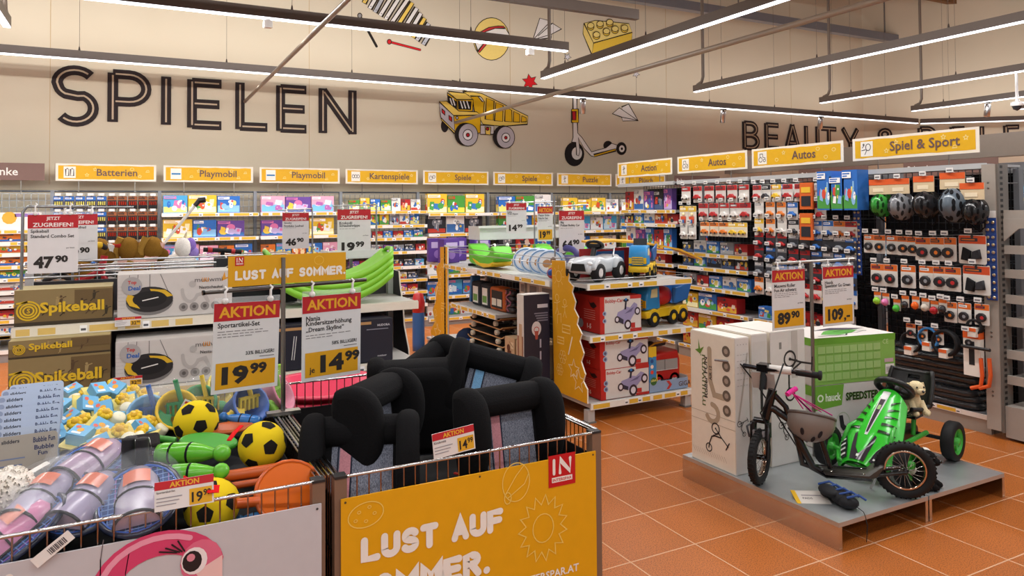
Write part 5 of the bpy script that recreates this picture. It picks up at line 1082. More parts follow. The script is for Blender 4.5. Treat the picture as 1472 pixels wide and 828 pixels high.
# boxed ride-on cars
def car_box(p, w_, h_, d_, label):
    t = thing('ride_on_car_box', label, 'box', p, 0, 'red and white ride-on car boxes')
    part('carton', MB('card').box(-w_/2, w_/2, -d_/2, d_/2, 0, h_, ['#bc2a22', '#bc2a22', '#d6d0ca', '#bc2a22', '#bc2a22', '#bc2a22']), t, bevel=.003)
    m = MB('card'); T = FR((-w_/2, -d_/2-.0008, 0))
    m.quad(-.001, 0, w_*.1, h_, '#bc2a22', 0, T); m.quad(w_*.72, h_*.9, w_, h_, '#b8322a', .0004, T); m.quad(w_*.72, 0.0, w_, h_*.09, '#b8322a', .0004, T); m.quad(w_*.74, h_*.1, w_*.84, h_*.24, '#b8322a', .0005, T)
    m.text('Bobby-Car', w_*.12, h_*.8, h_*.13, '#c0332a', bold=.015, z=.0006, T=T, maxw=w_*.5)
    L_ = '#9a93b8'; Dk = '#6a6488'; X = lambda x: w_*x; Y_ = lambda y: h_*y
    P = lambda pts, c, z: m.poly([(X(x), Y_(y)) for x, y in pts], c, z, T)
    P([(.38, .42), (.42, .56), (.55, .62), (.62, .7), (.72, .66), (.82, .8), (.9, .74), (.9, .58), (.8, .45), (.72, .3), (.55, .22), (.42, .3)], L_, .0008); P([(.38, .42), (.42, .3), (.55, .22), (.56, .34), (.44, .44)], '#3a3648', .0012); P([(.58, .5), (.75, .55), (.82, .68), (.7, .6)], Dk, .0012)
    for cx, cy, r_ in ((.4, .36, .06), (.66, .2, .085), (.9, .55, .07)): m.disc((X(cx), Y_(cy)), r_*w_, '#3a2a30', .0016, 16, T, ry=1.15); m.disc((X(cx), Y_(cy)), r_*.6*w_, '#d8d4dc', .002, 14, T, ry=1.15)
    P([(.58, .62), (.62, .62), (.64, .84), (.6, .84)], '#2e2c3a', .0016); m.disc((X(.62), Y_(.87)), .07*w_, '#2e2c3a', .0018, 12, T, ry=.45); m.disc((X(.62), Y_(.9)), .025*w_, '#2f7fc8', .002, 10, T)
    for cy in (.35, .55): m.disc((w_*.1, h_*cy), w_*.045, '#8fa6c4', .0012, 12, T); m.disc((w_*.1, h_*cy), w_*.025, '#5a5470', .0016, 10, T)
    part('print', m, t, 'white front with purple toy car picture')
    m = MB('card'); T = FR((-w_/2-.0008, d_/2, 0), SY)
    m.poly([(d_*.62, h_*.9), (d_*.7, h_*.8), (d_*.82, h_*.84), (d_*.9, h_*.74), (d_*.8, h_*.66), (d_*.72, h_*.7)], '#331a1c', .0004, T); m.disc((d_*.25, h_*.75), d_*.06, '#331a1c', .0004, 10, T)
    for k in range(5): m.quad(d_*.5, h_*(.6-.06*k), d_*.85, h_*(.615-.06*k), '#e0958c', .0004, T)
    m.text('1-5', d_*.6, h_*.1, h_*.13, '#f0e4de', bold=.02, z=.0004, T=T); m.text('1-5', d_*.06, h_*.12, h_*.11, '#f0e4de', bold=.02, z=.0004, T=T, maxw=d_*.2); m.disc((d_*.4, h_*.2), d_*.08, '#9aa0a8', .0005, 12, T)
    part('side_print', m, t, 'red side with small print'); return t
car_box((3.45, 4.99, .667), .4, .29, .46, 'single red and white ride-on car box on the second shelf')
car_box((3.485, 4.99, .152), .47, .234, .46, 'lower of two stacked ride-on car boxes on the bottom shelf')
car_box((3.48, 4.99, .3865), .47, .234, .46, 'upper of two stacked ride-on car boxes on the bottom shelf')
# fire engine in an open carton
t2 = thing('toy_fire_engine_box', 'red toy fire engine in an open blue and yellow carton', 'boxed toy', (3.93, 4.97, .152))
m = MB('card'); m.box(-.2, .2, -.2, .2, 0, .01, '#8a9bb8').box(-.2, .2, -.205, -.2, 0, .085, '#8ea3c0').box(-.205, -.2, -.2, .2, 0, .35, '#3f86bd').box(-.205, -.13, -.206, -.2, 0.085, .35, '#3f86bd').box(-.206, -.129, -.207, -.2, .29, .37, '#e2b92a').box(-.2, .2, .195, .2, .01, .37, '#c9c4bb').box(.195, .2, -.2, .2, .01, .1, '#c9c4bb'); part('carton', m, t2)
m = MB('plastic'); m.puff([(-.13, .06), (.19, .06), (.195, .22), (.17, .3), (-.13, .28)], -.12, .12, .02, '#c0231f', FR((0, 0, .0)), k=2); part('engine_body', m, t2, 'red truck body')
m = MB('plastic'); m.box(-.1, .16, -.126, -.119, .15, .235, '#9b9c9a'); m.box(-.1, .16, -.127, -.126, .147, .152, '#d9d6d0').box(.02, .028, -.127, -.126, .15, .235, '#6b6b6a'); part('side_shutter', m, t2, 'grey roller shutter')
for x in (-.04, .13): wheel(None, (x, -.1, .066), .055, .04, '#1c1c1e', '#c9c9c9', None, t2)
m = MB('plastic'); m.tube([(-.12, 0, .33), (.12, 0, .345)], .02, '#3a3a3c', 8); m.tube([(-.14, -.05, .31), (-.02, -.05, .36), (.1, -.05, .37)], .008, '#d9a22a', 6); m.ball((-.02, .02, .34), (.05, .04, .03), '#2a2a2c', 10); part('ladder', m, t2, 'dark ladder mount')
m = MB('card'); T = FR((-.2, -.2058, 0)); m.text('GIGA', .3, .02, .04, '#5a4a44', bold=.02, z=0, T=T); m.poly([(.17, .01), (.2, .01), (.23, .045), (.2, .08), (.17, .08), (.2, .045)], '#c0392f', 0, T); m.poly([(0, .085), (.08, .085), (.08, .15), (0, .15)], '#e2b92a', -.0002, T)
m.disc((.04, .09), .033, '#3d6b34', .0012, 16, T); m.text('LENA', .04, .088, .018, '#e8d87a', align='c', bold=.02, z=.002, T=T, maxw=.055)
for k, c in enumerate(('#e2b92a', '#2f4f8a', '#ead9c9', '#d8452f')): m.disc((.025, .3-.045*k), .016, c, .0015, 12, T)
part('print', m, t2)
# hanging signs of the middle gondola
def mast(px, ytop, ybase, Y, label, z0=None, arm=None):
    p = PY(px, ytop, Y); b = PY(px, ybase, Y); t = thing('sign_post', label, 'sign post', (p.x, Y, z0 if z0 is not None else b.z), 0, 'thin sign posts')
    part('pole', MB('metal').tube([(p.x, Y, z0 if z0 is not None else b.z), p], .007, '#a9acb0', 8), t, world=True)
    if arm: q = PY(arm[0], arm[1], Y); r2 = PY(arm[2], arm[3], Y); part('arm', MB('metal').tube([q, r2], .006, '#b5b8bc', 8), t, world=True)
    return t
def sign_px(x0, yt, x1, yb, Y, label, *a, **k):
    p = PY(x0, yb, Y); q = PY(x1, yb, Y); r2 = PY(x0, yt, Y)
    return price_sign((p.x, Y, p.z), UX, q.x-p.x, r2.z-p.z, label, *a, **k)
mast(768, 288, 352, 6.6, 'thin post carrying the two farther price signs over the middle gondola', 1.24, (726, 291, 800, 290))
sign_px(728, 292, 757, 336, 6.58, 'white price sign reading 14.99 over the middle gondola', 'jetzt', ['Little', 'Train Ripper'], '14', '99', 1, hang=.01)
sign_px(773, 297, 795, 347, 6.5, 'narrow AKTION sign reading 19.99 over the middle gondola', 'aktion', ['Peppa Gute-', 'Nacht Set'], '19', '99', 2, hang=.01)
mast(797, 282, 360, 5.45, 'thin post carrying the price sign behind the ride-on car', 1.24, (797, 297, 845, 294))
sign_px(804, 303, 840, 363, 5.43, 'white price sign reading 64.90 above the grey ride-on car', 'jetzt', ['Big', 'Polizei Bobby Car'], '64', '90', 1, hang=.01)
# ------------------------------------------------------------------ left gondola behind the bins
LX0, LX1, LY = -.56, 1.68, 4.6
t = thing('promotion_gondola', 'cream edged gondola behind the wire bins, carrying swing and ball game boxes', 'gondola', (.56, 4.9, 0))
def lshelf(x0, x1, y0, z, seed):
    m = MB('paint'); m.box(x0, x1, y0, 5.15, z-.035, z-.004, '#c2c0bc').box(x0, x1, y0-.014, y0, z-.052, z+.003, '#cfc8ba'); sh = part('shelf', m, t, world=True)
    m = MB('paint'); strip(m, FR((x0, y0-.019, z-.05)), x1-x0, .048, '#e6dfcf', '#dcbb6a', seed, .5); part('price_rail', m, sh, 'cream price rail', world=True)
lshelf(LX0, LX1, LY, 1.05, 31); lshelf(LX0, LX1-.06, LY-.15, .7, 32); lshelf(LX0, LX1-.06, LY-.15, .15, 33)
m = MB('paint'); m.box(LX0, LX1, 5.15, 5.18, .1, 1.24, '#2e2c30'); part('back_panel', m, t, world=True)
for x in (LX0+.02, .56, LX1-.02):
    part('upright', MB('paint').box(x-.02, x+.02, 5.1, 5.16, 0, 1.3, '#b7b8b9'), t, world=True)
for x in (LX0+.05, LX1-.12): part('foot', MB('paint').box(x-.03, x+.03, 4.47, 5.15, 0, .095, '#8d8780'), t, world=True)
m = MB('metal')
for y, z in ((4.97, 1.33), (4.97, 1.28), (5.12, 1.36), (5.12, 1.3)): m.tube([(LX0, y, z), (LX1-.75, y, z)], .006, '#c9ccd0', 6)
part('wire_guard', m, t, world=True)
m = MB('metal')
for x in (LX0, .54, LX1-.75): m.tube([(x, 4.97, 1.05), (x, 4.97, 1.33), (x, 5.12, 1.36)], .006, '#c9ccd0', 6)
part('wire_guard', m, t, world=True)
T = FR((LX1, 0, 0), UY)
part('end_panel', MB('card', T).prism([(5.16, .12), (5.16, 1.22), (4.98, 1.22), (4.95, 1.1), (4.9, 1.0), (4.87, .85), (4.78, .7), (4.74, .5), (4.66, .3), (4.64, .12)], -.002, .008, '#37353a', side='#e6e0d2'), t, 'dark end panel with pale wavy edge', world=True)
# boxes ------------------------------------------------------------
def ball_box(x, z, h_, label, big=True, y=4.76):
    w_ = .455; p = (x, y, z); t = thing('ball_game_box', label, 'box', p, 0, 'brown ball game boxes'); d_ = .28
    part('carton', MB('card').box(-w_/2, w_/2, -d_/2, d_/2, 0, h_, ['#4a3e2c', '#4a3e2c', '#74603c', '#4a3e2c', '#4a3e2c', '#b7a878']), t, bevel=.002)
    m = MB('card'); T = FR((-w_/2, -d_/2-.001, 0)); r = random.Random(hash_(label)); 
    m.quad(0, h_*.55, w_, h_, '#8d7a52', 0, T); m.quad(w_*.6, h_*.45, w_, h_*.95, '#6a5636', .0004, T); m.quad(0, 0, w_, h_*.1, '#3f3424', .0003, T)
    for k in range(9):
        x_ = r.uniform(.06, .94)*w_; y_ = r.uniform(.3, .8)*h_; s = h_*.13; c = r.choice(('#40301f', '#54402a', '#a28c5e', '#39301f'))
        m.disc((x_, y_+s*.9), s*.25, c, .0008, 8, T); m.poly([(x_-s*.3, y_-s*.6), (x_+s*.1, y_-s*.9), (x_+s*.4, y_+s*.6), (x_-s*.3, y_+s*.6)], c, .0008, T); m.stroke([(x_, y_+s*.5), (x_+s*.9, y_+s*.8)], s*.2, c, .0009, T); m.stroke([(x_, y_-s*.5), (x_-s*.7, y_-s*1.2)], s*.22, c, .0009, T)
    k = .34 if big else .42; cy = h_*(.42 if big else .5); lx = w_*(.14 if big else .1); R_ = h_*(.27 if big else .28)
    for q in (1, .72, .46): m.stroke(arc(lx, cy, R_*q, R_*q*.95, 0, 345, 20), h_*.045, '#d9b428', .0014, T, closed=True)
    m.stroke([(lx-R_, cy+R_*.8), (lx, cy+R_*.95)], h_*.05, '#d9b428', .0014, T); m.text('S', lx, cy-R_*.25, R_*.5, '#d9b428', align='c', bold=.03, z=.0016, T=T)
    m.text('Spikeball', w_*(.25 if big else .19), cy-h_*.17, h_*k*1.15, '#dcb62a', w=w_*(.66 if big else .42), bold=.03, z=.0016, T=T)
    part('print', m, t, 'sepia players print with yellow lettering'); return t
ball_box(-.325, 1.052, .19, 'brown ball game box on the upper shelf at the left')
ball_box(-.33, .702, .205, 'brown ball game box, lower of two stacked on the lower shelf', True, 4.61)
ball_box(-.33, .9085, .09, 'flat brown ball game box, upper of two stacked on the lower shelf', False, 4.61)
def swing_box(x, z, h_, label, y=4.77):
    w_ = .60; t = thing('nest_swing_box', label, 'box', (x, y, z), 0, 'white nest swing boxes'); d_ = .3
    part('carton', MB('card').box(-w_/2, w_/2, -d_/2, d_/2, 0, h_, '#cbc6c2'), t, bevel=.003)
    m = MB('card'); T = FR((-w_/2, -d_/2-.001, 0)); X = lambda x: x*w_; Y_ = lambda y: y*h_
    for k in range(7):
        for j in range(7): m.disc((X(.01+.008*j), Y_(.25+.08*k)), .0016, '#a7a2a0', .0003, 5, T)
    for a, b in (((.1, .98), (.09, .6)), ((.17, .98), (.16, .62)), ((.27, .98), (.27, .66)), ((.36, .98), (.44, .5))): m.stroke([(X(a[0]), Y_(a[1])), (X(b[0]), Y_(b[1]))], .003, '#6b6665', .0006, T)
    m.disc((X(.27), Y_(.36)), X(.2), '#7b7877', .0008, 28, T, ry=.62); m.disc((X(.27), Y_(.42)), X(.2), '#2d2a2b', .0012, 28, T, ry=.6)
    m.poly([(X(.07), Y_(.44)), (X(.09), Y_(.58)), (X(.14), Y_(.5)), (X(.14), Y_(.38)), (X(.19), Y_(.22)), (X(.1), Y_(.3))], '#d8ae2a', .0016, T); m.poly([(X(.27), Y_(.66)), (X(.4), Y_(.62)), (X(.47), Y_(.48)), (X(.42), Y_(.46)), (X(.36), Y_(.57)), (X(.28), Y_(.6))], '#d8ae2a', .0016, T)
    m.disc((X(.27), Y_(.43)), X(.145), '#1f1d1e', .002, 24, T, ry=.52); m.stroke([(X(.21), Y_(.4)), (X(.34), Y_(.46))], .006, '#e4e0dd', .0024, T)
    m.disc((X(.12), Y_(.74)), X(.085), '#a9a5a4', .0028, 24, T); m.text('Top', X(.085), Y_(.76), h_*.1, '#c2322c', bold=.03, z=.0034, T=T); m.text('Deal', X(.09), Y_(.64), h_*.1, '#2d5fae', bold=.03, z=.0034, T=T)
    m.stroke(arc(X(.62), Y_(.6), X(.07), Y_(.28), 180, 330, 10)+[(X(.74), Y_(.5)), (X(.78), Y_(.3))], .018, '#b5b0ad', .0006, T); m.disc((X(.64), Y_(.72)), .02, '#b5b0ad', .0008, 10, T)
    m.text('muuwmi', X(.66), Y_(.76), h_*.1, '#5a5557', w=X(.25), bold=.0, z=.001, T=T); m.text('uu', X(.725), Y_(.76), h_*.1, '#d8902a', bold=.0, z=.0016, T=T, maxw=X(.06)); m.poly([(X(.9), Y_(.76)), (X(.93), Y_(.98)), (X(.94), Y_(.84)), (X(.99), Y_(.86)), (X(.94), Y_(.8))], '#d8962a', .001, T)
    m.text('Nestschaukel', X(.7), Y_(.6), h_*.07, '#2b292a', bold=.015, z=.001, T=T, maxw=X(.27))
    for k in range(5): m.disc((X(.56+.095*k), Y_(.2)), X(.04), '#8f8a88', .001, 16, T); m.disc((X(.56+.095*k), Y_(.2)), X(.018), '#5f5a58', .0014, 8, T)
    part('print', m, t, 'picture of a round black and yellow nest swing'); return t
swing_box(.225, 1.052, .25, 'white nest swing box on the upper shelf')
swing_box(.22, .702, .25, 'white nest swing box on the lower shelf', 4.62)
shelf_ticket(PY(165, 470, 4.56), UX, .13, .05, 'small AKTION ticket reading 32.90 on the upper shelf edge', 'Nestschaukel', '32', '90')
shelf_ticket(PY(162, 557, 4.425), UX, .14, .05, 'small AKTION ticket reading 32.90 on the lower shelf edge', 'Nestschaukel', '32', '90')
t = thing('trampoline_box', 'long dark navy box with a wooden lath picture, right end of the lower shelf', 'box', (1.1, 4.64, .702))
part('carton', MB('card').box(-.37, .37, -.16, .16, 0, .265, '#23232f'), t, bevel=.003)
m = MB('card'); T = FR((-.37, -.161, 0)); m.quad(.02, .235, .6, .252, '#b48a5a', .0006, T); m.text('HUDORA', .64, .22, .014, '#cfcfd6', bold=.02, z=.001, T=T); m.quad(.57, .2, .71, .206, '#82828e', .001, T); m.text('outdoor', .64, .03, .012, '#cfcfd6', z=.001, T=T)
for x in (.12, .26): m.stroke([(x, .06), (x+.015, .2)], .018, '#d5d3d0', .001, T, caps=False); m.stroke([(x, .06), (x+.015, .2)], .009, '#3a3846', .0016, T, caps=False)
part('print', m, t)
t = thing('scooter_box', 'black scooter box with white lettering behind the swing box', 'box', (.72, 5.05, 1.052)); part('carton', MB('card').box(-.25, .25, -.09, .09, 0, .3, '#1d1e22'), t, bevel=.003); part('print', MB('card').text('GLOBBER', -.2, .22, .035, '#cfcfd0', bold=.01, T=FR((0, -.0908, 0))), t)
# stacked green seesaws
for i in range(4):
    t = thing('nested_seesaw', 'lime green plastic seesaw, %s from bottom of the nested stack' % ORD[i], 'seesaw', (1.14, 4.775, 1.052+.042*i), -2, 'nested lime seesaws')
    n = 22; vs = []; fs = []
    for k in range(n+1):
        u = -1+2*k/n; x = .385*u; z = .01+.155*abs(u)**2.3
        for (y, dz) in ((-.15, 0), (-.155, .045), (-.12, .05), (-.06, .03), (.06, .03), (.12, .05), (.155, .045), (.15, 0)): vs.append((x, y, z+dz))
    for k in range(n):
        for j in range(8): fs.append((k*8+j, (k+1)*8+j, (k+1)*8+(j+1) % 8, k*8+(j+1) % 8))
    fs += [tuple(range(8)), tuple(range(n*8, n*8+8))[::-1]]
    m = MB('plastic'); m.add(vs, fs, '#86cf35', True); part('rocker_body', m, t)
    m = MB('plastic'); m.tube([(-.38, -.1, .18), (-.4, -.05, .22), (-.4, .05, .22), (-.38, .1, .18)], .014, '#78bf2c', 8).tube([(.38, -.1, .18), (.4, -.05, .22), (.4, .05, .22), (.38, .1, .18)], .014, '#78bf2c', 8); part('end_grip', m, t)
# rear basket with toys behind the gondola
t = thing('wire_basket', 'long white wire basket of ride-on toys behind the promotion gondola', 'wire basket', (.45, 5.75, 0))
m = MB('metal')
for z in (1.18, 1.25, 1.32): m.tube([(-.6, 5.35, z), (1.1, 5.35, z), (1.1, 6.1, z), (-.6, 6.1, z)], .005, '#d4d6d8', 6, True)
for i in range(18): m.tube([(-.6+.1*i, 5.35, .95), (-.6+.1*i, 5.35, 1.32)], .0035, '#c9ccd0', 5)
part('wire_frame', m, t, world=True); part('base_board', MB('paint').box(-.62, 1.12, 5.33, 6.12, .1, .95, '#8d8a88').box(-.6, 1.1, 5.36, 6.09, 0, .1, '#55524f'), t, world=True)
def rear(x, y, Y=5.7): return PY(x, y, Y)
for i, (x, y) in enumerate(((143, 360), (185, 358), (219, 357), (120, 393), (190, 392))):
    p = rear(x, y); t = thing('hobby_horse', 'brown plush hobby horse head, %s in the basket' % ('left of the white goose', 'beside the pink flamingo', 'by the white pole', 'lowest at left', 'lower one under the flamingo')[i], 'plush toy', p, 20*i, 'brown plush heads in the basket')
    part('head', MB('plush').ball((0, 0, 0), (.07, .08, .085), '#8a6428', 12).ball((.05, -.03, -.05), (.05, .05, .05), '#74521f', 10), t); part('mane', MB('plush').tube([(-.05, .0, .08), (-.08, .02, .0), (-.07, .03, -.08)], .025, '#a8803a', 8), t); part('stick', MB('wood').tube([(0, 0, -.06), (0, 0, 0.952-p.z)], .012, '#c9a56a', 8), t)
p = rear(160, 372); t = thing('goose_plush', 'white goose plush with red beak among brown plush heads', 'plush toy', p); part('body', MB('plush').ball((0, 0, -.1), (.07, .07, .12), '#e6e0da', 12).tube([(0, 0, -.06), (-.02, 0, .04), (.0, 0, .1)], [.05, .04, .045], '#e6e0da', 10), t); part('beak', MB('plush').ball((.06, -.02, .09), (.06, .025, .02), '#b83a30', 8), t)
t = thing('flamingo_plush', 'pale pink long-necked flamingo plush lying in the basket', 'plush toy', rear(192, 374)); part('body', MB('plush').ball((0, 0, -.02), (.12, .07, .05), '#e6b9ac', 12).tube([(.05, 0, 0), (.12, -.02, .01), (.15, -.02, .07), (.17, -.02, .12)], [.04, .035, .035, .03], '#e6b9ac', 10), t)
a, b = rear(208, 383), rear(280, 296); single('white_pole', MB('plastic').tube([a, b], .0105, '#e9e4dc', 8).tube([b, b+(b-a)*.1], .017, '#232325', 8).tube([b+(b-a)*.07+Vector((.0, 0, .01)), b+(b-a)*.13+Vector((.03, 0, -.01))], .02, '#1d1d1f', 8), 'slanting white pole with black end rising from the basket', 'pole')
t = thing('unicorn_plush', 'white unicorn plush with lilac mane in the basket', 'plush toy', rear(258, 372)); part('body', MB('plush').ball((0, 0, -.03), (.12, .08, .07), '#e9e3dc', 12).ball((.02, -.03, .08), (.055, .06, .075), '#efe9e2', 12).tube([(.03, -.03, .13), (.045, -.03, .19)], [.018, .004], '#dccfa8', 8), t); part('mane', MB('plush').ball((.07, 0, .09), (.04, .045, .06), '#8a6fc0', 10).ball((.09, 0, .04), (.04, .04, .045), '#9b84cc', 10), t)
# red balance bike
p = rear(120, 395, 5.5); t = thing('balance_bike', 'red balance bike with black and yellow handlebar at left of the basket', 'balance bike', p)
part('frame', MB('gloss').tube([(-.14, 0, -.09), (0, 0, -.03), (.1, 0, .02), (.12, 0, .12)], .022, '#b3222a', 10).tube([(.1, 0, .02), (.14, 0, -.09)], .022, '#b3222a', 10), t)
part('handlebar', MB('rubber').tube([(.02, -.08, .2), (.1, -.02, .19), (.12, .08, .17)], .018, '#1c1c1e', 8).tube([(.05, -.05, .196), (.1, -.02, .19)], .021, '#d9ae22', 8), t)
part('wheel', MB('rubber').tube([(-.14+.1*math.cos(a_), 0, -.1+.1*math.sin(a_)) for a_ in [k*.393 for k in range(16)]], .018, '#262628', 8, True), t); part('wheel', MB('rubber').tube([(.15+.1*math.cos(a_), 0, -.1+.1*math.sin(a_)) for a_ in [k*.393 for k in range(16)]], .018, '#262628', 8, True), t)
part('saddle', MB('rubber').ball((-.08, 0, .03), (.08, .04, .02), '#2c2c2e', 10), t)
t = thing('scooter_handlebar', 'black and red scooter handlebar poking out of the basket', 'scooter', rear(320, 360)); part('handlebar', MB('rubber').tube([(-.13, 0, .01), (.0, 0, 0), (.13, 0, -.015)], .016, '#1d1d1f', 8), t); part('grip_ring', MB('plastic').tube([(-.1, 0, .008), (-.07, 0, .005)], .019, '#b8242c', 8).tube([(.06, 0, -.006), (.085, 0, -.01)], .019, '#b8242c', 8), t); part('stem', MB('metal').tube([(0, 0, 0), (0, 0, -.4)], .015, '#2a2a2c', 8), t)
# price boards above this gondola
a = PY(33, 297, 4.68); c = PY(30, 420, 4.68); e = PY(112, 296, 4.68)
single('wire_sign_holder', MB('metal').tube([(c.x, 4.68, 1.05), (a.x, 4.68, a.z-.03), (a.x+.02, 4.68, a.z), (e.x, 4.68, a.z), (e.x+.05, 4.68, a.z)], .008, '#9da0a3', 8), 'bent grey wire frame holding the 47.90 sign', 'sign frame')
sign_px(39, 309, 112, 394, 4.66, 'white price sign reading 47.90 at the left', 'jetzt', ['Spikeball', 'Standard Combo Set'], '47', '90', 0)
b = PY(105, 298, 5.2); single('wire_sign_holder', MB('metal').tube([(b.x, 5.2, 1.1), (b.x, 5.2, b.z-.02), (b.x+.02, 5.2, b.z), (b.x+.33, 5.2, b.z)], .007, '#9da0a3', 8), 'second bent wire frame just behind the 47.90 sign', 'sign frame')
sign_px(84, 308, 140, 377, 5.18, 'white price sign half hidden behind the 47.90 sign', 'jetzt', ['Smoby Laufrad'], '29', '90', 0, hang=.02)
b = PY(449, 300, 6.4); mast(449, 298, 400, 6.4, 'thin post beside the 46.90 price sign', 0, (400, 302, 449, 300))
sign_px(406, 306, 444, 358, 6.39, 'white price sign reading 46.90 above the yellow banner', 'jetzt', ['Smoby', 'Firstbike Laufrad'], '46', '90', 1, hang=.02)
mast(541, 296, 380, 5.3, 'thin post beside the 19.99 sign over the green seesaws', 0, (478, 296, 541, 294))
sign_px(485, 301, 533, 368, 5.29, 'white price sign reading 19.99 above the nested green seesaws', 'jetzt', ['Krokodil', 'Schaukelwippe'], '19', '99', 1, hang=.02)
t = thing('clear_storage_tray', 'pale translucent tray above the nested green seesaws', 'tray', (1.45, 5.4, 1.3)); part('tray', MB('plastic').box(-.2, .2, -.12, .12, 0, .012, '#d3d8d6').box(-.2, .2, -.12, -.11, .012, .06, '#dde1df').box(-.2, -.19, -.11, .12, .012, .06, '#dde1df').box(.19, .2, -.11, .12, .012, .06, '#dde1df'), t); part('leg', MB('metal').box(-.01, .01, -.01, .01, -1.3, 0, '#9a9ea2'), t)
# ------------------------------------------------------------------ wire bins in front
BZ, Y0_, Y1_ = .9, 2.06, 3.255
def wire_bin(x0, x1, y0, y1, label, floor_z=.6, BZ=.9):
    t = thing('wire_bin', label, 'sales bin', ((x0+x1)/2, (y0+y1)/2, 0), 0, 'wire sales bins')
    for x in (x0, x1):
        for y in (y0, y1):
            sx = 1 if x == x0 else -1; part('corner_post', MB('paint').box(min(x, x+sx*.035), max(x, x+sx*.035), y-.004, y+.03, 0, BZ-.003, '#7d6250').box(min(x, x+sx*.036), max(x, x+sx*.036), y-.006, y+.032, BZ-.003, BZ+.004, '#232325'), t, world=True)  # brown stands in for the floor's reflection on the steel posts
    def side(a, b, n, nm):
        m = MB('chrome'); a, b = Vector(a), Vector(b); d = (b-a).normalized()
        for z in (BZ, BZ-.22, BZ-.44): m.tube([a+Vector((0, 0, z)), b+Vector((0, 0, z))], .0052 if z == BZ else .003, '#c9c9cb', 6)
        for i in range(1, n): p = a+(b-a)*i/n; m.tube([p+Vector((0, 0, BZ)), p+Vector((0, 0, .4))], .0024, '#a08c7e', 5)
        part(nm, m, t, world=True)
    side((x0+.03, y0, 0), (x1-.03, y0, 0), 24, 'front_wires'); side((x0+.03, y1+.02, 0), (x1-.03, y1+.02, 0), 24, 'rear_wires')
    for x in (x0+.005, x1-.005):
        side((x, y0+.02, 0), (x, y1, 0), 44, 'side_wires')
        m = MB('chrome'); m.tube([(x-.012, y0+.03, BZ-.002), (x-.012, y1, BZ-.002)], .004, '#a6a29d', 6).tube([(x+.012, y0+.03, BZ-.002), (x+.012, y1, BZ-.002)], .004, '#a6a29d', 6)
        for i in range(36): y = y0+.05+(y1-y0-.08)*i/35; m.box(x-.012, x+.012, y-.004, y+.004, BZ-.006, BZ-.001, '#8f8b86')
        part('rail', m, t, world=True)
    part('bin_floor', MB('matte').box(x0+.012, x1-.012, y0+.012, y1-.002, floor_z-.02, floor_z, '#1f1f20'), t, world=True)
    m = MB('matte'); m.box(x0+.014, x0+.018, y0+.036, y1-.04, .1, BZ-.08, '#252426').box(x1-.018, x1-.014, y0+.036, y1-.04, .1, BZ-.08, '#252426').box(x0+.04, x1-.04, y1-.03, y1-.026, .1, BZ-.1, '#252426'); part('dark_lining', m, t, world=True)
    return t
LBX0, LBX1, RBX0, RBX1 = -.415, .478, .504, 1.402
lb = wire_bin(LBX0, LBX1, Y0_, Y1_, 'left wire bin with white flamingo panel, full of toys', .66)
rb = wire_bin(RBX0, RBX1, Y0_, Y1_, 'right wire bin with yellow panel, full of black booster seats')
bb = wire_bin(.504, 1.402, 3.3, 4.4, 'rear wire bin holding pink and green tubs', .3, .66)
# panels
def panel_board(parent, x0, x1, col, label, draw):
    m = MB('plastic'); m.box(x0, x1, Y0_-.012, Y0_-.007, .05, .842, col); part('advert_panel', m, parent, label, world=True)
    m = MB('card', FR((x0, Y0_-.0125, 0))); draw(m, x1-x0); part('panel_lettering', m, parent, None, world=True)
def rounded(m, ch, x, y, w_, h_, lw, col, z):
    S = {'L': [[(0, 1), (0, 0), (1, 0)]], 'U': [[(0, 1), (0, .3)]+arc(.5, .32, .5, .32, 180, 360, 10)+[(1, 1)]], 'S': [arc(.52, .76, .44, .24, 25, 180, 8)+arc(.52, .72, .44, .2, 190, 260, 4)+arc(.46, .27, .48, .24, 80, 0, 6)+arc(.46, .25, .48, .25, 0, -150, 8)],
         'T': [[(0, 1), (1, 1)], [(.5, 1), (.5, 0)]], 'A': [[(0, 0), (.5, 1), (1, 0)], [(.2, .33), (.8, .33)]], 'F': [[(0, 0), (0, 1), (.95, 1)], [(0, .52), (.85, .52)]], 'O': [arc(.5, .5, .5, .5, 0, 360, 20)], 'M': [[(0, 0), (0.05, 1), (.5, .3), (.95, 1), (1, 0)]],
         'E': [[(1, 0), (0, 0), (0, 1), (1, 1)], [(0, .52), (.9, .52)]], 'R': [[(0, 0), (0, 1)]+arc(.5, .76, .45, .24, 90, -90, 8)+[(0, .52)], [(.45, .52), (1, 0)]], '.': [[(.3, 0), (.31, 0)]], 'I': [[(.5, 0), (.5, 1)]], 'N': [[(0, 0), (0, 1), (1, 0), (1, 1)]]}[ch]
    for k, q in enumerate(S): m.stroke([(x+a*w_, y+b*h_) for a, b in q], lw, col, z+.0006*k)
def word(m, s, x, y, h_, adv, lw, col, z):
    for ch in s:
        w_ = adv*(.62 if ch not in 'M. I' else {'M': .8, '.': .25, ' ': .3, 'I': .2}[ch])
        if ch != ' ': rounded(m, ch, x, y, w_, h_, lw, col, z)
        x += w_+adv*.38
    return x
def logo(m, x, y, s, z):
    m.poly([(x, y), (x+s, y+.0), (x+s, y+s), (x, y+s)], '#c4151c', z)
    k = s*.1; m.stroke([(x+s*.2, y+s*.42), (x+s*.2, y+s*.84)], k, '#efe6e0', z+.0006); m.stroke([(x+s*.42, y+s*.42), (x+s*.42, y+s*.84), (x+s*.8, y+s*.42), (x+s*.8, y+s*.84)], k, '#efe6e0', z+.001)
    m.quad(x+s*.12, y+s*.14, x+s*.88, y+s*.3, '#efe6e0', z+.0004); m.text('INTERSPAR', x+s*.15, y+s*.17, s*.09, '#c4151c', w=s*.7, z=z+.0008, bold=.015)
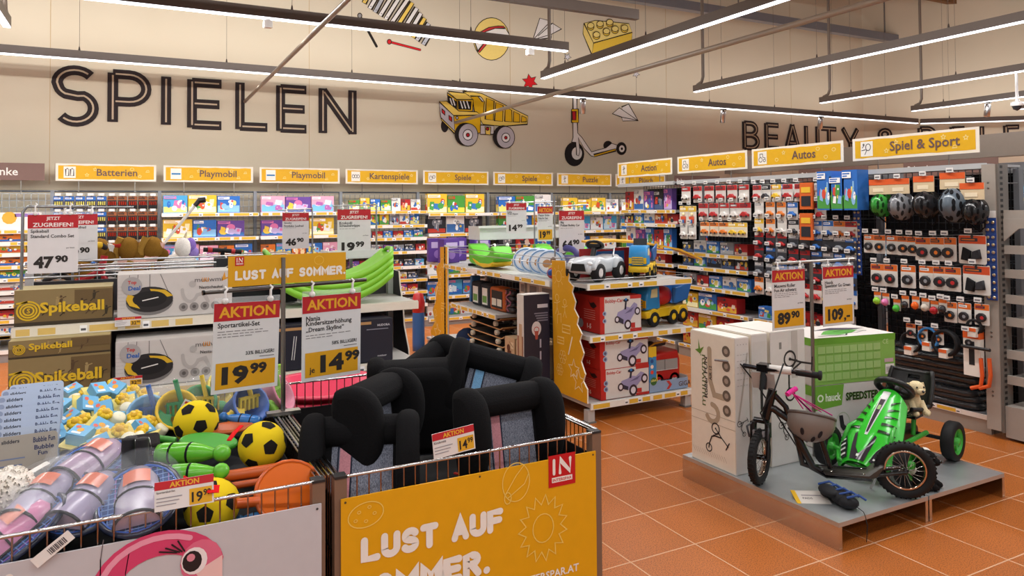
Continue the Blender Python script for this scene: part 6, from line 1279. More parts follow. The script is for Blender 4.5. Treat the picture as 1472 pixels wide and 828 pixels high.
def yellow(m, W):
    c = '#f1ebe4'; ln = '#eecb62'
    # the photo shows the first line whole and the second cut by its lower edge
    word(m, 'LUST AUF', .066, .662, .052, .0592, .021, c, .001); word(m, 'SOMMER.', .04, .544, .056, .0635, .0225, c, .001)
    m.text('INTERSPAR.AT', .783, .465, .025, c, align='r', bold=.02, z=.001)
    logo(m, .671, .752, .102, .001)
    m.stroke([(.071+.05*x-.012*y, .787+.033*y+.012*x) for x, y in arc(0, 0, 1, 1, 0, 340, 24)], .003, ln, .001, closed=True)
    for dx, dy in ((-.02, .01), (.01, .02), (.025, 0), (0, -.018), (-.03, -.012)): m.stroke(arc(.071+dx, .787+dy, .005, .004, 0, 320, 7), .002, ln, .001, closed=True)
    cx, cy = .553, .793
    m.stroke(arc(cx, cy, .048, .06, 0, 350, 24), .003, ln, .001, closed=True); m.stroke([(cx-.04, cy-.035), (cx+.0, cy+.02), (cx+.03, cy+.05)], .003, ln, .0012); m.stroke([(cx-.03, cy-.045), (cx+.03, cy-.01), (cx+.045, cy+.02)], .003, ln, .0012); m.stroke(arc(cx-.03, cy-.045, .012, .018, 0, 330, 9), .003, ln, .0014, closed=True)
    cx, cy = .65, .63
    m.stroke([(cx+(.09 if i % 2 else .064)*math.cos(i*math.pi/15), cy+(.105 if i % 2 else .075)*math.sin(i*math.pi/15)) for i in range(30)], .0034, ln, .001, closed=True); m.stroke(arc(cx, cy, .038, .045, 0, 350, 20), .0034, ln, .001, closed=True)
    for x in (.012, W/2, W-.012): m.disc((x, .832), .0035, '#5a4a2a', .0012, 8)
panel_board(rb, .52, 1.375, '#e3a50c', 'yellow advertising panel', yellow)
def white(m, W):
    # pink flamingo ring and ink reeds; red corner logo cut off at the photo's left edge
    cx, cy = .43, .7
    band = arc(cx, cy, .095, .135, 210, 30, 16)
    m.stroke([(cx-.1, cy-.3)]+[(cx-.105, cy-.1)]+arc(cx+.02, cy+.02, .125, .1, 170, 20, 12), .06, '#d8436f', .001); m.stroke([(cx-.115, cy-.3), (cx-.12, cy-.1)]+arc(cx+.02, cy+.025, .135, .11, 170, 60, 9), .014, '#ee9db5', .002)
    m.disc((cx+.115, cy+.055), .05, '#e26d8c', .0016, 16, ry=1.1); m.poly([(cx+.1, cy+.03), (cx+.165, cy+.06), (cx+.165, cy-.02), (cx+.13, cy-.02)], '#f0c7c4', .002); m.poly([(cx+.12, cy-.02), (cx+.165, cy-.015), (cx+.15, cy-.07), (cx+.11, cy-.06)], '#332b28', .0024)
    m.disc((cx+.098, cy+.06), .031, '#f3e9ea', .0026, 16, ry=1.1); m.disc((cx+.093, cy+.06), .023, '#2a1f22', .003, 14, ry=1.15); m.disc((cx+.09, cy+.07), .01, '#e08a9c', .0034, 10)
    for k in range(4): m.stroke([(cx+.075-.006*k, cy+.09), (cx+.06-.014*k, cy+.118-.006*k)], .004, '#2a1f22', .0032)
    r = random.Random(3)
    for k in range(7):
        x = .27+.015*k; q = [(x, .63)]
        for j in range(5): q.append((q[-1][0]+r.uniform(-.012, .012), q[-1][1]+.045))
        m.stroke(q[:3+k % 4], .0022, '#6b6266', .001)
    m.poly([(-.0, .56), (.187, .56), (.187, .737), (-.0, .737)], '#c4151c', .001); m.stroke([(.135, .7), (.135, .81)], .018, '#efe6e0', .002)
    for x in (.012, W/2, W-.012): m.disc((x, .83), .0035, '#4a4648', .0012, 8)
panel_board(lb, -.385, .466, '#c6c4c9', 'white advertising panel', white)
# ------------------------------------------------------------------ banner and AKTION signs on the bin post
PQ, PDIR = Vector((.493, 2.78, 0)), Vector((.966, .259, 0))
def PP(x, y): return PD(x, y, PQ, PDIR)
top = PP(412, 402); t = thing('sign_post', 'grey pole clamped between the two front bins', 'sign post', (PQ.x, PQ.y, 0), 0, 'thin sign posts')
part('pole', MB('metal').tube([(PQ.x, PQ.y, 0), (PQ.x, PQ.y, PP(410, 370).z)], .0085, '#8f8c88', 10), t, world=True)
part('crossbar', MB('metal').tube([PP(291, 421), PP(526, 402)], .0075, '#6e6b68', 8).tube([PP(291, 421), PP(294, 420.7)], .009, '#2a2a2c', 8), t, world=True)
part('clamp', MB('metal').box(PQ.x-.06, PQ.x+.06, PQ.y-.02, PQ.y+.02, BZ+.006, BZ+.018, '#b5b2ae'), t, world=True)
bl, br, tl = PP(328, 413), PP(497, 401.5), PP(327, 369); W = (br-bl).length; u = (br-bl).normalized()
t = thing('yellow_banner', 'yellow banner reading LUST AUF SOMMER on the bin post', 'banner', bl); T = FR(bl, u, (0, 0, 1)); Hh = tl.z-bl.z
m = MB('card', T); m.box(0, W, 0, Hh, -.004, 0, '#dda416'); part('board', m, t, world=True)
m = MB('card', T); word(m, 'LUST AUF SOMMER.', W*.06, Hh*.24, Hh*.24, W*.0625, Hh*.085, '#f1ebe4', .001); logo(m, W*.05, Hh*.68, Hh*.3, .001); m.stroke(arc(W*.75, Hh*.75, Hh*.18, Hh*.15, 0, 340, 20), .002, '#e8bf52', .0008, closed=True); part('print', m, t, 'white rounded lettering', world=True)
for (a, b, c, lab, ti, pr, ce, ex, je, sm) in (((302, 567), (397, 553.5), (300, 437), 'left red, white and yellow AKTION sign reading 19.99', ['Sportartikel-Set'], '19', '99', '33% BILLIGER!', False, 3), ((432, 549.5), (516, 535.5), (429, 427), 'right AKTION sign reading je 14.99 over the booster seats', ['Nania', 'Kindersitzerhöhung', '„Dream Skyline“'], '14', '99', '58% BILLIGER!', True, 2)):
    p, q, r2 = PP(*a), PP(*b), PP(*c); price_sign(p+Vector((.002, -.012, 0)), q-p, (q-p).length, r2.z-p.z, lab, 'aktion', ti, pr, ce, sm, je, ex, hang=.028)
# ------------------------------------------------------------------ booster seats
def booster(loc, rot, label, first=None, accent='#c78a94'):
    t = thing('booster_seat', label, 'booster seat', loc, 0, 'black booster seats in the bin', rot=[math.radians(a) for a in rot]); t.scale = (.87,)*3
    m = MB('fabric'); m.puff(rrect(-.17, -.19, .17, .2, .07), 0, .11, .04, '#141416', k=3); m.puff(rrect(-.19, .1, .19, .21, .05), .02, .17, .05, '#161618', k=3); part('seat_cushion', m, t)
    prof = [(-.13, .03), (-.15, .1), (-.1, .17), (-.02, .215), (.07, .235), (.16, .225), (.215, .17), (.225, .09), (.2, .03)]
    for sg in (1, -1):
        m = MB('fabric'); m.puff(soft(prof), .0, .085, .035, '#131315', FR((sg*.17-.0425, 0, 0), UY, UZ), k=3); part('armrest', m, t)
    m = MB('denim'); yz = [(.19, .1115), (-.14, .1115), (-.18, .1), (-.193, .075), (-.193, .02)]
    def strip_(x0, x1, c, o, fin):
        vs = [(x, y-(o if i > 2 else 0), z+(o if i < 3 else 0)) for i, (y, z) in enumerate(yz) for x in (x0, x1)]; m.add(vs, [(2*i+1, 2*i, 2*i+2, 2*i+3) for i in range(4)], c, False, None, fin)
    strip_(-.105, .115, '#6b7080', .0008, 'denim'); strip_(-.075, -.035, accent, .0016, 'fabric')
    for x in (-.08, -.032): strip_(x-.004, x+.002, '#2c2f3f', .002, 'fabric')
    part('fabric_panel', m, t, 'grey denim panel with a coloured stripe')
    for sg in (1, -1): part('belt_clip', MB('plastic').puff(rrect(-.02, -.008, .02, .008, .006, 2), 0, .006, .002, '#b8322a', TR(sg*.214, -.09, .06) @ RZ(90) @ RY(90*sg), k=1), t, 'small red belt clip')
    return t
booster((1.14, 2.33, .845), (80, 0, 4), 'black booster seat with pink stripe, front right in the bin')
booster((.68, 2.5, .88), (84, 0, 44), 'black booster seat with pink striped panel behind a big armrest, front left')
booster((.66, 2.33, .77), (52, 0, -20), 'black booster seat lying lowest at the left with denim edge')
booster((.95, 2.6, .88), (80, 0, 165), 'black booster seat turned away, in the middle of the bin')
booster((1.25, 2.66, .89), (66, 16, -24), 'black booster seat with blue stripe leaning at the rear right', accent='#7fb2dc')
booster((1.08, 2.92, .86), (70, -20, 24), 'black booster seat with blue stripe, rear middle', accent='#7fb2dc')
shelf_ticket(PY(624, 661, Y0_-.03), (1, .0, .09), .135, .075, 'small AKTION ticket reading 14.99 clipped on the right bin rail', 'Kindersitz', '14', '99')
# tubs in the rear bin
for i in range(9):
    c = '#d8385a' if i in (0, 2, 3, 4, 5, 7, 8) else '#7fc63a'
    t = thing('round_tub', '%s round plastic tub, %s from bottom of the nested stack' % ('pink' if c[1] == 'd' else 'green', ORD[i]), 'tub', (.835, 3.63, .38+.036*i), 0, 'nested pink and green tubs')
    part('bowl', MB('plastic').lathe([(.001, 0), (.22, 0), (.25, .12), (.285, .14), (.295, .138), (.295, .128), (.285, .126), (.26, .112), (.235, .008), (.001, .008)][::-1] if False else [(.001, 0), (.22, 0), (.25, .115), (.29, .122), (.297, .13), (.29, .138), (.255, .135), (.21, .012), (.001, .012)], c, 28), t)
t = thing('green_card_pack', 'lime printed card hanging inside the rear bin', 'pack', Vector((.62, 4.1, .3))); part('card', MB('card').box(-.07, .1, -.02, .02, 0, .52, '#8fc23a'), t); part('print', MB('card').text('inner', -.05, .42, .03, '#2a3a1a', bold=.02, T=FR((0, -.0208, 0))), t)
t = thing('swim_toy_bag', 'clear bag of blue and sandy swim toys behind the booster seats', 'bagged toy', Vector((1.265, 3.75, .64))); part('toy', MB('plastic').puff(rrect(-.13, -.08, .13, .08, .05), -.02, .03, .02, '#c9a08a', k=2).puff([(-.13, -.05), (-.04, -.02), (-.12, .06)], .03, .05, .008, '#3f8fd6', k=1).puff([(.04, .03), (.13, .0), (.12, .08)], .03, .05, .008, '#58a8e0', k=1), t); part('film', MB('clear_film').puff(rrect(-.15, -.1, .15, .1, .03), -.03, .06, .02, '#eeeeff', k=2), t)
bpy.data.objects['swim_toy_bag'].rotation_euler = (math.radians(20), 0, 1.5)
single('plain_carton', MB('card').box(1.15, 1.385, 3.55, 3.95, .302, .58, '#9c7a54'), 'brown carton under the bagged swim toys in the rear bin', 'box', bevel=.003)
# ------------------------------------------------------------------ toys heaped in the left bin
r = random.Random(21); nx, ny = 26, 34; vs = []
for j in range(ny+1):
    for i in range(nx+1):
        u, v = i/nx, j/ny; x = LBX0+.02+(LBX1-LBX0-.04)*u; y = Y0_+.04+(Y1_-Y0_-.09)*v
        e = min(u, 1-u, v, 1-v); h_ = .74+.06*v+min(.1, e*.6)*.6+r.uniform(-.012, .012)
        vs.append((x, y, h_))
fs = [(j*(nx+1)+i, j*(nx+1)+i+1, (j+1)*(nx+1)+i+1, (j+1)*(nx+1)+i) for j in range(ny) for i in range(nx)]
m = MB('net'); m.add(vs, fs, '#191b20', True); single('net_bag_heap', m, 'black net bags filling the left bin under the toys', 'net bags', kind='stuff')
def pentas():
    g = (1+5**.5)/2; ico = [Vector(v).normalized() for v in ((0, 1, g), (0, -1, g), (0, 1, -g), (0, -1, -g), (1, g, 0), (-1, g, 0), (1, -g, 0), (-1, -g, 0), (g, 0, 1), (-g, 0, 1), (g, 0, -1), (-g, 0, -1))]; return ico
def soccer(p, rr, rot, label):
    t = thing('foam_football', label, 'ball', p, 0, 'yellow and black foam footballs', rot=[math.radians(a) for a in rot])
    part('ball', MB('matte').ball((0, 0, 0), rr, '#e3c61c', 28), t)
    m = MB('matte'); ic = pentas()
    for v in ic:
        nb_ = sorted(ic, key=lambda w_: (w_-v).length)[1:6]; a = (nb_[0]-v*nb_[0].dot(v)).normalized(); b = v.cross(a)
        V5 = [v*rr*1.006]
        for f in (.17, .34):
            for k in range(10):
                a2 = k*.62832; q = f*(1 if k % 2 == 0 else .83); V5.append((v+(a*math.cos(a2)+b*math.sin(a2))*q).normalized()*rr*1.006)
        m.add(V5, [(0, k+1, (k+1) % 10+1) for k in range(10)]+[(k+1, k+11, (k+1) % 10+11, (k+1) % 10+1) for k in range(10)], '#1e1b18', True)
    part('black_pattern', m, t, 'black pentagon patches'); return t
soccer(PZ(282, 607, .93), .073, (10, 20, 40), 'yellow and black foam football, rear left of three')
soccer(PZ(377, 640, .915), .073, (50, 10, 10), 'yellow and black foam football, largest in view at the right of the bin')
soccer(PZ(305, 727, .84), .073, (0, 35, 70), 'yellow and black foam football behind the front wires')
def pin(a, b, col, label):
    a, b = Vector(a), Vector(b); L = (b-a).length; k = L/.24; t = thing('skittle_pin', label, 'skittle', a, 0, 'plastic skittle pins', rot=((b-a).to_track_quat('Z', 'Y')).to_euler())
    part('pin_body', MB('gloss').lathe([(.001, 0), (.03*k, 0), (.034*k, .02*k), (.034*k, .09*k), (.033*k, .12*k), (.022*k, .165*k), (.015*k, .185*k), (.016*k, .19*k)], col, 18).ball((0, 0, .212*k), .027*k, col, 14), t)
    part('band', MB('fabric').lathe([(.0345*k, .045*k), (.0352*k, .047*k), (.0352*k, .05*k), (.0345*k, .052*k)], '#1c1c1e', 18).lathe([(.034*k, .105*k), (.0347*k, .107*k), (.0345*k, .111*k), (.0335*k, .113*k)], '#1c1c1e', 18), t, 'black net strap'); return t
G1 = '#62b834'
pin(PZ(229, 652, .925), PZ(331, 651, .935), G1, 'upper of two lime green skittles lying side by side')
pin(PZ(227, 684, .91), PZ(330, 676, .92), G1, 'lower of two lime green skittles lying side by side')
pin(PZ(373, 607, .9), PZ(315, 598, .92), '#2c6fb8', 'blue skittle beside the rear yellow football')
pin(PZ(385, 716, .83), PZ(344, 722, .83), '#4a96cc', 'pale blue skittle behind the front wires')
pin(PZ(385, 740, .79), PZ(340, 746, .79), '#2f78bc', 'darker blue skittle lowest behind the front wires')
p = PZ(300, 636, .9); t = thing('green_paddle', 'green oval paddle lying behind the lime skittles', 'paddle', p, 0, rot=(math.radians(20), math.radians(8), -.2)); part('blade', MB('plastic').puff([(.09*x, .045*y) for x, y in arc(0, 0, 1, 1, 0, 345, 23)], -.01, .01, .008, '#3f9c2c', k=2), t); part('handle', MB('plastic').tube([(-.1, .0, 0), (-.17, .01, 0)], .012, '#358a24', 8), t)
a, b = PZ(222, 700, .87), PZ(440, 668, .87); d = (b-a).normalized(); t = thing('orange_bat', 'long flat orange bat lying across the front of the bin', 'bat', a); up_ = Vector((0, 0, 1)); sd = d.cross(up_)
m = MB('plastic'); m.tube([Vector((0, 0, 0)), (b-a)*.5, (b-a)], [.014, .017, .02], '#c5581a', 10); part('bat', m, t); m = MB('plastic'); m.tube([Vector((0, 0, -.02))-sd*-.03, (b-a)*.8+sd*.03-up_*.02], .011, '#b34d16', 8); part('grip', m, t)
p = PY(416, 708, 2.125); t = thing('orange_paddle', 'round orange paddle standing behind the front wires', 'paddle', p, 0, rot=(math.radians(58), 0, .25)); part('blade', MB('gloss').puff([(.097*x, .085*y) for x, y in arc(0, 0, 1, 1, 0, 345, 23)], -.008, .008, .007, '#d3641c', k=2), t); part('rim', MB('gloss').tube([(.097*x, .085*y, .004) for x, y in arc(0, 0, 1, 1, 0, 345, 23)], .006, '#c2571a', 6, True), t)
part('handle', MB('gloss').tube([(-.09, .0, 0), (-.15, .01, 0)], .014, '#c2571a', 8), t)
p = PZ(330, 618, .89); single('orange_disc', MB('plastic').puff([(.08*x, .06*y) for x, y in arc(0, 0, 1, 1, 0, 345, 23)], 0, .015, .007, '#c8622c', k=2), 'small orange disc between the two upper footballs', 'flying disc', loc=p, world=False)
pt = [PZ(264, 683, .945), PZ(283, 692, .945), PZ(300, 697, .945), PZ(316, 697, .94)]; m = MB('fabric'); 
for i in range(3):
    q = [pt[i]+Vector((0, 0, .0)), pt[i+1], pt[i+1]+Vector((-.004, -.02, -.012)), pt[i]+Vector((-.004, -.022, -.012))]; m.add(q, [(0, 1, 2, 3)], '#d81f22'); m.add([v-Vector((0, -.002, .002)) for v in q], [(3, 2, 1, 0)], '#d81f22')
single('red_ribbon', m, 'bright red ribbon tag lying over the orange bat', 'ribbon')
pt = [PZ(347, 612, .97), PZ(337, 622, .965), PZ(329, 633, .955)]; m = MB('fabric'); m.tube(pt, .008, '#d81f22', 6, flat=.3); single('red_ribbon', m, 'short red ribbon between the rear and right footballs', 'ribbon')
# sand toy sets in clear bags
def sandset(p, label, c1, c2, rz, tagged=False):
    t = thing('sand_toy_set', label, 'sand toys', p, rz, 'sand toy sets in clear bags')
    part('bucket', MB('plastic').lathe([(.001, 0), (.05, 0), (.068, .1), (.074, .1), (.074, .108), (.064, .106), (.047, .008), (.001, .008)], c1, 20, RX(62)), t)
    m = MB('plastic'); m.box(-.05, .05, .0, .012, .06, .07, c2, TR(.02, -.07, 0)); 
    for k in range(6): m.box(-.05+.018*k, -.042+.018*k, .0, .012, .02, .06, c2, TR(.02, -.07, 0))
    m.tube([(.02, -.064, .07), (.0, -.06, .15)], .009, c2, 8); part('rake', m, t)
    part('mould', MB('plastic').puff(star(0, 0, .045, 6, .7), 0, .03, .01, c2, TR(-.05, -.06, .0) @ RX(60), k=2).ball((.06, -.03, .02), (.03, .03, .025), c1, 12), t)
    part('clear_bag', MB('clear_film').ball((0, -.03, .05), (.105, .095, .1), '#ffffff', 14), t, 'clear plastic bag')
    if tagged: part('price_tag', MB('card').box(-.03, .03, -.003, 0, -.03, .03, '#ece9e6', TR(.03, -.125, .05) @ RY(30)).box(-.02, .02, -.0036, -.003, -.02, -.008, '#55525a', TR(.03, -.125, .05) @ RY(30)).box(-.025, .025, -.0036, -.003, .015, .024, '#c23a34', TR(.03, -.125, .05) @ RY(30)), t)
    return t
sandset(PZ(246, 600, .885), 'sand toy set with yellow bucket, green rake and white tag', '#e2bd20', '#2f8f5a', 10, True)
sandset(PZ(300, 590, .88), 'sand toy set with green and yellow moulds, left of the blue bucket', '#3a9a5c', '#e2c22a', -30)
sandset(PZ(338, 594, .9), 'sand toy set with a blue bucket by the bin rim', '#3f66b4', '#e8c93a', 30)
sandset(PZ(374, 582, .9), 'sand toy set in pink and lime near the grey pole', '#e08aa4', '#8fcf4a', 60)
sandset(PZ(212, 606, .86), 'sand toy set with pale blue bucket left of the yellow bucket', '#7fb4e0', '#2f5fb0', 0)
sandset(PZ(296, 572, .87), 'sand toy set with yellow bucket at the very back of the bin', '#e4cc24', '#2c5aa8', 40)
# bubble bottle packs
pk = [(112, 572), (150, 566), (176, 568), (100, 592), (133, 588), (164, 590), (196, 580), (112, 612), (146, 616), (178, 612), (206, 622), (94, 628), (128, 636), (160, 640), (192, 640)]
for i, (x, y) in enumerate(pk):
    p = PZ(x, y, .875+.035*(1-abs(x-150)/70)); t = thing('bubble_bottle_pack', 'blister pack of bubble bottles with blue box, %s of the pile counted from the back' % ORD[i], 'bubble toys', p, 0, 'bubble packs in the left bin', rot=(r.uniform(.2, .9), r.uniform(-.4, .4), r.uniform(-1.2, 1.2)))
    part('backing_card', MB('card').box(-.075, .075, -.05, .05, -.004, 0, '#e9d67a').box(-.073, .073, -.048, .048, -.0045, -.004, '#3a7fc0'), t)
    part('blue_box', MB('card').box(-.06, .0, -.03, .03, 0, .04, '#6fb2dc').box(-.06, .0, -.031, -.03, .004, .036, '#8cc6e8').disc((-.03, 0), .011, '#e8a83a', .0405, 10).disc((-.045, .015), .008, '#e06a5a', .0407, 8).quad(-.05, -.022, -.02, -.012, '#f2f2ee', .0406), t)
    m = MB('plastic'); 
    for k in range(8): m.ball((.035+.016*math.cos(k*.785), .02+.016*math.sin(k*.785), .03), .0105, '#e6c01e', 8)
    m.ball((.035, .02, .034), .014, '#d8a818', 8); part('flower_cap', m, t); part('bottle', MB('plastic').lathe([(.001, 0), (.021, 0), (.023, .006), (.023, .036), (.02, .042), (.001, .042)], '#e9e4c8', 14, TR(.045, -.025, .0)), t, 'cream bottle')
# bubble fun display cards
for k in range(9):
    Y = 2.68+.05*k; y = (634, 622, 612, 602, 592, 582, 572, 563, 556)[k]; x0 = (0, 2, 3, 4, 5, 6, 8, 14, 26)[k]; a = PY(x0-14, y, Y); b = PY(82+k*1.1, y-4, Y); W = b.x-a.x; top = a.z
    t = thing('bubble_card', 'pale blue bubble toy display card, %s from the front' % ORD[k], 'display card', (a.x, Y, top-.2), 0, 'bubble cards standing in the left bin', rot=(math.radians(-12), 0, math.radians(r.uniform(-2, 3))))
    m = MB('card'); T = FR((0, 0, 0)); m.prism(rrect(0, 0, W, .2, .012), -.003, 0, '#c3d2ea' if k else '#b3aca2', T); part('card', m, t)  # front card is greyer: its shade is put into the colour
    m = MB('card'); m.text('slidders', W*.14, .178, .011, '#2c3040', bold=.02, z=.0006, T=T); m.text('Bubble Fun', W*.62, .172, .016, '#2f3c68', bold=.02, z=.0006, T=T, maxw=W*.34); m.text('Bubble', W*.64, .15, .014, '#2f3c68', bold=.02, z=.0006, T=T); m.text('Fun', W*.7, .133, .013, '#2f3c68', bold=.02, z=.0006, T=T)
    for j in range(5): m.quad(W*.08, .13-.02*j, W*(.5-.04*j), .134-.02*j, '#7f8db0', .0005, T)
    m.disc((W*.07, .185), .009, '#9aa9c8', .0006, 10, T); part('print', m, t)
t = thing('display_carton', 'open brown cardboard tray holding the bubble cards', 'carton', (-.21, 2.6, .78)); part('tray', MB('card').box(-.16, .12, 0, .006, 0, .11, '#6e5238').box(-.16, .12, .006, .5, 0, .006, '#6e5238').box(.114, .12, .006, .5, 0, .07, '#7a5c40'), t)
# badminton sets
def rackets(p, rot, label, hue='#cfc2dc', s=1.0, hand=False):
    t = thing('badminton_set', label, 'badminton set', p, 0, 'badminton sets in clear bags', rot=[math.radians(a) for a in rot]); t.scale = (s, s, s)
    ov = [(.1*x, .125*y, 0) for x, y in arc(0, 0, 1, 1, 0, 345, 23)]
    part('racket_frame', MB('gloss').tube(ov, .0075, '#20283e', 8, True).tube([(x*.94, y*.94, .002) for x, y, z in ov], .004, '#2f5fb8', 6, True), t, 'dark blue oval frame')
    m = MB('plastic')
    for k in range(-6, 7):
        u = k/7; w_ = math.sqrt(1-u*u); m.box(.1*u-.0009, .1*u+.0009, -.122*w_, .122*w_, -.001, .001, ('#3f6fc4', '#5a8ad0', '#a06ac0')[k % 3]); m.box(-.097*w_, .097*w_, .122*u-.0009, .122*u+.0009, .001, .0025, '#7fa0d8')
    part('strings', m, t, 'blue and violet strings')
    part('under_card', MB('card').disc((0, 0), .094, '#3a5a96', -.006, 24, ry=1.25).disc((0, .02), .06, '#5f7fb8', -.0055, 20, ry=1.2), t)
    prof = [(.055*math.cos(a_), .05*math.sin(a_)) for a_ in [math.pi*k/10 for k in range(11)]]; n = len(prof); m = MB('gloss'); sec = []
    for y, q in ((-.1, 1.0), (-.02, .98), (.05, .85), (.085, .55), (.095, .1)): sec += [(x*q, y, .006+z*q) for x, z in prof]
    m.add(sec, [(j*n+i, j*n+i+1, (j+1)*n+i+1, (j+1)*n+i) for j in range(4) for i in range(n-1)], hue, True); m.add(sec[:n], [tuple(range(n))], '#b8a2b6'); part('pouch', m, t, 'pale lilac domed pouch')
    m = MB('gloss'); m.tube([sec[i] for i in range(n)], .004, '#1c1a20', 6).tube([(x*.98*1.02, -.02, .006+z*1.0) for x, z in prof], .003, '#1c1a20', 6).tube([sec[j*n] for j in range(5)], .003, '#1c1a20', 6).tube([sec[j*n+n-1] for j in range(5)], .003, '#1c1a20', 6); part('piping', m, t, 'black piping')
    part('print_patch', MB('gloss').add([(x*1.0, y, .008+z*1.02) for y in (.0, .045) for x, z in prof[3:8]], [(i, i+1, 6+i, 5+i) for i in range(4)], '#d8806a', True), t, 'pink orange print')
    if hand: part('grip', MB('rubber').tube([(0, .13, 0), (0, .2, 0), (.01, .3, .004)], [.006, .012, .013], '#212124', 10), t)
    part('film', MB('clear_film').puff([(.11*x, .135*y) for x, y in arc(0, 0, 1, 1, 0, 345, 15)], -.01, .068, .03, '#ffffff', k=2), t, 'clear film'); return t
rackets(PZ(133, 668, .93), (14, 8, -38), 'badminton set with pink lilac pouch, rearmost one', '#ab94ae')
rackets(PZ(62, 722, .9), (16, -4, -30), 'badminton set at the left, beside the white pompom', '#9f98b2')
rackets(PZ(128, 722, .89), (18, 4, -32), 'badminton set in the middle of the front row', '#a49cb6')
rackets(PZ(200, 716, .9), (24, -6, -4), 'badminton set standing right, left of the orange bat', '#a39cb0')
rackets(PZ(20, 770, .86), (30, 0, -65), 'badminton set lowest at the left, behind the front wires', '#d28ab0')
for i, x in enumerate((184, 204)):
    single('racket_grip', MB('rubber').lathe([(.012, 0), (.017, .004), (.0165, .03), (.0175, .032), (.0165, .06), (.0175, .062), (.0165, .09), (.0175, .092), (.0165, .12), (.017, .122), (.001, .124)], '#262628', 14), 'black ribbed racket grip standing upright, %s one' % ('left' if i == 0 else 'right'), 'racket grip', 'black racket grips', loc=PZ(x, 694, .9), world=False)
p = PZ(204, 640, .93); t = thing('black_mesh_pouch', 'flat black pouch with chrome wire loops behind the grips', 'pouch', p); part('pouch', MB('fabric').puff(rrect(-.05, -.035, .05, .035, .012), 0, .02, .008, '#2b2728', RX(20), k=2), t); part('wire', MB('chrome').tube([(-.1, -.03, .02), (.02, -.045, .03), (.03, -.045, -.02), (-.1, -.035, -.03)], .003, '#c9c9cb', 6), t)
p = PZ(12, 706, .93); m = MB('plush'); r2 = random.Random(5); m.ball((0, 0, 0), .06, '#e9e3da', 14)
for k in range(420):
    v = Vector((r2.gauss(0, 1), r2.gauss(0, 1), r2.gauss(0, 1))).normalized(); m.tube([v*.05, v*.064], [.006, .0025], '#ece6dc', 4, caps=False)
single('white_pompom', m, 'fluffy white pompom ball at the left edge of the bin', 'pompom', loc=p, world=False)
p = PZ(70, 684, .92); t = thing('clear_squeeze_bottle', 'clear bagged bottle with bright green cap and white label', 'bottle', p, 0, rot=(0, math.radians(72), math.radians(28)))
part('bottle', MB('clear_plastic').lathe([(.001, -.08), (.035, -.08), (.038, -.07), (.038, .04), (.02, .07), (.014, .075)], '#dfe6e6', 16), t); part('cap', MB('plastic').lathe([(.016, .07), (.02, .075), (.02, .1), (.012, .106), (.012, .125), (.001, .128)], '#4fae2a', 14), t, 'green cap'); part('label', MB('card').lathe([(.0388, -.05), (.0388, .01)], '#e9e6e0', 16, a0=60, a1=200), t, 'white label')
for i, (x0, y0, x1, y1) in enumerate(((118, 745, 150, 700), (128, 745, 160, 702))): single('dark_racket_handle', MB('rubber').tube([PZ(x0-30, y0, .875), PZ(x1-30, y1, .9)], .011, '#2a2a2c', 8), 'dark straight racket handle between two lilac pouches, %s one' % ('left' if i == 0 else 'right'), 'racket grip', 'dark handles')
shelf_ticket(PY(222, 737, Y0_-.03), (1, 0, .0), .137, .07, 'small AKTION ticket reading 19.99 clipped on the left bin rail', 'Sportartikel-Set', '19', '99', 10)
t = thing('barcode_tag', 'white barcode swing tag hanging outside the front wires', 'swing tag', PY(76, 789, Y0_-.022), 0, rot=(0, math.radians(-36), 0)); part('tag', MB('card').box(-.046, .046, -.001, 0, -.013, .013, '#ece8e4'), t); m = MB('card')
for k in range(12): m.box(-.01+.0035*k, -.0085+.0035*k+(k % 3)*.0006, -.0016, -.001, -.008, .007, '#5a565a')
part('bars', m, t)
# ------------------------------------------------------------------ galvanised display platform
ZP = .135
for i, (x0, x1) in enumerate(((3.01, 3.695), (3.705, 4.39))):
    t = thing('display_platform', 'galvanised steel display platform, %s of two side by side' % ('left' if i == 0 else 'right'), 'platform', ((x0+x1)/2, 2.96, 0), 0, 'steel platforms'); y0, y1 = 2.41, 3.53; C_ = '#cfcbc7'
    part('deck', MB('zinc').box(x0, x1, y0, y1, ZP-.022, ZP, '#c3c9cc'), t, world=True)
    m = MB('brushed')
    m.box(x0, x0+.02, y0, y1, 0, ZP-.022, C_).box(x1-.02, x1, y0, y1, 0, ZP-.022, C_).box(x0+.02, x0+.05, y0, y0+.02, 0, .022, C_) if False else m.box(x0, x0+.022, y0, y1, 0, ZP-.022, C_).box(x1-.022, x1, y0, y1, 0, ZP-.022, C_)
    m.box(x0+.022, x1-.022, y1-.02, y1, 0.01, .03, C_); part('side_leg', m, t, world=True)
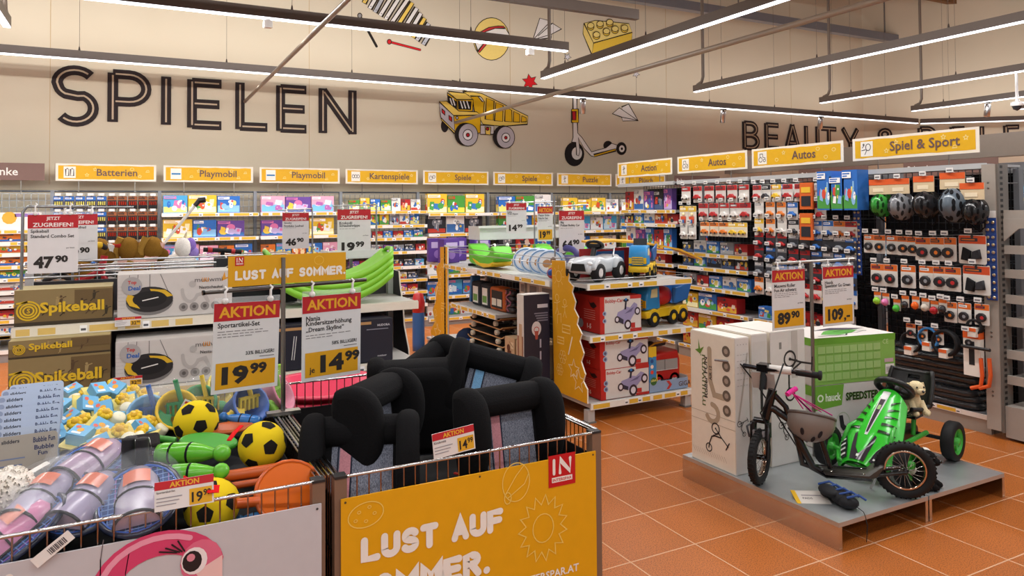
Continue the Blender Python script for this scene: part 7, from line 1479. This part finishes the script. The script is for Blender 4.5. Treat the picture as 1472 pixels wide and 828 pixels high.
# ------------------------------------------------------------------ scooter boxes
xs = ((3.03, 3.143), (3.158, 3.288), (3.308, 3.6)); yb0, yb1 = 3.10, 3.47
for i, (x0, x1) in enumerate(xs):
    t = thing('scooter_carton', ('white scooter carton whose sandy side shows the logo, leftmost of three', 'narrow white scooter carton in the middle of three', 'white scooter carton with a printed scooter on its front, rightmost of three')[i], 'box', ((x0+x1)/2, (yb0+yb1)/2, ZP), 0, 'tall scooter cartons on the platform')
    h_ = (.775, .785, .785)[i]
    part('carton', MB('card').box(x0, x1, yb0, yb1, ZP, ZP+h_, ['#e8decd', '#cfcac4', '#d6d2ce', '#cfcac4', '#cfcac4', '#ded9d2']), t, bevel=.004, world=True)
    m = MB('card'); T = FR((x0, yb0-.0008, ZP)); w_ = x1-x0; dk = '#2f2d2d'
    def scooter_print(T, x, y, s, rot):
        R2 = T @ TR(x, y, .0006) @ RZ(rot); m.ring((-.1*s, 0), .042*s, .055*s, dk, 0, 18, R2); m.ring((.12*s, 0), .032*s, .043*s, dk, 0, 16, R2)
        m.stroke([(-.1*s, 0), (-.07*s, .1*s), (-.05*s, .2*s)], .012*s, dk, .0002, R2); m.stroke([(-.07*s, .1*s), (-.03*s, .02*s), (.0, -.01*s), (.08*s, -.01*s), (.12*s, 0)], .013*s, dk, .0004, R2); m.stroke([(-.09*s, .2*s), (-.01*s, .19*s)], .012*s, dk, .0006, R2); m.stroke([(-.09*s, .06*s), (-.02*s, .0)], .008*s, dk, .0008, R2); m.disc((-.1*s, 0), .01*s, dk, .0002, 8, R2)
    if i == 0:
        for k in range(4): m.disc((w_*(.2+.2*k), .735), .003, '#8b8682', 0, 6, T)
        for k in range(6):
            for j in range(4): m.quad(w_*(.15+.2*j), .5+.035*k, w_*(.28+.2*j), .504+.035*k, '#b5b0ac', 0, T)
        scooter_print(T, w_*.4, .26, .32, -60)
        m.stroke([(w_*.85, .68), (w_*.5, .46), (w_*.2, .3)], .012, '#b3aba3', 0, T)
        T2 = FR((x0-.0008, yb1, ZP), SY); W = yb1-yb0
        R2 = T2 @ TR(W*.27, .3, 0) @ RZ(90); m.text('muuwmi', .0, -.02, .04, '#5e6b3a', w=.3, z=0, T=T2 @ TR(W*.3, .34, .0004) @ RZ(90)); m.poly([(W*.12, .66), (W*.2, .67), (W*.2, .73), (W*.24, .67), (W*.33, .69), (W*.24, .64)], '#5f8a2c', .0006, T2)
        m.text('Roller FUN', 0, 0, .026, '#2f2d2d', w=.24, bold=.02, z=0, T=T2 @ TR(W*.4, .39, .0004) @ RZ(90)); m.text('AIR 12', 0, 0, .022, '#2f2d2d', bold=.02, z=0, T=T2 @ TR(W*.5, .5, .0004) @ RZ(90))
        m.stroke([(W*.45, .68), (W*.46, .5), (W*.55, .42), (W*.75, .42)], .035, '#b2a18a', .0002, T2); m.stroke(arc(W*.5, .31, .05, .05, 90, -150, 10), .03, '#b2a18a', .0003, T2)
        for k in range(5): m.disc((W*.82, .69-.085*k), .032, '#6b5f54', .0005, 16, T2); m.disc((W*.82, .69-.085*k), .016, '#a8988a', .0009, 10, T2)
        scooter_print(T2, W*.5, .17, .62, -115)
        for k in range(14): m.stroke([(W*.1+.02*k, .05), (W*.1+.02*k-.02, .08)], .0018, '#a08e78', .0002, T2)
        for z_ in (.3, .25): m.quad(0, z_, W, z_+.0025, '#a5957e', .0002, T2)
    elif i == 1:
        m.quad(w_*.1, .55, w_*.9, .74, '#d0cbc6', 0, T); m.stroke([(w_*.6, .35), (w_*.6, .5)], .02, dk, .0004, T); m.disc((w_*.6, .53), .03, dk, .0004, 16, T, ry=.8); scooter_print(T, w_*.5, .2, .3, -70)
    else:
        m.quad(0, .42, w_*.5, .74, '#d9d4cf', 0, T); m.quad(w_*.6, .5, w_*.78, .78, '#bdb7b1', 0, T); scooter_print(T, w_*.55, .52, .95, -90); scooter_print(T, w_*.35, .2, .4, -60)
        m.quad(w_*.25, .68, w_*.32, .72, '#8a8682', .0003, T)
    part('print', m, t, 'printed pictures', world=True)
# ------------------------------------------------------------------ kart boxes
for i, (z, h_) in enumerate(((ZP, .385), (ZP+.386, .30))):
    t = thing('pedal_kart_carton', ('lower green and white pedal kart carton with printed seats', 'upper carton with green tiled front and kart picture on top')[i], 'box', (4.03, 3.3, z), -9.5, 'stacked pedal kart cartons')
    w_, d_ = .66, .4
    part('carton', MB('card').box(-.21, w_-.21, -.12, d_-.12, 0, h_, ['#cfcac6', '#cfcac6', '#cfccc8' if i == 0 else '#86b656', '#cfcac6', '#cfcac6', '#d9d4d0']), t, bevel=.004)
    m = MB('card'); T = FR((-.21, -.121, 0)); g = '#6fa63a'
    if i == 1:
        m.quad(0, h_*.86, w_, h_, '#6aa434', .0003, T)
        for a in range(8):
            for b in range(4): m.quad(w_*(.06+.095*a), h_*(.08+.19*b), w_*(.06+.095*a+.085), h_*(.08+.19*b+.165), '#a2c478' if b % 2 else '#9bbf70', .0004, T); m.quad(w_*(.06+.095*a), h_*(.08+.19*b), w_*(.06+.095*a+.085), h_*(.08+.19*b+.02), '#7aa84c', .0007, T)
        m.text('CE', w_*.84, h_*.78, .03, '#b9d690', bold=.01, z=.0005, T=T); m.quad(w_*.87, h_*.12, w_*.98, h_*.34, '#e6e2de', .0005, T)
        for k in range(9): m.quad(w_*(.885+.01*k), h_*.16, w_*(.889+.01*k), h_*.28, '#3a3838', .0009, T)
        m.quad(w_*.86, h_*.38, w_*.97, h_*.46, '#c9a8b0', .0005, T)
        Tt = FR((-.21, -.12, h_+.0008), UX, UY); m.poly([(.15, .1), (.26, .2), (.4, .25), (.52, .18), (.4, .1), (.26, .06)], '#58a044', .0, Tt); m.poly([(.2, .24), (.4, .3), (.62, .22), (.5, .2)], '#4b4450', .0004, Tt); m.stroke([(.1, .06), (.3, .04), (.34, .08)], .012, '#2a2a2c', .0006, Tt); m.stroke([(.3, .16), (.42, .2), (.56, .14), (.44, .1)], .008, '#1f2a1c', .0008, Tt, closed=True); m.poly([(.0, .26), (.13, .3), (.12, .34), (0, .33)], '#6b6a70', .0004, Tt)
    else:
        m.poly([(0, h_), (w_*.36, h_), (w_*.33, h_*.66), (0, h_*.6)], g, .0003, T); m.ring((w_*.08, h_*.8), .014, .024, '#e9f2dc', .0008, 16, T); m.text('hauck', w_*.14, h_*.74, .05, '#eef4e4', bold=.025, z=.0008, T=T, maxw=w_*.18)
        m.text('SPEEDSTER', w_*.38, h_*.72, .052, '#4f8a30', w=w_*.4, bold=.05, z=.0006, T=T); m.text('SPEEDSTER', w_*.38, h_*.72, .052, '#1f2a18', w=w_*.4, bold=.01, z=.0012, T=T); m.poly([(w_*.78, h_*.8), (w_*.84, h_*.98), (w_*.93, h_*.96), (w_*.94, h_*.8)], '#8a5a40', .0005, T); m.quad(w_*.95, h_*.7, w_, h_, '#8fbf5a', .0004, T)
        for cx, cy, rr in ((.34, .36, .055), (.2, .2, .05)):
            m.ring((w_*cx, h_*cy), rr-.0025, rr, '#8fae7a', .0005, 24, T, ry=1.25); m.poly([(w_*cx-.03, h_*cy+.05), (w_*cx+.0, h_*cy+.05), (w_*cx+.01, h_*cy-.01), (w_*cx+.035, h_*cy-.03), (w_*cx, h_*cy-.05), (w_*cx-.02, h_*cy-.02)], '#26262a', .0005, T)
        m.disc((w_*.25, h_*.08), .03, '#5a9a3c', .0006, 14, T); m.disc((w_*.25, h_*.08), .015, '#2a3a20', .001, 10, T)
    Ts = FR((-.2108, d_-.12, 0), SY); m.quad(0, h_*.84, d_, h_, g, .0002, Ts); m.disc((d_*.6, h_*.4), .06, '#3d6a34', .0003, 14, Ts); m.disc((d_*.6, h_*.4), .03, '#23301f', .0007, 12, Ts); m.poly([(d_*.2, h_*.5), (d_*.6, h_*.7), (d_*.8, h_*.5), (d_*.5, h_*.45)], '#3a3a3e', .0006, Ts)
    part('print', m, t)
# ------------------------------------------------------------------ tyre scooter
A_, B_ = Vector((3.06, 2.955, 0)), Vector((3.57, 2.45, 0)); dv = (A_-B_); WB = dv.length; ang = math.degrees(math.atan2(dv.y, dv.x))
t = thing('tyre_scooter', 'black scooter with big air tyres standing on the platform', 'scooter', (B_.x, B_.y, ZP), ang)
R_ = .146
def bike_wheel(M, nm):
    m = MB('rubber'); m.tube([(.122*math.cos(a_), .122*math.sin(a_), 0) for a_ in [k*math.pi/16 for k in range(32)]], .024, '#1b1b1c', 10, True, T=M)
    for k in range(40): a_ = k*math.pi/20; m.box(.142, .1475, -.004, .004, -.016+.006*(k % 2), .01+.006*(k % 2), '#141415', M @ RZ(math.degrees(a_)))
    w_ = part(nm, m, t, 'black air tyre')
    m = MB('chrome'); m.lathe([(.094, -.012), (.106, -.014), (.106, .014), (.094, .012), (.09, 0), (.094, -.012)], '#c9b4a2', 32, M); part('rim', m, w_, 'chrome rim')  # tan tint paints in the orange floor's reflection on the chrome
    m = MB('chrome')
    for k in range(20):
        a_ = k*math.pi/10; m.tube([(.012*math.cos(a_+.5), .012*math.sin(a_+.5), .018*(-1)**k), (.093*math.cos(a_), .093*math.sin(a_), 0)], .0011, '#b9b5b0', 4, T=M)
    m.lathe([(.005, -.035), (.014, -.03), (.014, .03), (.005, .035)], '#3a3a3c', 12, M); part('spokes', m, w_, 'thin steel spokes'); return w_
bike_wheel(TR(0, 0, R_) @ RX(90), 'wheel')
ST = TR(WB, 0, R_) @ RZ(70); bike_wheel(ST @ RX(90), 'wheel')
bk = '#131315'
m = MB('gloss'); hx, hz = WB-.12, .47        # head tube foot
for sg in (1, -1): m.tube([(0, sg*.042, R_), (.1, sg*.04, .125), (.2, sg*.035, .1), (.3, sg*.03, .09)], .011, bk, 8)
m.tube([(.16, -.0, .09), (WB-.34, 0, .085), (WB-.27, 0, .12), (WB-.22, 0, .22), (WB-.16, 0, .36), (WB-.08, 0, .415), (WB-.05, 0, .42)], .021, bk, 12)
m.tube([(WB-.3, 0, .11), (WB-.22, 0, .13), (WB-.2, 0, .24), (WB-.14, 0, .43), (WB-.075, 0, .5)], .015, bk, 10).tube([(WB-.36, 0, .12), (WB-.29, 0, .36)], .014, bk, 10)
m.tube([(WB-.035, 0, .36), (WB-.075, 0, .52)], .024, bk, 12); part('frame', m, t, 'glossy black frame')
m = MB('plastic'); m.puff([(.14, .11), (.17, .1), (WB-.33, .1), (WB-.32, .112), (.18, .118), (.12, .17), (.105, .168)], -.06, .06, .004, '#37342f', FR((0, 0, 0)), k=1)
for x in (.2, WB-.36):
    for sg in (1, -1): m.lathe([(.007, 0), (.005, .003), (.001, .003)], '#d9d6d0', 8, TR(x, sg*.045, .119), 'chrome')
part('deck', m, t, 'dark footboard')
K2 = TR(WB, 0, 0) @ RZ(70) @ TR(-WB, 0, 0)
m = MB('gloss', K2)
for sg in (1, -1): m.tube([(WB, sg*.045, R_), (WB-.02, sg*.045, .26), (WB-.035, sg*.03, .335)], .012, bk, 8)
m.tube([(WB-.04, -.04, .335), (WB-.04, .04, .335)], .016, bk, 8); part('fork', m, t)
m = MB('plastic', K2)
for sg in (1, -1): m.box(WB-.05, WB-.01, sg*.04-.012, sg*.04+.012, .25, .33, '#232325'); m.tube([(WB-.01, sg*.045, .32), (WB+.02, sg*.06, .31), (WB+.01, sg*.05, .25)], .006, '#3a3a3e', 6); m.box(WB-.005, WB+.012, sg*.026-.006, sg*.026+.006, .262, .29, '#8a8a8e')
part('brake', m, t)
m = MB('gloss', K2); m.tube([(WB-.075, 0, .5), (WB-.105, 0, .62)], .02, bk, 10).box(WB-.13, WB-.06, -.03, .03, .6, .64, bk); part('stem', m, t)
HB = K2 @ TR(WB-.1, 0, .615)
m = MB('metal', HB); m.tube([(-.03, -.27, .0), (0, -.12, 0), (.01, 0, -.005), (0, .12, .0), (-.03, .25, -.01)], .0125, '#35353a', 10); part('handlebar', m, t)
for y0, y1, z0, z1 in ((.17, .29, -.004, -.012), (-.18, -.29, 0, 0)):
    m = MB('rubber', HB); m.tube([(-.01, y0, z0), (-.035, y1, z1)], .018, '#1b1b1d', 10).lathe([(.001, 0), (.026, .001), (.026, .012), (.018, .016)], '#1d1d1f', 14, FR((-.04, y1*1.02, z1), (1, 0, 0), (0, 0, 1))); part('grip', m, t)
m = MB('plastic', HB); m.tube([(-.005, .03, .0), (-.008, .15, .0)], .022, '#dedbd6', 12); part('pad_sleeve', m, t, 'white padded sleeve')
for sg in (1, -1): part('brake_lever', MB('metal', HB).tube([(-.01, sg*.16, 0), (.04, sg*.19, .02), (.045, sg*.27, .02)], .006, '#8a8a8e', 6), t)
m = MB('plastic', HB); m.box(.02, .026, -.07, .06, -.12, -.02, '#bdb8b3', RY(20)); part('number_plate', m, t, 'grey front plate')
m = MB('rubber'); m.tube([K2 @ Vector((WB-.06, .12, .66)), K2 @ Vector((WB+.1, .12, .55)), K2 @ Vector((WB+.12, .05, .42)), K2 @ Vector((WB-.01, .05, .3))], .004, '#1c1c1e', 6).tube([K2 @ Vector((WB-.06, -.12, .63)), (WB+.0, -.16, .5), (WB-.1, -.06, .36), (WB-.25, -.03, .12), (.1, -.05, .12)], .004, '#1c1c1e', 6); part('brake_cable', m, t)
part('kickstand', MB('chrome').tube([(.16, -.035, .1), (.13, -.05, .07), (.15, -.09, .003)], .007, '#c9c6c2', 8), t)
part('wheel_nut', MB('chrome').lathe([(.011, 0), (.011, .01), (.004, .016)], '#c9c6c2', 8, TR(0, -.05, R_) @ RX(90)), t)
# helmet hanging from the right grip
hp = PT(1165, 604, 3.95); t = thing('cycle_helmet', 'grey brown cycle helmet hanging upside down by pink straps from the scooter', 'helmet', hp, 0, rot=(math.radians(160), math.radians(12), math.radians(-30)))
n, k = 24, 9; vs = []; fs = []; cs = []
for i in range(k+1):
    a_ = math.pi/2*1.12*i/k
    for j in range(n): b_ = 2*math.pi*j/n; vs.append((math.sin(a_)*math.cos(b_)*.13, math.sin(a_)*math.sin(b_)*.1, math.cos(a_)*.115))
for i in range(k):
    for j in range(n): fs.append((i*n+j, (i+1)*n+j, (i+1)*n+(j+1) % n, i*n+(j+1) % n))
m = MB('plastic'); m.add(vs, fs, '#7d736c', True); m.add([(x*.9, y*.88, z*.86) for x, y, z in vs], [f[::-1] for f in fs], '#262324', True); m.tube([vs[k*n+j] for j in range(n)], .009, '#57504b', 6, True); part('shell', m, t)
m = MB('matte')
for a_, b_ in ((50, 20), (50, 75), (50, 130), (50, 200), (50, 255), (50, 310), (28, 0), (28, 90), (28, 180), (28, 270)):
    a2, b2 = math.radians(a_), math.radians(b_); c = Vector((math.sin(a2)*math.cos(b2)*.132, math.sin(a2)*math.sin(b2)*.102, math.cos(a2)*.117)); nn = c.normalized(); m.puff(arc(0, 0, .01, .022, 0, 324, 9), -.004, .002, .0015, '#2a2628', FN(c, Vector((c.x/.0169, c.y/.01, c.z/.0132))), k=1)
part('vent_pattern', m, t, 'dark vents'); m = MB('plastic'); m.tube([(.1, .03, -.02), (.132, .0, .02), (.1, -.03, -.02)], .004, '#b0566e', 6); part('accent', m, t, 'pink stripe')
M = Matrix.LocRotScale(hp, t.rotation_euler, None).inverted(); gp = PT(1137, 563, 3.93); m = MB('fabric'); mid = M @ gp
for q in ((.09, .06, -.04), (.02, .09, -.04), (-.07, .07, -.04), (.06, -.08, -.04)): m.tube([q, M @ (gp+Vector((.012, 0, -.01)))], .0075, '#e0409a', 6, flat=.35)
m.tube([M @ (gp+Vector((-.03, 0, -.012))), mid, M @ (gp+Vector((.04, 0, .012)))], .014, '#e0409a', 8); part('pink_strap', m, t, 'bright pink straps')
# ------------------------------------------------------------------ pedal go-kart
t = thing('pedal_go_kart', 'green and black children\'s pedal kart on the platform', 'pedal kart', (3.98, 2.83, ZP), 192.5)
Gn, Gl = '#3fae3c', '#35c832'
def kwheel(x, y, lab):
    M = TR(x, y, .115) @ RX(90); w_ = part('wheel', MB('rubber').lathe([(.076, -.032), (.106, -.034), (.115, -.022), (.115, .022), (.106, .034), (.076, .032)], '#19191a', 28, M), t, 'black plastic tyre')
    m = MB('plastic'); m.lathe([(.0765, -.03), (.0765, .03), (.07, .028), (.064, 0), (.07, -.028), (.0765, -.03)], Gn, 28, M); m.lathe([(.001, .04), (.022, .036), (.026, 0), (.022, -.036), (.001, -.04)], Gn, 14, M)
    for k in range(6): m.box(.02, .07, -.012, .012, -.012, .012, Gn, M @ RZ(60*k))
    part('hub', m, w_, 'green spoked hub')
kwheel(.3, .22, ''); kwheel(.3, -.22, ''); kwheel(-.33, .23, ''); kwheel(-.33, -.23, '')
m = MB('gloss'); m.tube([(.3, -.2, .115), (.3, -.08, .1), (.3, .08, .1), (.3, .2, .115)], .014, Gn, 8)
for sg in (1, -1): m.tube([(.33, sg*.05, .09), (.2, sg*.08, .12), (.0, sg*.085, .13), (-.33, sg*.085, .13)], .015, Gn, 10); m.tube([(.3, sg*.16, .1), (.38, sg*.12, .075), (.4, sg*.0, .07)], .011, Gn, 8); m.tube([(.24, sg*.1, .1), (.3, sg*.13, .17), (.24, sg*.12, .24), (.16, sg*.1, .26)], .012, Gn, 8)
m.tube([(-.33, -.2, .115), (-.33, .2, .115)], .012, '#2a2a2c', 8); part('chassis', m, t, 'green tube chassis')
part('chain_guard', MB('plastic').puff(rrect(-.36, .08, .12, .17, .04), -.03, .03, .012, '#161617', FR((0, -.0, 0)), k=2), t)
# front fairing: hood that rises towards the steering wheel
def hood(u): return .43-.45*u, .19+.25*u**1.15-.05*(1-u)**4*1.5
n, k = 17, 14; vs = []; fs = []; cs = []
for i in range(k+1):
    u = i/k; x, z = hood(u); w_ = .075+.07*math.sin(min(1, u*2.4+.3)*math.pi/2)-.07*max(0, u-.4)**1.1*1.4
    if i == 0: w_ = .105
    for j in range(n):
        v = -1+2*j/(n-1); vs.append((x-.045*v*v*(1-u), v*w_*1.12, z-.085*abs(v)**2.4-.01))
for i in range(k):
    for j in range(n-1):
        fs.append((i*n+j, i*n+j+1, (i+1)*n+j+1, (i+1)*n+j)); cs.append(Gl if 2 <= j <= n-4 else '#58c45a')
m = MB('gloss'); m.add(vs, fs, cs, True); m.add([(x-.012, y*.98, z-.014) for x, y, z in vs], [f[::-1] for f in fs], '#2a7a2c', True); part('fairing', m, t, 'bright green front fairing')
def on(u, v, o=.003):
    u_ = max(0, min(.999, u))*k; i = int(u_); f = u_-i; jj = (v+1)/2*(n-1); j = min(n-2, int(jj)); g = jj-j
    P = [Vector(vs[a_]) for a_ in (i*n+j, i*n+j+1, (i+1)*n+j, (i+1)*n+j+1)]; q = (P[0]*(1-g)+P[1]*g)*(1-f)+(P[2]*(1-g)+P[3]*g)*f
    nn = (P[2]-P[0]).cross(P[1]-P[0]).normalized(); nn = nn if nn.z > 0 or nn.x > .3 else -nn; return q+nn*o
def decal(pts, col, o=.003):
    global m
    r3 = []; N = len(pts)
    for a_ in range(N):
        p_, q_ = pts[a_], pts[(a_+1) % N]
        for s_ in range(4): r3.append((p_[0]+(q_[0]-p_[0])*s_/4, p_[1]+(q_[1]-p_[1])*s_/4))
    c = (sum(p[0] for p in pts)/N, sum(p[1] for p in pts)/N); V = [on(*c, o)]+[on(*p, o) for p in r3]; M_ = len(r3)
    m.add(V, [(0, a_+1, (a_+1) % M_+1) for a_ in range(M_)], col)
m = MB('gloss')
decal([(.3, -.05), (.3, .05), (.95, .2), (.95, -.2)], '#dfe6e2', .004); decal([(.33, -.03), (.33, .03), (.93, .13), (.93, -.13)], '#3a323c', .006)
decal([(.82, -.14), (.82, .14), (.93, .17), (.93, -.17)], '#e4e4e4', .0075); decal([(.66, -.05), (.66, .06), (.73, .06), (.73, -.05)], '#a9c98a', .0075)
decal([(.02, -.3), (.3, -.36), (.32, -.28), (.14, -.16), (.08, 0), (.02, 0)], '#332c36', .005); decal([(.02, .3), (.3, .36), (.32, .28), (.14, .16), (.08, 0), (.02, 0)], '#332c36', .005)
for sg in (1, -1):
    decal([(.04, sg*.45), (.04, sg*.72), (.24, sg*.86), (.3, sg*.66), (.16, sg*.5)], '#2a2630', .005)
    for q in range(4): decal([(.07+.055*q, sg*(.52+.035*q)), (.07+.055*q, sg*(.74+.03*q)), (.09+.055*q, sg*(.75+.03*q)), (.09+.055*q, sg*(.53+.035*q))], '#f2f2f0', .007)
    for q in range(5): decal([(.36+.1*q, sg*(.3+.02*q)), (.42+.12*q, sg*(.78-.02*q)), (.44+.12*q, sg*(.8-.02*q)), (.40+.1*q, sg*(.3+.02*q))], '#1f3a1c', .005)
decal([(.05, -.05), (.05, .05), (.075, .05), (.075, -.05)], '#e8efe4', .007)
part('fairing_print', m, t, 'black, silver and white graphics')
m = MB('plastic'); x0, z0 = -.09, .425
T = TR(x0, 0, z0) @ RY(-38); m.tube([(.1*math.cos(a_), .095*math.sin(a_), 0) for a_ in [q*math.pi/14 for q in range(28)]], .019, '#141415', 10, True, T=T)
for b_ in (0, 125, 235): m.box(0, .095, -.018, .018, -.012, .008, '#1a1a1b', T @ RZ(b_))
m.lathe([(.04, -.02), (.04, .01), (.001, .012)], '#1a1a1b', 14, T); part('steering_wheel', m, t, 'black three-spoke steering wheel'); part('steering_column', MB('plastic').tube([(x0+.01, 0, z0-.02), (.08, 0, .2)], .016, '#1a1a1b', 8), t)
# seat
n2_, k2 = 15, 16; V2 = []; F2 = []
for i in range(k2+1):
    u = i/k2
    if u < .45: x, z = -.08-.22*u/.45, .275-.012*math.sin(u/.45*math.pi)
    else: q = (u-.45)/.55; x, z = -.3-.04*math.sin(q*1.4)-.05*q, .275+.21*q
    w_ = .128*(1-.25*(1-u)**6-.2*max(0, u-.82)**1.0*2.2)
    for j in range(n2_):
        v = -1+2*j/(n2_-1); V2.append((x+(.05*v**4 if u > .45 else .0), v*w_, z+(.05*v**4 if u < .5 else .02*v**4)))
for i in range(k2):
    for j in range(n2_-1):
        if i in (14,) and 5 <= j <= 8: continue
        F2.append((i*n2_+j, i*n2_+j+1, (i+1)*n2_+j+1, (i+1)*n2_+j))
m = MB('plastic'); m.add(V2, F2, '#1a1a1b', True); m.add([(x-.018, y*1.02, z-.018) for x, y, z in V2], [f[::-1] for f in F2], '#161617', True)
edge = [V2[i*n2_] for i in range(k2+1)]+[V2[k2*n2_+j] for j in range(1, n2_)]+[V2[i*n2_+n2_-1] for i in range(k2-1, -1, -1)]; m.tube([(x-.009, y, z-.009) for x, y, z in edge], .013, '#1c1c1d', 8); part('seat', m, t, 'black plastic bucket seat')
part('seat_post', MB('gloss').tube([(-.22, -.05, .13), (-.24, -.05, .25)], .014, Gn, 8).tube([(-.22, .05, .13), (-.24, .05, .25)], .014, Gn, 8).box(-.3, -.18, -.08, .08, .235, .25, '#1a1a1b'), t)
m = MB('plastic'); 
for sg in (1, -1): m.box(.06, .16, sg*.115-.035, sg*.115+.035, .115, .13, '#1a1a1b'); m.tube([(.11, sg*.03, .13), (.11, sg*.12, .122)], .009, '#9a9a9c', 8)
part('pedals', m, t); KT = bpy.data.objects['pedal_go_kart'].matrix_basis
KT = Matrix.LocRotScale(t.location, t.rotation_euler, None)
# ------------------------------------------------------------------ small soft toys and packs
def plush(p, rz, body, label, spots=None, ear=None, lying=False, s=1.0):
    t = thing('plush_dog', label, 'plush toy', p, rz, None); t.scale = (s, s, s)
    part('body', MB('plush').ball((0, 0, .065), (.055, .05, .07), body, 14).ball((.0, .0, .11), (.045, .04, .04), body, 12), t)
    part('head', MB('plush').ball((.035, 0, .165), (.052, .046, .045), body, 14).ball((.08, 0, .152), (.026, .026, .022), body, 12), t)
    for sg in (1, -1):
        part('ear', MB('plush').puff([(-.012, 0), (.012, 0), (.02, -.05), (.0, -.065), (-.02, -.05)], -.006, .006, .004, ear or body, TR(.02, sg*.048, .195) @ RZ(90) @ RX(80), k=2), t)
        part('front_leg', MB('plush').tube([(.03, sg*.032, .08), (.062, sg*.035, .03), (.08, sg*.036, .018)], [.02, .021, .022], body, 10).ball((.084, sg*.036, .018), (.024, .02, .017), body, 10), t)
        part('hind_leg', MB('plush').ball((0, sg*.052, .03), (.045, .026, .03), body, 10).ball((.05, sg*.06, .016), (.028, .02, .016), body, 10), t)
    m = MB('gloss'); m.ball((.105, 0, .158), .009, '#1a1a1b', 8)
    for sg in (1, -1): m.ball((.078, sg*.022, .178), .0065, '#1a1a1b', 8)
    part('face', m, t, 'dark eyes and nose'); part('tail', MB('plush').tube([(-.045, 0, .03), (-.085, .02, .035)], [.013, .009], body, 8), t)
    if spots: part('spots', MB('plush').ball((.02, .03, .19), (.03, .025, .025), spots, 10).ball((-.03, -.025, .09), (.03, .03, .03), spots, 10).ball((.03, .028, .09), (.025, .022, .025), spots, 10), t, 'dark patches')
    return t
sp = KT @ Vector((-.2, .06, .27)); d_ = plush(sp, -112, '#dbcaa2', 'cream plush dog sitting on the black kart seat', s=.95)
part('ear_tag', MB('card').box(-.008, .008, -.003, .003, -.012, .012, '#d8372c', TR(.045, -.065, .17)), d_, 'red heart ear tag')
plush(PZ(1303, 676, ZP) if False else Vector((3.80, 2.52, ZP)), -70, '#1d1b1b', 'black plush dog with white patch beside the big scooter wheel', '#d9d4cc', '#1d1b1b', s=.95)
p = Vector((3.22, 2.62, ZP)); t = thing('knee_pad_pack', 'black and blue knee pad pack with torn white header card', 'protective pads', p, -32)
m = MB('rubber')
for k, (x, y, z, rx, ry, rz_b) in enumerate(((0, .02, .03, .05, .06, .03), (.03, -.06, .035, .055, .06, .036), (-.02, -.02, .055, .05, .07, .022), (.045, -.11, .03, .05, .045, .03))): m.ball((x, y, z), (rx, ry, rz_b), '#17181c', 14)
part('pads', m, t, 'shiny black pads'); m = MB('rubber')
for k in range(5): m.tube([(-.05+.02*k, .05-.045*k, .06), (.0+.02*k, .03-.045*k, .082), (.04+.018*k, .0-.04*k, .062)], .006, '#33508f', 6)
part('piping', m, t, 'blue piping'); T = TR(-.1, -.01, .006) @ RX(10); m = MB('card'); m.box(-.09, .08, -.05, .07, 0, .003, '#cfc9c2', T); m.box(-.091, -.07, -.051, .071, -.0004, .0036, '#dcae22', T); m.text('PADS', -.05, -.01, .016, '#4a4648', bold=.02, z=.0036, T=T); m.quad(-.05, .02, .05, .03, '#8f8a8c', .0036, T); part('header_card', m, t, 'white card with yellow edge')
part('cord', MB('rubber').tube([(.06, -.13, .03), (.09, -.18, .012), (.085, -.215, .004), (.086, -.235, -.03), (.08, -.236, -.11)], .002, '#1b1b1d', 5), t)
# price boards on the platform post
q = Vector((3.84, 3.12, 0)); t = thing('sign_post', 'grey post with crossbar standing on the steel platform', 'sign post', (q.x, q.y, ZP), 0, 'thin sign posts'); tp = PY(1166, 376, q.y)
part('pole', MB('metal').tube([(tp.x, q.y, ZP), (tp.x, q.y, tp.z)], .011, '#8f8b86', 10), t, world=True); part('crossbar', MB('metal').tube([PY(1112, 379, q.y), PY(1228, 372, q.y)], .009, '#b9b6b2', 8), t, world=True)
sign_px(1111, 389, 1158, 476, q.y-.02, 'AKTION sign reading 89.90 over the scooter cartons', 'aktion', ['Muuwmi Roller', 'Fun Air schwarz'], '89', '90', 3, hang=.02)
sign_px(1184, 384, 1228, 470, q.y-.02, 'AKTION sign reading 109 over the green kart cartons', 'aktion', ['Hauck', 'Speedster Go Green'], '109', ',-', 3, hang=.02)
